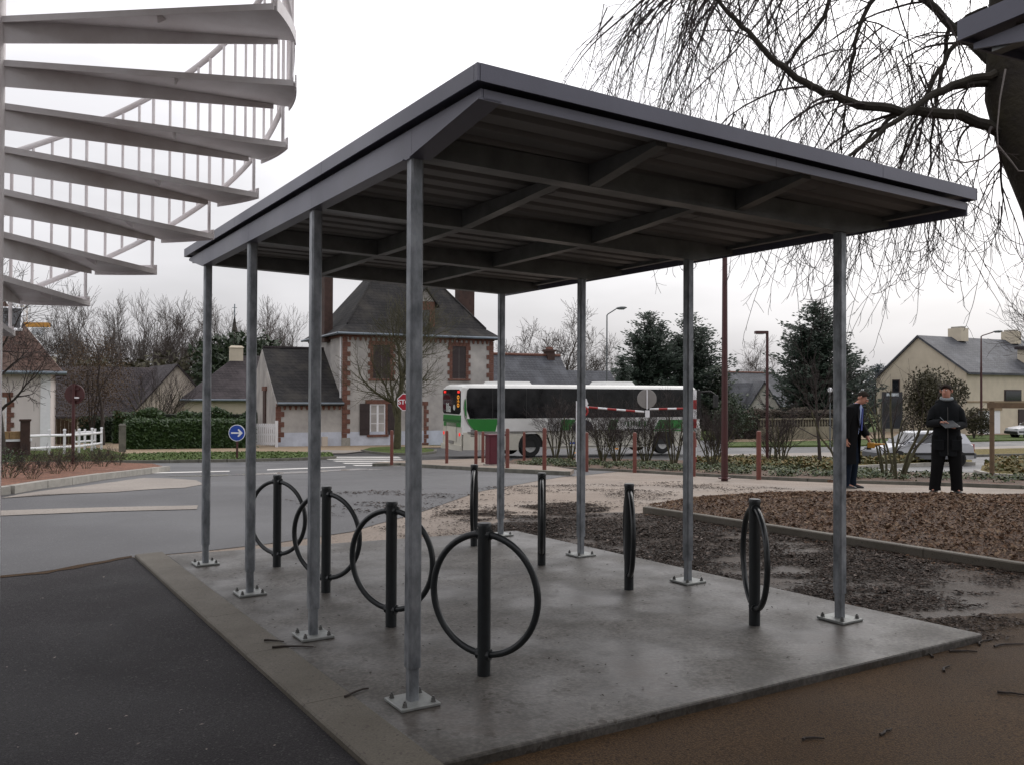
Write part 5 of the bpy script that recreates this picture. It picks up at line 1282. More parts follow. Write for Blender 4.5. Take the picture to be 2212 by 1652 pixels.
    # directed curtains seen in the photograph, start points above the picture or on limbs
    for (px_, py_, s, ln, k) in ((1300, 20, 9, 1.2, 2), (1380, -10, 9.1, 1.6, 4), (1460, -30, 9.2, 2.0, 7), (1520, -40, 9.1, 2.4, 8), (1570, -40, 9.1, 2.7, 10), (1640, -40, 9.2, 2.6, 8), (1700, -40, 9.3, 2.4, 6), (1790, -20, 9.2, 2.2, 5), (1880, 60, 9.3, 2.6, 6), (1950, 100, 9.3, 2.9, 8), (2010, 150, 9.4, 2.6, 7), (2080, 200, 9.5, 2.4, 5), (1590, 250, 9.5, 1.5, 4), (1700, 330, 9.5, 1.2, 3), (1800, 360, 9.5, 1.1, 3), (1900, 370, 9.4, 1.1, 3), (1990, 370, 9.3, 1.1, 3), (2150, 330, 9.6, 1.4, 3)):
        for i in range(int(k*1.5)):
            p = L(at(px_+rnd.gauss(0, 22), py_+rnd.gauss(0, 18), s+rnd.gauss(0, .35)))
            lat = Vector((Rv[0], Rv[1], 0))*rnd.uniform(-.9, .15)
            hanging(p, lat+Vector((rnd.gauss(0, .2), rnd.gauss(0, .2), -.6)), ln*rnd.uniform(.7, 1.15), rnd.uniform(.005, .012), -.10)
    def jtwig(p, ln, r, turn, lat):
        n = 12; pts = [p.copy()]; a = rnd.uniform(-.2, .15)
        for i in range(n):
            a += turn/n*(1.6*i/n)+rnd.gauss(0, .07); d = lat*math.sin(a)+Vector((0, 0, -math.cos(a)))+Vector((rnd.gauss(0, .05), rnd.gauss(0, .05), 0)); p = p+d.normalized()*(ln/n); pts.append(p.copy())
        hang.tube(pts, [max(.0034, r*(1-.6*i/n)) for i in range(n+1)], 4, caps=False); return pts
    for i in range(46):
        px_ = rnd.uniform(1470, 2170); py_ = rnd.uniform(400, 500)-max(0, (px_-1950))*.25+max(0, 1650-px_)*.12; ll = rnd.uniform(.45, 1.15)*(1.0 if px_ > 1600 else .6)
        lat = (Vector((-Rv[0], -Rv[1], 0))*rnd.choice((1, 1, 1, -.5))+Vector((Fv[0], Fv[1], 0))*rnd.gauss(0, .3)).normalized()
        pts = jtwig(L(at(px_, py_, rnd.uniform(8.8, 9.8))), ll, rnd.uniform(.005, .008), rnd.uniform(1.3, 2.3), lat)
        for j in (4, 6, 8, 10):
            if rnd.random() < .8: jtwig(pts[j], ll*rnd.uniform(.2, .4), .004, rnd.uniform(1.2, 2.2), (lat*rnd.choice((1, -1))+Vector((rnd.gauss(0, .3), rnd.gauss(0, .3), 0))).normalized())
    hang.build('hanging_branches', m_twig, root, fix=False); tw.build('twigs', m_twig, root, fix=False)
    # the pale twig crossing in front of the trunk
    pl = MB()
    for seq in ([(2172, 150), (2160, 215), (2154, 280), (2156, 315)], [(2156, 315), (2120, 345), (2085, 352), (2050, 345)], [(2156, 315), (2185, 350), (2200, 370), (2240, 372)]):
        pl.tube([L(at(a, b2, 8.3)) for a, b2 in seq], [.010, .008, .007, .006], 6)
    pl.build('pale_twig', mat('pale_twig', (.16, .14, .13), .7, .2, 20), root)
weeping()
# ------------------------------------------------------------------ street furniture
m_rust = mat('red_brown_paint', (.145, .042, .030), .55, .15, 8)
m_maroon = mat('maroon_paint', (.055, .014, .014), .45, .15, 6)
m_cab = mat('burgundy_cabinet', (.085, .008, .018), .45, .08, 3)
m_greyp = mat('lamp_grey', (.11, .12, .125), .4, .1, 5, metal=.3)
m_signback = mat('sign_back_grey', (.22, .21, .20), .6, .1, 4)
def text_mesh(body, size, depth, m_, name='lettering', bold=0.):
    c = bpy.data.curves.new('t', 'FONT'); c.body = body; c.size = size; c.extrude = depth; c.align_x = 'CENTER'; c.align_y = 'CENTER'; c.offset = bold
    o = bpy.data.objects.new('t', c); COL.objects.link(o); bpy.context.view_layer.update()
    me = bpy.data.meshes.new_from_object(o.evaluated_get(bpy.context.evaluated_depsgraph_get())); me.name = name
    bpy.data.objects.remove(o); me.materials.clear(); me.materials.append(m_); return me
# bollards
bol = MB().lathe([(.052, -.05), (.052, 1.02), (.047, 1.05), (.02, 1.062)], n=14).mesh('bollard', m_rust, True)
bl = [(1639, 1035, 'red-brown bollard at the path edge right of the tall maroon lamp post'), (1498, 1028, 'red-brown bollard hidden behind the galvanised post, left of the tall maroon lamp'), (1371, 1020, 'red-brown bollard on the path before the shrub with round sign back'), (1267, 1018, 'red-brown bollard close behind a shelter post, below the gantry pivot'), (1176, 1014, 'red-brown bollard in front of the space behind the bus rear wheel'), (1096, 1010, 'red-brown bollard just right of the burgundy cabinet'), (1028, 1002, 'red-brown bollard at the kerb left of the burgundy cabinet'), (1043, 998, 'red-brown bollard standing farther back beside the burgundy cabinet'), (965, 1000, 'red-brown bollard below the rear corner of the bus'), (846, 1000, 'red-brown bollard at the island tip beside the zebra crossing'), (907, 1000, 'red-brown bollard on the island before the house door'), (1132, 992, 'pinkish red bollard seen against the rear wheel of the bus')]
for px_, py_, lab in bl:
    p = G(px_, py_, .045 if px_ < 1180 else -.05); o = put('bollard', bol, loc=(p.x, p.y, p.z)); tag(o, lab, 'bollard', 'red-brown bollards along the island')
# burgundy cabinet
p = G(1069, 1004, .045); r = empty('electrical_cabinet', p, RU, 'burgundy metal electrical cabinet on the bollard island', 'cabinet')
bevel(MB().box((0, 0, .46), (.50, .32, .86)).build('cabinet_body', m_cab, r), .01); MB().box((0, 0, .91), (.56, .38, .05)).build('cabinet_lid', m_cab, r); MB().box((0, 0, .015), (.6, .42, .05)).build('plinth', m_stone, r)
MB().box((0, -.166, .48), (.46, .012, .78)).build('cabinet_door', m_cab, r); MB().box((.18, -.178, .5), (.02, .02, .12)).build('handle', m_bolt, r)
# lamps
def lamp(px_, s, top, base_z, arm, head, m_low, m_up, rad, lab, flat=False, rise=0.):
    x, y = xy(s, (px_-1106)/1888*s); g = gz(x, y); r = empty('street_lamp', (x, y, g), math.atan2(Rv[1], Rv[0]), lab, 'street lamp')
    h = zpx(px_, top, s)-g; hl = base_z if base_z else h
    MB().tube([(0, 0, -.05), (0, 0, hl)], [rad, rad*.85], 14).build('pole', m_low, r, smooth=True)
    MB().lathe([(rad*2.2, 0), (rad*2.2, .02), (rad*1.2, .03)], n=14).build('base_flange', m_low, r)
    if hl < h: MB().tube([(0, 0, hl-.02), (0, 0, h)], [rad*.75, rad*.5], 12).build('upper_pole', m_up, r, smooth=True)
    if flat:
        MB().box((arm/2, 0, h-.04), (abs(arm), .22, .09)).build('lamp_head', m_low, r); MB().box((arm*.6, 0, h-.095), (abs(arm)*.6, .16, .02)).build('lamp_glass', m_net, r)
    else:
        MB().tube([(0, 0, h-.03), (arm*.1, 0, h+.06), (arm, 0, h+rise)], rad*.45, 8).build('arm', m_up, r)
        q = MB(); rg = []
        for t, w_ in ((-.0, .06), (.12, .13), (.45, .19), (.8, .16), (1, .05)):
            rg.append([Vector((arm+math.copysign(head*t, arm), w_*math.cos(a*math.pi/5), h+rise+.04+w_*.55*math.sin(a*math.pi/5)+.06*t)) for a in range(10)])
        hd = q.loft(rg).build('lamp_head', m_greyp, r, smooth=True); MB().box((arm+math.copysign(head*.5, arm), 0, h+rise-.03), (head*.5, .2, .03)).build('lamp_glass', m_net, hd)
lamp(1311, 60, 681, 2.9, .62, .75, m_maroon, m_greyp, .085, 'tall street lamp with grey arm and oval head behind the bus roof', rise=.42)
lamp(1658, 30.1, 716, None, -.42, 0, m_maroon, m_maroon, .055, 'short maroon lamp post with flat bar head beside the leaning shrub', True)
lamp(2121, 73, 727, 5.6, 1.0, .8, m_maroon, m_maroon, .10, 'thin street lamp with bent arm in front of the garage house', rise=.35)
x, y = xy(18.3, (1566-1106)/1888*18.3); r = empty('street_lamp', (x, y, gz(x, y)), math.atan2(Rv[1], Rv[0]), 'tall maroon lamp post standing at the path edge among the bollards', 'street lamp')
MB().tube([(0, 0, -.05), (0, 0, 4.75)], [.072, .052], 16).build('pole', m_maroon, r, smooth=True); MB().box((-.25, 0, 4.78), (.6, .24, .09)).build('lamp_head', m_maroon, r); MB().lathe([(.13, 0), (.13, .02), (.08, .03)], n=16).build('base_flange', m_maroon, r)
# globe lamp left of the near right post
x, y = xy(46, (1794-1106)/1888*46); g = gz(x, y); r = empty('globe_lamp', (x, y, g), 0, 'small white globe lamp on a thin post by the garden wall', 'lamp')
zc = zpx(1794, 842, 46)-g; MB().tube([(0, 0, 0), (0, 0, zc-.1)], .035, 8).build('pole', m_greyp, r); MB().lathe([(.02, zc-.13), (.10, zc-.09), (.13, zc), (.10, zc+.09), (.02, zc+.13)], n=14).build('globe', m_wht, r, smooth=True)
# round sign seen from behind
def round_sign(px_, s, cy, dia, lab, back=True):
    x, y = xy(s, (px_-1106)/1888*s); g = gz(x, y); r = empty('round_sign', (x, y, g), math.atan2(Rv[1], Rv[0]), lab, 'road sign'); zc = zpx(px_, cy, s)-g
    MB().tube([(0, 0, -.05), (0, 0, zc+dia*.52)], .045, 10).build('pole', m_maroon, r); MB().lathe([(dia/2-.01, .045), (dia/2, .05), (dia/2, .075), (dia/2-.01, .08)], (0, 0, zc), 28, 'y').build('sign_plate', m_maroon, r)
    for zz in (-.15, .15): MB().box((0, .02, zc+zz), (dia*.5, .05, .05)).build('bracket', m_maroon, r)
    MB().box((dia*.17, .0, zc-dia*.17), (.09, .1, .045)).build('sticker', m_wht, r)
round_sign(158, 24.5, 851, .56, 'dark maroon round road sign seen from behind in the red mulch bed')
# blue arrow sign
p = G(512, 990, .05); r = empty('blue_arrow_sign', p, math.atan2(Rv[1], Rv[0]), 'round blue sign with white arrow on the grass verge', 'road sign')
s_ = sl(p.x, p.y)[0]; zc = zpx(512, 934, s_)-p.z; R_ = .31; m_blue = mat('sign_blue', (.010, .055, .33), .35, .05, 3)
MB().tube([(0, 0, -.05), (0, 0, zc)], .04, 10).build('pole', m_maroon, r)
MB().lathe([(R_, -.05), (R_, -.03)], (0, 0, zc), 32, 'y').build('rim', m_wht, r); MB().lathe([(R_-.025, -.056), (R_-.025, -.045)], (0, 0, zc), 32, 'y').build('blue_disc', m_blue, r)
MB().prism([(-.21, -.028), (.10, -.028), (.03, -.12), (.075, -.15), (.225, 0), (.075, .15), (.03, .12), (.10, .028), (-.21, .028)], (0, -.066, zc), (1, 0, 0), (0, 0, 1), (0, .008, 0)).build('arrow', m_wht, r)
# stop sign
s_ = 40.; x, y = xy(s_, (877-1106)/1888*s_); g = gz(x, y); r = empty('stop_sign', (x, y, g), math.atan2(Rv[1], Rv[0]), 'red octagonal STOP sign on a post before the grey house', 'road sign'); zc = zpx(877, 868, s_)-g
MB().tube([(0, 0, -.05), (0, 0, zc+.3)], .035, 10).build('pole', m_greyp, r)
oc = lambda R_: [(R_*math.cos(math.pi/8+k*math.pi/4), R_*math.sin(math.pi/8+k*math.pi/4)) for k in range(8)]
MB().prism(oc(.42), (0, -.06, zc), (1, 0, 0), (0, 0, 1), (0, .02, 0)).build('rim', m_wht, r); MB().prism(oc(.385), (0, -.068, zc), (1, 0, 0), (0, 0, 1), (0, .007, 0)).build('red_face', mat('sign_red', (.33, .006, .02), .35, .05, 3), r)
put('lettering', text_mesh('STOP', .30, .003, m_wht, bold=.006), r, loc=(0, -.074, zc), rot=(math.pi/2, 0, 0))
# height gantry
m_red = mat('barrier_red', (.30, .02, .02), .45, .1, 5)
def gantry():
    s = 28.; a = Vector(xy(s, (1252-1106)/1888*s)); b = Vector(xy(s, (1500-1106)/1888*s)); g = min(gz(a.x, a.y), gz(b.x, b.y)); ang = math.atan2(Rv[1], Rv[0])
    r = empty('height_gantry', (a.x, a.y, g), ang, 'red and white striped height limit bar with round sign back before the bus', 'barrier'); L_ = (b-a).length
    z = lambda py_: zpx(1400, py_, s)-g
    def arm(x0, z0, x1, z1, n, rad=.032):
        for i in range(n):
            t0, t1 = i/n, (i+1)/n; MB().tube([(x0+(x1-x0)*t0, 0, z0+(z1-z0)*t0), (x0+(x1-x0)*t1, 0, z0+(z1-z0)*t1)], rad, 10).build('bar_segment', m_wht if i % 2 == 0 else m_red, r)
    k = L_/(1500-1252)
    arm(0., z(878), (1392-1252)*k, z(889), 7); arm((1404-1252)*k, z(883), L_, z(881), 5)
    # pivot with pale counterweight plate
    MB().prism([(0, -.35), (.18, -.2), (.28, .0), (.22, .16), (0, .2)], (0, -.05, z(872)), (1, 0, 0), (0, 0, 1), (0, .1, 0)).build('pivot_plate', m_wht, r); MB().ring((.1, -.06, z(888)), .16, .03, (1, 0, 0), (0, 0, 1), 20, 6).build('pivot_hook', m_red, r)
    MB().tube([(-.05, 0, 0), (-.05, 0, z(866))], .06, 12).build('hinge_post', m_wht, r)
    n = 8; zt_ = z(842)
    for i in range(n): MB().tube([(L_+.02, 0, zt_*i/n), (L_+.02, 0, zt_*(i+1)/n)], .06, 12).build('post_segment', m_red if i % 2 == 0 else m_wht, r)
    xs_ = (1397-1252)*k; zc = z(861)
    MB().lathe([(.30, -.02), (.31, -.01), (.31, .01), (.30, .02)], (xs_, -.08, zc), 28, 'y').build('sign_plate', m_signback, r); MB().box((xs_, -.13, zc-.02), (.035, .05, .62)).build('sign_rail', m_wht, r); MB().box((xs_+.02, -.06, z(893)), (.13, .1, .22)).build('sign_bracket', m_wht, r)
gantry()
# white post and rail fence
def fence():
    P = [G(px_, py_, .0) for px_, py_ in ((59, 984), (106, 981), (139, 979.5), (170.5, 977), (198.4, 973), (219, 969.5))]
    P = [Vector((p.x, p.y, gz(p.x, p.y))) for p in P]; o = P[0]; r = empty('white_rail_fence', o, 0, 'white post and rail fence curving before the white house', 'fence')
    for i, p in enumerate(P):
        if i: 
            po = MB().box(p-o+Vector((0, 0, .52)), (.10, .10, 1.04)).build('post', m_wht, r); MB().box(p-o+Vector((0, 0, 1.06)), (.14, .14, .06), taper=.6).build('post_cap', m_wht, po)
        if i < len(P)-1:
            q = P[i+1]
            for z in (.30, .82): MB().tube([p-o+Vector((0, 0, z)), q-o+Vector((0, 0, z))], .055, 6).build('rail', m_wht, r)
fence()
def fence2():
    A = G(160, 972); B = G(205, 968); A = Vector((A.x, A.y, gz(A.x, A.y))); B = Vector((B.x, B.y, gz(B.x, B.y))); r = empty('short_white_fence', A, 0, 'short length of white rail fence behind the curving one', 'fence')
    for t in (0, .5, 1): MB().box((B-A)*t+Vector((0, 0, .5)), (.1, .1, 1.0)).build('post', m_wht, r)
    for z in (.4, .85): MB().tube([Vector((0, 0, z)), B-A+Vector((0, 0, z))], .05, 6).build('rail', m_wht, r)
fence2()
# pillar with parcel boxes, gate, grey pillar
p = G(54, 985); r = empty('gate_pillar', p, RU, 'brown brick gate pillar at the left end of the white fence', 'pillar'); MB().box((0, 0, .7), (.34, .34, 1.5)).build('shaft', m_brick_d, r); MB().box((0, 0, 1.47), (.42, .42, .08)).build('cap', m_brick_d, r)
p = G(35, 985); r = empty('low_brick_wall', p, RU, 'low brown brick wall with wooden boxes on top by the gate pillar', 'wall'); MB().box((-.3, 0, .3), (1.6, .25, .62)).build('brickwork', m_brick_d, r); MB().box((-.3, 0, .66), (1.7, .32, .09)).build('coping', m_wht, r)
for k in range(2):
    o = MB().box((0, 0, .16), (.55, .3, .3)).build('wooden_box', mat('pale_wood', (.30, .19, .09), .8, .2, 6), loc=(p.x-.55+k*.58, p.y+.02, p.z+.705)); tag(o, 'tan wooden box on the low brick wall, %s the pillar' % ('nearer' if k else 'farther from'), 'box')
p = at(122, 965, 50); g = gz(p.x, p.y); r = empty('wooden_gate', (p.x, p.y, g), RU, 'brown wooden double gate with arched top behind the white fence', 'gate'); m_wood = mat('brown_wood', (.075, .045, .025), .8, .25, 5)
for i in range(8):
    xx = -.72+i*.205; MB().box((xx, 0, .55+.12*math.cos((i-3.5)*.4)), (.19, .05, 1.3+.24*math.cos((i-3.5)*.4))).build('board', m_wood, r)
for xx in (-.95, .95): MB().box((xx, 0, .7), (.16, .16, 1.5)).build('gate_post', m_wood, r)
p = G(264, 974); r = empty('stone_gate_post', p, RU, 'grey stone gate post at the end of the clipped hedge', 'pillar'); MB().box((0, 0, .6), (.30, .30, 1.25)).build('shaft', m_stone_dark, r); MB().box((0, 0, 1.25), (.34, .34, .08), taper=.7).build('cap', m_stone_dark, r)
# picket gate
def picket():
    s = 47.; a = at(548, 960, s); b = at(598, 960, s); a.z = gz(a.x, a.y); b.z = gz(b.x, b.y); r = empty('picket_gate', a, math.atan2(b.y-a.y, b.x-a.x), 'white picket gate between the clipped hedge and the outbuilding', 'gate'); L_ = math.hypot(b.x-a.x, b.y-a.y); n = 10
    for i in range(n): MB().box((.08+(L_-.25)*i/(n-1), 0, .66), (.085, .03, 1.16)).build('pale', m_wht, r)
    for z in (.18, .66, 1.10): MB().box((L_/2-.05, .03, z), (L_-.1, .04, .10)).build('rail', m_wht, r)
    for x_ in (-.05, L_-.02): MB().box((x_, 0, .68), (.13, .13, 1.42)).build('gate_post', m_wht, r)
picket()
# meter box on the outbuilding plinth
x_, z_ = 3.0, .45; o = bevel(MB().box((0, 0, .25), (.32, .18, .55)).build('meter_box', m_cream2), .01); rr_ = Matrix.Rotation(RU, 2)@Vector((2.65, -.16)); bx_, by_ = xy(47.87, -12.93); o.location = (bx_+rr_.x, by_+rr_.y, gz(bx_+rr_.x, by_+rr_.y)-.02); o.rotation_euler = (0, 0, RU); tag(o, 'cream meter box at the foot of the outbuilding wall', 'box')
# garden wall with balustrade
def garden_wall():
    a = at(1640, 948, 60); b = at(1842, 945, 63); a.z = gz(a.x, a.y); r = empty('garden_wall', a, math.atan2(b.y-a.y, b.x-a.x), 'pale garden wall topped by a concrete balustrade', 'wall'); L_ = math.hypot(b.x-a.x, b.y-a.y); zb = zpx(1700, 921, 61)-a.z; zt_ = zpx(1700, 905, 61)-a.z
    m_w = mat('aged_wall', (.20, .18, .13), .9, .25, 1.5); MB().box((L_/2, 0, zb/2-.2), (L_, .25, zb+.4)).build('wall_base', m_w, r); MB().box((L_/2, 0, zt_+.03), (L_, .24, .1)).build('coping', m_w, r)
    n = int(L_/.24); bm_ = MB().lathe([(.045, zb), (.07, zb+(zt_-zb)*.3), (.04, zb+(zt_-zb)*.7), (.05, zt_-.015)], n=6).mesh('baluster', m_w)
    for i in range(n): put('baluster', bm_, r, loc=((i+.5)*L_/n, 0, 0))
garden_wall()
# dark notice panel
p = at(1927, 960, 42); g = gz(p.x, p.y); r = empty('notice_panel', (p.x, p.y, g), math.atan2(Rv[1], Rv[0]), 'dark framed street notice panel behind the shrubs and silver car', 'panel')
zb, zt_ = zpx(1927, 925, 42)-g, zpx(1927, 846, 42)-g; MB().box((0, 0, (zb+zt_)/2), (.95, .12, zt_-zb)).build('panel_case', mat('panel_dark', (.02, .022, .025), .3, .1, 4), r); MB().box((0, -.066, (zb+zt_)/2-.08), (.84, .012, zt_-zb-.34)).build('panel_glass', m_glass, r); MB().box((0, -.066, zt_-.13), (.6, .014, .14)).build('reflection_strip', m_net, r)  # pale strip across the top is a reflection painted as a part
for sx_ in (-.4, .4): MB().box((sx_, 0, zb/2), (.08, .1, zb)).build('leg', m_shut, r)
# timber stake frame
p = G(2143, 1022, .1); r = empty('tree_stake_frame', p, math.atan2(Rv[1], Rv[0]), 'round timber stake frame supporting the young tree on the kerbed island', 'tree stake'); zt_ = zpx(2143, 872, sl(p.x, p.y)[0])-p.z; m_tim = mat('timber_stake', (.13, .085, .05), .8, .25, 6)
for xx in (0, 1.35): MB().tube([(xx, 0, -.1), (xx, 0, zt_+.05)], .05, 10).build('stake', m_tim, r)
MB().box((.67, -.055, zt_-.03), (1.6, .03, .12)).build('crossbar', m_tim, r)
# ------------------------------------------------------------------ vehicles
m_buswhite = mat('bus_white', (.66, .66, .64), .35, .06, 1.2); m_buscream = mat('bus_dusty_cream', (.52, .50, .43), .45, .12, 1.0); m_busgreen = mat('bus_green', (.020, .17, .028), .35, .06, 2); m_busdark = mat('bus_dark_green', (.012, .09, .02), .4, .05, 2); m_navy = mat('bus_navy', (.012, .016, .035), .35, .05, 2)
m_busglass = mat('bus_tinted_glass', (.004, .004, .005), .10, .0, 1.6, col2=(.024, .024, .026), spec=.3); m_tyre = mat('tyre_rubber', (.012, .012, .012), .85, .2, 10); m_rim = mat('dirty_rim', (.38, .38, .37), .6, .25, 8, metal=.3); m_black = mat('black_trim', (.012, .012, .012), .6, .1, 5); m_redl = mat('lit_red_lamp', (.5, .01, .01), .3, .05, 4, emit=((1, .03, .02), .8)); m_oran = mat('lit_orange_display', (.5, .2, .02), .3, .05, 4, emit=((1, .38, .03), .4))
def wheel(parent, x, y, z, R, w_, side):
    r = bpy.data.objects.new('wheel', MB().lathe([(R*.55, -w_/2), (R*.93, -w_/2), (R, -w_*.32), (R, w_*.32), (R*.93, w_/2), (R*.55, w_/2)], n=28, axis='y', caps=False).mesh('tyre', m_tyre, True)); COL.objects.link(r); r.parent = parent; r.location = (x, y, z)
    yo = -w_/2*.8 if side < 0 else w_/2*.8
    MB().lathe([(R*.58, yo*.9), (R*.55, yo), (R*.40, yo*.75), (R*.20, yo*.8), (R*.18, yo*1.02), (.02, yo*1.02)], n=24, axis='y').build('rim', m_rim, r, smooth=True)
    return r
def bus():
    p0 = G(1147, 985); p1 = G(1433, 980.5); ang = math.atan2(p1.y-p0.y, p1.x-p0.x); wb = math.hypot(p1.x-p0.x, p1.y-p0.y)
    zg = gz(p0.x, p0.y)-.047
    r = empty('coach', (p0.x, p0.y, zg), ang, 'white and green regional coach with tinted windows and lit rear lamps', 'bus'); bpy.context.view_layer.update()
    r.rotation_euler.y = -math.asin((gz(p1.x, p1.y)-gz(p0.x, p0.y))/wb)*0; W_ = 2.5
    xr = face(r, 1000, 930)[0]; xf = face(r, 1517, 920)[0]; H = face(r, 1020, 829)[1]; zw0 = face(r, 1075, 903)[1]; zw1 = face(r, 1075, 838)[1]; zs = face(r, 1075, 932)[1]
    # body: lofted sections along x; local y from 0 (side seen) to W_
    def ring(x, iy, zb, zt_, c):
        a, b = iy, W_-iy
        return [Vector((x, yy, zz)) for yy, zz in ((a, zb), (a, zw0), (a+.02, zw1), (a+.04, zt_-c), (a+.04+c*.4, zt_-c*.3), (a+.04+c, zt_), (b-.04-c, zt_), (b-.04-c*.4, zt_-c*.3), (b-.04, zt_-c), (b-.02, zw1), (b, zw0), (b, zb))]
    secs = [(xr, .14, zs-.1, H-.22, .2), (xr+.05, .05, zs-.1, H-.10, .2), (xr+.25, .0, zs-.1, H-.01, .2), (xr+.7, 0, zs-.1, H, .2), (xf-.9, 0, zs-.1, H, .2), (xf-.35, .02, zs-.1, H-.04, .22), (xf-.08, .10, zs-.1, H-.25, .25), (xf, .22, zs-.1, H-.6, .2)]
    MB().loft([ring(*q) for q in secs]).build('body', m_buswhite, r, smooth=True)
    # roof hatch and air conditioning pod
    xa, _ = face(r, 1082, 829); xb, _ = face(r, 1160, 829); MB().box(((xa+xb)/2, W_/2, H+.05), (xb-xa, 1.6, .16), taper=.88).build('roof_unit', m_buswhite, r)
    xa, _ = face(r, 1320, 829); xb, _ = face(r, 1385, 829); MB().box(((xa+xb)/2, W_/2, H+.07), (xb-xa, 1.6, .2), taper=.85).build('roof_unit', m_buswhite, r)
    # skirts with wheel arches
    def arch(cx, R_, n=12): return [(cx+R_*math.cos(math.pi*k/n), .50+R_*math.sin(math.pi*k/n)) for k in range(n+1)]
    zb = .34; R_ = .60
    def half(cx):
        h = math.sqrt(R_*R_-(.5-zb)**2); return h
    h = half(0)
    def arch_pts(cx):
        a0 = math.atan2(zb-.5, h); return [(cx+R_*math.cos(a0+(math.pi-2*a0)*k/14), .5+R_*math.sin(a0+(math.pi-2*a0)*k/14)) for k in range(15)]
    for y0, ye in ((.0, .05), (W_, -.05)):
        prof = [(xr+.03, zs), (xr+.03, zb+.05)]+list(reversed(arch_pts(0)))+list(reversed(arch_pts(wb)))+[(xf-.25, zb+.02), (xf-.1, zb+.3), (xf-.06, zs)]
        MB().prism(prof, (0, y0, 0), (1, 0, 0), (0, 0, 1), (0, ye, 0)).build('skirt', m_buscream, r)
    MB().box(((xr+xf)/2, W_/2, .75), (xf-xr-.5, W_-.14, .62)).build('underbody', m_black, r); 
    for cx in (0, wb):
        for y0 in (.0, W_): MB().ring((cx, y0-.004 if y0 == 0 else y0+.004, .5), R_+.03, .03, (1, 0, 0), (0, 0, 1), 28, 6, 0, math.pi*2).build('arch_lip', m_buscream, r) if False else None
        wheel(r, cx, .20, .49, .49, .3, -1); wheel(r, cx, W_-.20, .49, .49, .3, 1)
    for z_, m_ in ((zs+.0, m_signback),): MB().box(((xr+xf)/2, -.006, z_), (xf-xr-.4, .02, .05)).build('belt_rail', m_, r)
    MB().box((wb/2, -.002, zb+.10), (wb-1.5, .06, .03)).build('skirt_rail', m_signback, r)
    for px_ in (1035, 1075, 1195, 1255, 1375, 1468):
        xx = face(r, px_, 950)[0]
        if abs(xx) < .7 or abs(xx-wb) < .7: continue
        MB().box((xx, -.003, (zs+zb)/2), (.018, .012, zs-zb-.08)).build('hatch_seam', m_signback, r)
    # windows
    xs = [face(r, q, 870)[0] for q in (1008, 1064, 1137, 1213, 1290, 1368, 1440, 1496)]
    for i, (a, b) in enumerate(zip(xs, xs[1:])):
        if i == 0: pr = [(a+.14, zw0), (b-.008, zw0), (b-.008, zw1), (a+.12, zw1), (a+.03, zw1-.10), (a, zw1-.35), (a+.02, zw0+.35)]
        else: pr = [(a+.008, zw0), (b-.008, zw0), (b-.008, zw1), (a+.008, zw1)]
        MB().prism(pr, (0, -.012, 0), (1, 0, 0), (0, 0, 1), (0, .04, 0)).build('window', m_busglass, r)
        if 0 < i: MB().box((a, -.013, (zw0+zw1)/2), (.03, .01, zw1-zw0-.02)).build('window_pillar', m_black, r)
    # coloured panels (pixel outlines projected on the flank)
    def panel(pts, m_, nm, off=-.010): 
        MB().prism([face(r, *q) for q in pts], (0, off, 0), (1, 0, 0), (0, 0, 1), (0, .018, 0)).build(nm, m_, r)
    panel([(1008.5, 904), (1074, 904), (1076, 912), (1073, 918), (1070, 931), (1030, 931), (1022, 926), (1013, 916)], m_busgreen, 'green_panel')
    panel([(1006, 860), (1007, 876), (1008.3, 903.4), (1005, 896), (1003, 882), (1003.5, 868)], m_busgreen, 'green_panel')
    for pts in ([(1002.6, 862), (1000.6, 880), (1003, 899), (1010, 915), (1018, 925), (1027, 931), (1029, 931), (1020, 924.5), (1012, 914.5), (1005, 899), (1002.4, 880), (1003.8, 862)],): panel(pts, m_signback, 'swoosh_line', -.013)
    panel([(1080, 904), (1240, 904), (1240, 931), (1072, 931), (1075, 919)], m_buswhite, 'white_panel', -.0095)
    panel([(1213, 905), (1246, 905), (1240, 911), (1234, 920), (1231, 930), (1209, 930)], m_busgreen, 'green_panel', -.014)
    panel([(1232, 930), (1235, 920), (1243, 910), (1252, 906), (1268, 906), (1278, 914), (1284, 930)], m_navy, 'navy_panel', -.014)
    panel([(1312, 930), (1318, 905), (1336, 905), (1328, 930)], m_busgreen, 'green_panel', -.014)
    panel([(1424, 905.5), (1474, 905.5), (1474, 930), (1410, 930), (1416, 921)], m_busgreen, 'green_panel', -.014)
    xa, za = face(r, 1376, 915); rnd = random.Random(2)
    for i in range(9): MB().box((xa-.62+i*.15, -.012, za+(.02 if i % 3 else .05)), (.05+.04*(i % 2), .012, .16+.06*(i % 3))).build('lettering_mark', m_busdark, r)
    MB().box((xa-.2, -.012, za-.24), (.9, .012, .05)).build('lettering_mark', m_navy, r)
    x_, z_ = face(r, 1236, 950); MB().box((x_, -.004, z_-.12), (.24, .012, .07)).build('blue_sticker', m_blue, r); MB().box((x_+.12, -.004, z_-.55), (.1, .012, .05)).build('side_marker', m_oran, r)
    x_, z_ = face(r, 1332, 968); MB().box((x_, -.006, z_), (.16, .012, .06)).build('side_marker', m_oran, r)
    x_, z_ = face(r, 1023, 927); 
    for k in range(5): MB().box((x_-.02, -.006, z_-.02-k*.06), (.22, .014, .03)).build('vent_slat', m_black, r)
    # front: pillar, windscreen edge, mirror
    MB().prism([(xf-.30, zw0-.1), (xf-.04, zw0-.1), (xf-.10, zw1-.05), (xf-.34, zw1+.02)], (0, -.008, 0), (1, 0, 0), (0, 0, 1), (0, .04, 0)).build('front_quarter_window', m_busglass, r)
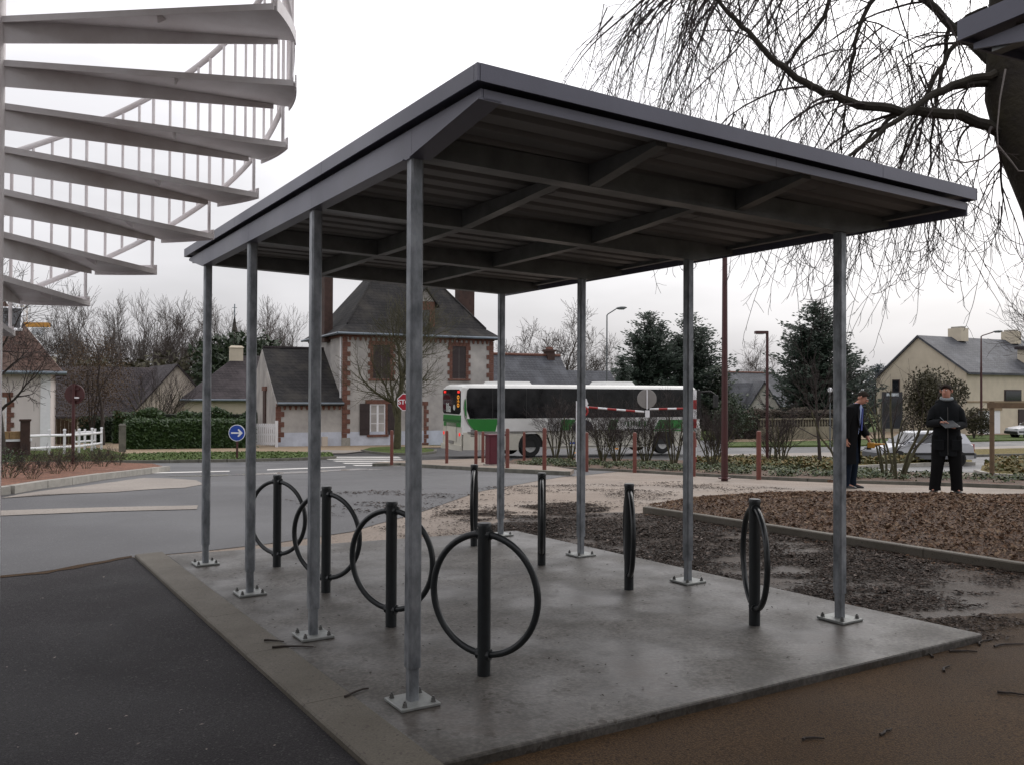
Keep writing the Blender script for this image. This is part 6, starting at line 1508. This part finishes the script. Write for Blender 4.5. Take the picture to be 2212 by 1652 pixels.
    MB().add([Vector((xf+.015, .24, zw0-.35)), Vector((xf+.015, W_-.24, zw0-.35)), Vector((xf-.07, W_-.12, H-.28)), Vector((xf-.07, .12, H-.28))], [(0, 1, 2, 3)]).build('windscreen', m_busglass, r)
    mr_ = MB(); mr_.tube([(xf-.2, .1, H-.30), (xf+.35, -.15, H-.25), (xf+.62, -.2, H-.42)], .035, 6); ma = mr_.build('mirror_arm', m_black, r); bevel(MB().box((xf+.62, -.2, H-.72), (.16, .24, .58)).build('mirror', m_black, ma), .03)
    # rear face details, plane x = xr
    yc = lambda f: .06+f*(W_-.12)     # f: 0 at the seen flank, 1 far side
    MB().prism([(.16, 0), (.90, 0), (.95, .1), (.95, .95), (.88, 1.0), (.18, 1.0), (.10, .92), (.10, .1)], (xr-.025, W_*.0, zw0+.18), (0, W_, 0), (0, 0, H-.22-zw0-.18), (.05, 0, 0)).build('rear_window', m_busglass, r)
    MB().box((xr-.012, W_/2, zw0-.02), (.05, W_*.82, .30)).build('rear_green_panel', m_busgreen, r); MB().box((xr-.03, W_/2, zw0-.10), (.05, W_*.80, .09)).build('rear_stripe', m_busdark, r); MB().box((xr-.006, W_/2, zw0-.27), (.05, W_*.80, .17)).build('rear_green_panel', m_busgreen, r)
    MB().box((xr+.02, W_/2, (zw0+zb)/2-.18), (.06, W_-.3, zw0-zb-.36)).build('rear_panel', m_buscream, r)
    MB().box((xr-.016, W_*.52, zs-.02), (.03, W_*.46, .78)).build('engine_hatch', m_buscream, r)
    for yy in (W_*.28, W_*.76): MB().box((xr-.034, yy, zs-.02), (.008, .014, .80)).build('hatch_seam', m_signback, r)
    MB().box((xr-.04, W_*.52, zs-.45), (.03, .5, .13)).build('number_plate', m_signback, r); MB().box((xr-.05, W_/2, zb+.12), (.1, W_-.2, .22)).build('rear_bumper', m_buscream, r)
    for yy in (W_*.17, W_*.83):
        MB().box((xr-.035, yy, H-.33), (.03, .20, .10)).build('high_brake_lamp', m_redl, r); MB().box((xr-.03, yy-.1 if yy < 1 else yy+.15, zs-.1), (.04, .06, .13)).build('tail_lamp', m_redl, r)
    put('route_number', text_mesh('060', .34, .004, m_oran, 'route_number', bold=.01), r, loc=(xr-.032, W_*.20, H-.72), rot=(math.pi/2, math.pi/2, -math.pi/2))
    put('lettering', text_mesh('lila', .52, .004, mat('faded_white_vinyl', (.45, .47, .45), .5), 'lettering', bold=.012), r, loc=(xr-.032, W_*.66, zw0+.42), rot=(math.pi/2, 0, -math.pi/2))
    MB().lathe([(.12, -.034), (.12, -.03)], (xr, W_*.38, zw0+.45), 16, 'x').build('logo_disc', MATS['faded_white_vinyl'], r)
    return r
bus()
def car(name, label, x, y, ang, m_body, m_low=None, s=1.0):
    r = empty(name, (x, y, gz(x, y)-.045), ang, label, 'car'); r.scale = (s,)*3
    # x forward, profile in (x,z); width by section
    W2 = .84
    lower = [(2.02, .32), (2.06, .55), (1.98, .72), (1.75, .80), (1.1, .90), (.9, .95), (-1.75, .98), (-1.95, .9), (-2.0, .55), (-1.97, .30)]
    # body as loft across y with inset at the sides
    def sect(y, k): return [Vector((px_*(1-.04*k), y, pz-(.02*k if pz > .6 else 0))) for px_, pz in lower]
    ws = [(-W2, 1.0), (-W2*.96, .4), (-W2*.8, 0), (0, -.35), (W2*.8, 0), (W2*.96, .4), (W2, 1.0)]
    arch_r = .36
    MB().loft([sect(*q) for q in ws]).build('body', m_body, r, smooth=True)
    # cabin
    roof = [(1.02, .93), (.42, 1.36), (.22, 1.42), (-1.2, 1.43), (-1.62, 1.34), (-1.86, .95)]
    def cab(y, k): return [Vector((px_, y*(1-.16*max(0, (pz-.93)/.5)), pz)) for px_, pz in roof]
    MB().loft([cab(-W2*.97, 0), cab(-W2*.6, 0), cab(W2*.6, 0), cab(W2*.97, 0)]).build('cabin', m_body, r, smooth=True)
    def side_pt(px_, pz, sg): return Vector((px_, sg*(W2*.97*(1-.16*max(0, (pz-.93)/.5))+.006), pz))
    for sg in (-1, 1):
        for nm, poly in (('front_window', [(.90, .97), (-.28, .98), (-.28, 1.35), (.30, 1.34)]), ('rear_window', [(-.38, .98), (-1.35, .99), (-1.5, 1.18), (-1.35, 1.34), (-.38, 1.35)])):
            pts = [side_pt(a, b, sg) for a, b in poly]; MB().add(pts+[q+Vector((0, -sg*.02, 0)) for q in pts], [tuple(range(len(pts)))]+[(i, (i+1) % len(pts), len(pts)+(i+1) % len(pts), len(pts)+i) for i in range(len(pts))]).build(nm, m_glass, r)
        MB().box((0, sg*(W2+.004), .52), (3.9, .03, .10)).build('rub_strip', m_black, r)
        if m_low: MB().box((0, sg*(W2-.004), .40), (2.0, .03, .2)).build('sill_panel', m_low, r)
        MB().box((-.33, sg*(W2*.985), .78), (.015, .03, .36)).build('door_seam', m_black, r); MB().box((-.15, sg*(W2+.0), .86), (.16, .04, .03)).build('door_handle', m_black, r)
        m_ = MB().box((.78, sg*(W2+.10), 1.0), (.10, .18, .13)).build('mirror', m_body, r); bevel(m_, .02)
        MB().box((1.97, sg*.58, .66), (.1, .34, .14)).build('headlight', m_net, r); MB().box((-1.99, sg*.66, .78), (.06, .14, .3)).build('tail_light', m_redl if False else m_red, r)
        for xx in (1.28, -1.25):
            MB().lathe([(.345, -.012), (.345, .012)], (xx, sg*(W2-.002), .32), 24, 'y').build('wheel_arch', m_black, r); wheel(r, xx, sg*(W2-.09), .30, .30, .2, sg)
    ws_ = [Vector((1.03, -.70, .945)), Vector((1.03, .70, .945)), Vector((.44, .62, 1.36)), Vector((.44, -.62, 1.36))]; MB().add([q+Vector((.012, 0, .012)) for q in ws_], [(0, 1, 2, 3)]).build('windscreen', m_glass, r)
    MB().box((2.03, 0, .44), (.12, 1.6, .2)).build('front_bumper', m_low or m_black, r); MB().box((-2.0, 0, .44), (.12, 1.6, .22)).build('rear_bumper', m_low or m_black, r)
    return r
pc = at(1984, 985, 32.0); car('silver_car', 'silver hatchback driving behind the shrubs and the man with a clipboard', pc.x, pc.y, math.atan2(-Rv[1], -Rv[0])+.05, mat('silver_paint', (.50, .51, .54), .3, .05, 2, metal=.35), mat('grey_plastic', (.12, .125, .135), .5, .1, 4), .86)
pc = at(2245, 930, 66); car('parked_car', 'pale parked car beyond the timber stake by the garage house', pc.x, pc.y, math.atan2(-Rv[1], -Rv[0]), mat('pale_paint', (.6, .6, .62), .3, .05, 2), None, 1.05)
# ------------------------------------------------------------------ people
m_skin = mat('skin', (.42, .205, .145), .6, .10, 8); m_hair = mat('dark_hair', (.012, .007, .005), .9, .3, 20, spec=.15); m_coat = mat('black_coat', (.006, .0062, .0072), .95, .25, 6, spec=.15); m_parka = mat('dark_parka', (.0085, .0095, .011), .95, .3, 5, spec=.15); m_jean = mat('dark_jeans', (.008, .013, .024), .95, .2, 8, spec=.15); m_trou = mat('black_trousers', (.005, .005, .0055), .95, .2, 6, spec=.15); m_shoe = mat('black_shoe', (.006, .006, .007), .4, .2, 8); m_shirt = mat('light_blue_shirt', (.30, .38, .62), .7, .1, 6); m_scarf = mat('pale_grey_scarf', (.20, .225, .24), .9, .15, 10, spec=.15)
def skin_obj(name, m_, V, E, Rr, root_i, parent, sub=2):
    me = bpy.data.meshes.new(name); me.from_pydata(V, E, []); o = bpy.data.objects.new(name, me); COL.objects.link(o)
    sk = o.modifiers.new('s', 'SKIN'); sk.use_smooth_shade = True; sv = me.skin_vertices[0].data
    for i, rr in enumerate(Rr):
        sv[i].radius = rr if isinstance(rr, tuple) else (rr, rr); sv[i].use_root = (i == root_i)
    ss = o.modifiers.new('u', 'SUBSURF'); ss.levels = sub; ss.render_levels = sub
    bpy.context.view_layer.update(); m2 = bpy.data.meshes.new_from_object(o.evaluated_get(bpy.context.evaluated_depsgraph_get())); bpy.data.objects.remove(o)
    m2.name = name; m2.materials.clear(); m2.materials.append(m_); m2.polygons.foreach_set('use_smooth', [True]*len(m2.polygons))
    return put(name, m2, parent)
def body(parent, J, hands):
    """J: joint positions (local, facing +y, x to the person's left... symmetrical names L/R)"""
    V = []; E = []; Rr = []; I = {}
    def v(n, p, r, par=None):
        I[n] = len(V); V.append(tuple(p)); Rr.append(r)
        if par is not None: E.append((I[par], I[n]))
    v('pel', J['pel'], (.15, .11)); v('bel', J['bel'], (.145, .105), 'pel'); v('che', J['che'], (.14, .10), 'bel'); v('nek', J['nek'], .062, 'che'); v('nk2', J['nk2'], .056, 'nek')
    v('jaw', J['jaw'], (.062, .07), 'nk2'); v('fac', J['fac'], (.076, .092), 'jaw'); v('top', J['top'], (.070, .085), 'fac')
    for s in 'LR':
        v('sh'+s, J['sh'+s], .045, 'che'); v('el'+s, J['el'+s], .045, 'sh'+s); v('wr'+s, J['wr'+s], .028, 'el'+s)
        v('hip'+s, J['hip'+s], .095, 'pel'); v('kn'+s, J['kn'+s], .062, 'hip'+s); v('an'+s, J['an'+s], .028, 'kn'+s); v('toe'+s, J['toe'+s], .020, 'an'+s)
        pd, pn, sd_ = hands[s]     # palm direction, finger curl normal, thumb side
        w_ = Vector(J['wr'+s]); pd = Vector(pd).normalized(); pn = Vector(pn).normalized(); sd_ = Vector(sd_).normalized()
        v('pa'+s, w_+pd*.05, (.030, .018), 'wr'+s)
        for k, (off, ln) in enumerate(((.024, .070), (.008, .080), (-.008, .075), (-.024, .060))):
            q = w_+pd*.085+sd_*off; v('f%d%s' % (k, s), q, .009, 'pa'+s); q2 = q+pd*ln*.4+pn*ln*.25; v('g%d%s' % (k, s), q2, .0085, 'f%d%s' % (k, s)); v('h%d%s' % (k, s), q2+pd*ln*.1+pn*ln*.4, .0075, 'g%d%s' % (k, s))
        q = w_+pd*.045+sd_*.038; v('t0'+s, q, .010, 'pa'+s); v('t1'+s, q+pd*.035+sd_*.018+pn*.012, .009, 't0'+s)
    return skin_obj('body', m_skin, V, E, Rr, 0, parent)
def head_bits(parent, c, f, up, hair_m):
    """c head centre, f facing direction, up"""
    c = Vector(c); f = Vector(f).normalized(); up = Vector(up); up = (up-f*up.dot(f)).normalized(); sx_ = f.cross(up)
    P = lambda a, b, h: c+sx_*a+f*b+up*h
    ns = MB(); ns.loft([[P(x, .075, z) for x, z in ((-.010, .035), (.010, .035), (.010, .030), (-.010, .030))], [P(x, b, z) for x, b, z in ((-.016, .098, -.012), (.016, .098, -.012), (.014, .085, -.022), (-.014, .085, -.022))]]); ns.loft([[P(-.012, .085, .03), P(.012, .085, .03), P(.018, .085, -.02), P(-.018, .085, -.02)], [P(-.004, .100, .025), P(.004, .100, .025), P(.012, .116, -.012), P(-.012, .116, -.012)]]); ns.build('nose', m_skin, parent, smooth=True)
    for s in (-1, 1):
        MB().lathe([(.002, -.007), (.008, -.004), (.009, 0), (.008, .004), (.002, .007)], P(s*.032, .086, .030), 8).build('eye', m_wht, parent); MB().box(P(s*.032, .092, .030), (.009, .009, .009)).build('pupil', m_hair, parent); MB().tube([P(s*.015, .094, .050), P(s*.048, .084, .050)], .005, 5).build('eyebrow', hair_m, parent)
        MB().tube([P(s*.082, -.005, .035), P(s*.092, -.012, .020), P(s*.086, -.004, -.015)], [.012, .016, .010], 6).build('ear', m_skin, parent, smooth=True)
    MB().tube([P(-.022, .092, -.052), P(0, .097, -.054), P(.022, .092, -.052)], .006, 6).build('mouth', mat('lips', (.25, .08, .07), .5), parent)
    # hair cap: upper back of the skull
    b = MB(); rg = []; n = 16; rnd = random.Random(3)
    for i in range(7):
        t = i/6*1.75   # from crown downwards
        ring_ = []
        for k in range(n):
            a = 2*math.pi*k/n; fr = max(0, math.sin(a))   # front
            tt = min(t, 1.75-.78*fr) if fr > 0 else t
            j = 1+rnd.uniform(-.03, .03)
            ring_.append(P(.083*math.sin(tt)*math.cos(a)*j, .100*math.sin(tt)*math.sin(a)*j-.010, .032+.094*math.cos(tt)*j))
        rg.append(ring_)
    b.loft(rg); b.build('hair', hair_m, parent, smooth=True)
def garment(name, m_, parent, rings, n=20):
    """rings: (centre, rx, ry, tilt fwd)"""
    rg = []
    rnd = random.Random(len(rings))
    for (c, rx, ry) in rings:
        rg.append([Vector(c)+Vector((rx*math.cos(2*math.pi*k/n)*(1+.045*math.sin(k*3.1+c[2]*9)), ry*math.sin(2*math.pi*k/n)*(1+.05*math.cos(k*2.3+c[2]*7)), .008*math.sin(k*2.7))) for k in range(n)])
    return MB().loft(rg).build(name, m_, parent, smooth=True)
def shoe(parent, an, toe):
    a = Vector(an); t = Vector(toe); d = (t-a); d.z = 0; d.normalize(); s = Vector((-d.y, d.x, 0)); h = Vector((a.x, a.y, 0))-d*.07
    rg = []
    for u, w_, hh in ((0, .030, .07), (.03, .040, .10), (.09, .042, .10), (.16, .046, .065), (.23, .045, .05), (.275, .025, .035)):
        c = h+d*u; rg.append([c+s*(w_*k1)+Vector((0, 0, hh*k2)) for k1, k2 in ((-1, 0), (1, 0), (1, .55), (.55, 1), (-.55, 1), (-1, .55))])
    MB().loft(rg).build('shoe', m_shoe, parent, smooth=True)
def man_writing():
    p = G(2045, 1057); d = Vector((CAM[0]-p.x, CAM[1]-p.y)); ang = math.atan2(d.y, d.x)-math.pi/2
    r = empty('person', (p.x, p.y, gz(p.x, p.y)-.055), ang+.10, 'person in dark parka and pale grey scarf writing on a clipboard', 'person')
    # facing +y (toward the camera); +x is the person's right = picture left? (+x is to the right of +y facing seen from above)
    J = dict(pel=(0, 0, .93), bel=(0, .0, 1.10), che=(0, -.01, 1.36), nek=(0, -.01, 1.50), nk2=(0, .0, 1.555), jaw=(.008, .03, 1.60), fac=(.008, .02, 1.665), top=(0, .0, 1.72),
             shL=(-.165, -.02, 1.42), shR=(.165, -.02, 1.42), elL=(-.235, .02, 1.13), elR=(.245, .02, 1.14), wrL=(-.09, .30, 1.10), wrR=(.11, .31, 1.17), hipL=(-.10, 0, .88), hipR=(.10, 0, .88), knL=(-.13, .03, .48), knR=(.14, .05, .48), anL=(-.15, -.02, .08), anR=(.18, .03, .08), toeL=(-.18, .13, .035), toeR=(.23, .17, .035))
    body(r, J, {'L': ((1, .15, .0), (0, -.2, 1), (0, 1, .2)), 'R': ((-1, .25, -.15), (0, -.3, -1), (0, .6, .7))})
    head_bits(r, (.008, .02, 1.665), (.42, .9, -.04), (0, 0, 1), m_hair)
    MB().lathe([(.050, 0), (.075, .012), (.070, .03), (.045, .035)], (.0, .0, 1.0), 8) 
    garment('trousers', m_trou, r, [((0, 0, .80), .19, .13), ((0, 0, .95), .185, .135), ((0, 0, 1.02), .17, .125)])
    for s in 'LR':
        a, k, h = Vector(J['an'+s]), Vector(J['kn'+s]), Vector(J['hip'+s]); MB().tube([h+Vector((0, 0, .06)), h.lerp(k, .5), k, k.lerp(a, .5), a+Vector((0, .01, .05)), a+Vector((0, .015, -.035))], [.125, .115, .098, .090, .088, .092], 14).build('trouser_leg', m_trou, r, smooth=True)
        shoe(r, J['an'+s], J['toe'+s])
        e, w_, s0 = Vector(J['el'+s]), Vector(J['wr'+s]), Vector(J['sh'+s]); MB().tube([s0*.86+Vector((0, 0, .20)), s0.lerp(e, .28), s0.lerp(e, .75), e, e.lerp(w_, .35), e.lerp(w_, .75), w_], [.062, .084, .077, .074, .068, .060, .052], 14).build('sleeve', m_parka, r, smooth=True)
    ct = garment('parka', m_parka, r, [((0, 0, .62), .215, .165), ((0, 0, .72), .218, .168), ((0, 0, .86), .212, .165), ((0, .0, 1.0), .202, .158), ((0, .0, 1.15), .205, .158), ((0, -.005, 1.28), .212, .158), ((0, -.01, 1.38), .215, .150), ((0, -.012, 1.45), .185, .128), ((0, -.012, 1.50), .14, .11), ((0, -.005, 1.55), .10, .10)])
    for sx_ in (-1, 1): bevel(MB().box((sx_*.13, .172, .80), (.15, .03, .17)).build('pocket_flap', m_parka, ct), .01)
    MB().tube([(0, .176, .64), (0, .182, .9), (0, .176, 1.2), (0, .15, 1.42)], .008, 5).build('zip', m_black, ct)
    MB().ring((.0, .012, 1.558), .080, .026, (1, 0, 0), (0, .97, -.22), 24, 8).build('scarf', m_scarf, r, smooth=True)
    MB().ring((0, -.075, 1.49), .125, .045, (1, 0, 0), (0, 1, .12), 24, 8).build('hood', m_parka, r, smooth=True)
    return r
mw = man_writing()
o = bevel(MB().box((0, 0, 0), (.23, .31, .012)).build('clipboard', mat('dark_board', (.02, .023, .028), .5, .1, 6)), .003); q = mw.matrix_basis if True else None
bpy.context.view_layer.update(); mwm = mw.matrix_world.copy()
o.matrix_world = mwm@Matrix.Translation((.0, .37, 1.145))@Euler((-.30, .10, .25)).to_matrix().to_4x4(); tag(o, 'dark clipboard held by the person in the parka', 'clipboard')
pb = MB().box((0, 0, .0085), (.20, .27, .003)).build('paper', m_parka if False else mat('notepad_grey', (.018, .02, .024), .8), o)
o = MB().tube([(0, 0, 0), (.0, .0, .14)], .005, 6).build('pen', m_scarf); o.matrix_world = mwm@Matrix.Translation((.045, .36, 1.165))@Euler((.5, .7, 0)).to_matrix().to_4x4(); tag(o, 'thin pale pen in the writing hand above the clipboard', 'pen')
def man_bowed():
    p = G(1836, 1047); ang = math.atan2(Rv[1], Rv[0])-math.pi/2
    r = empty('person', (p.x, p.y, gz(p.x, p.y)-.055), ang-.70, 'person in long black coat and light blue shirt looking down, half behind a post', 'person')
    # faces +y = picture right; his left side (-x) ... +x is toward the camera
    J = dict(pel=(0, -.02, .94), bel=(0, .02, 1.12), che=(0, .07, 1.37), nek=(0, .13, 1.50), nk2=(0, .165, 1.55), jaw=(0, .235, 1.565), fac=(0, .225, 1.63), top=(0, .19, 1.685),
             shL=(-.19, .06, 1.43), shR=(.19, .06, 1.43), elL=(-.25, .10, 1.13), elR=(.25, .0, 1.13), wrL=(-.22, .24, .92), wrR=(.25, .02, .88), hipL=(-.10, -.02, .90), hipR=(.10, -.02, .90), knL=(-.10, .04, .50), knR=(.11, .0, .50), anL=(-.10, .0, .08), anR=(.11, -.04, .08), toeL=(-.12, .16, .035), toeR=(.13, .12, .035))
    body(r, J, {'L': ((0, .35, -1), (.3, .5, 0), (.7, .6, 0)), 'R': ((0, .15, -1), (-1, .1, 0), (0, 1, 0))})
    head_bits(r, (0, .225, 1.625), (0, .86, -.5), (0, .5, .86), mat('grey_brown_hair', (.022, .016, .012), .9, .3, 20, spec=.15))
    garment('trousers', m_jean, r, [((0, -.02, .82), .18, .13), ((0, -.02, .95), .175, .13), ((0, -.01, 1.04), .16, .12)])
    for s in 'LR':
        a, k, h = Vector(J['an'+s]), Vector(J['kn'+s]), Vector(J['hip'+s]); MB().tube([h+Vector((0, 0, .05)), h.lerp(k, .5), k, k.lerp(a, .5), a+Vector((0, 0, .05)), a+Vector((0, .01, -.035))], [.115, .105, .085, .078, .074, .078], 14).build('trouser_leg', m_jean, r, smooth=True)
        shoe(r, J['an'+s], J['toe'+s])
        e, w_, s0 = Vector(J['el'+s]), Vector(J['wr'+s]), Vector(J['sh'+s]); MB().tube([s0+Vector((0, 0, .03)), s0.lerp(e, .35), s0.lerp(e, .75), e, e.lerp(w_, .4), e.lerp(w_, .9)], [.090, .094, .082, .078, .070, .060], 14).build('sleeve', m_coat, r, smooth=True)
    # shirt and tie visible in the open coat, facing +y
    garment('shirt', m_shirt, r, [((0, .01, .98), .155, .135), ((0, .03, 1.12), .16, .14), ((0, .06, 1.28), .17, .145), ((0, .09, 1.40), .16, .13), ((0, .12, 1.48), .09, .09), ((0, .135, 1.53), .066, .066)])
    MB().prism([(-.028, 0), (.028, 0), (.020, .40), (-.020, .40)], (0, .198, 1.05), (1, 0, 0), (0, .06, 1), (0, .012, 0)).build('tie', mat('blue_tie', (.02, .04, .22), .6), r)
    # open coat: C-shaped sections, gap to the front
    rg = []; n = 22
    for (cy, z, rx, ry) in ((-.05, .45, .27, .23), (-.05, .62, .26, .22), (-.03, .82, .25, .21), (.0, 1.0, .235, .19), (.02, 1.15, .235, .185), (.045, 1.30, .245, .175), (.065, 1.40, .24, .155), (.085, 1.47, .19, .12), (.115, 1.53, .10, .09)):
        g = .46 if z < .9 else .36
        outer = [Vector((rx*math.cos(math.pi/2+g+(2*math.pi-2*g)*k/n), cy+ry*math.sin(math.pi/2+g+(2*math.pi-2*g)*k/n), z)) for k in range(n+1)]
        inner = [Vector(((rx-.02)*math.cos(math.pi/2+g+(2*math.pi-2*g)*k/n), cy+(ry-.02)*math.sin(math.pi/2+g+(2*math.pi-2*g)*k/n), z)) for k in range(n, -1, -1)]
        rg.append(outer+inner)
    MB().loft(rg).build('coat', m_coat, r, smooth=True)
    for sx_ in (-1, 1): MB().prism([(0, 0), (.07, .22), (.03, .40), (-.02, .38)], (sx_*.10, .20, 1.08), (sx_*1, 0, 0), (0, -.05, 1), (0, .012, 0)).build('lapel', m_coat, r)
    return r
mb_ = man_bowed(); bpy.context.view_layer.update(); M_ = mb_.matrix_world
o = empty('measuring_tool', M_@Vector((-.20, .28, .78)), mb_.rotation_euler.z, 'yellow hand tool held by the person in the black coat', 'tool')
m_yel = mat('tool_yellow', (.42, .20, .015), .5, .1, 6); bevel(MB().box((0, .03, .0), (.06, .13, .10)).build('tool_case', m_yel, o), .015); MB().tube([(0, .08, .02), (0, .26, .03)], [.022, .014], 8).build('tool_nose', m_yel, o); MB().box((0, -.01, -.05), (.05, .07, .06)).build('tool_grip', m_shoe, o)
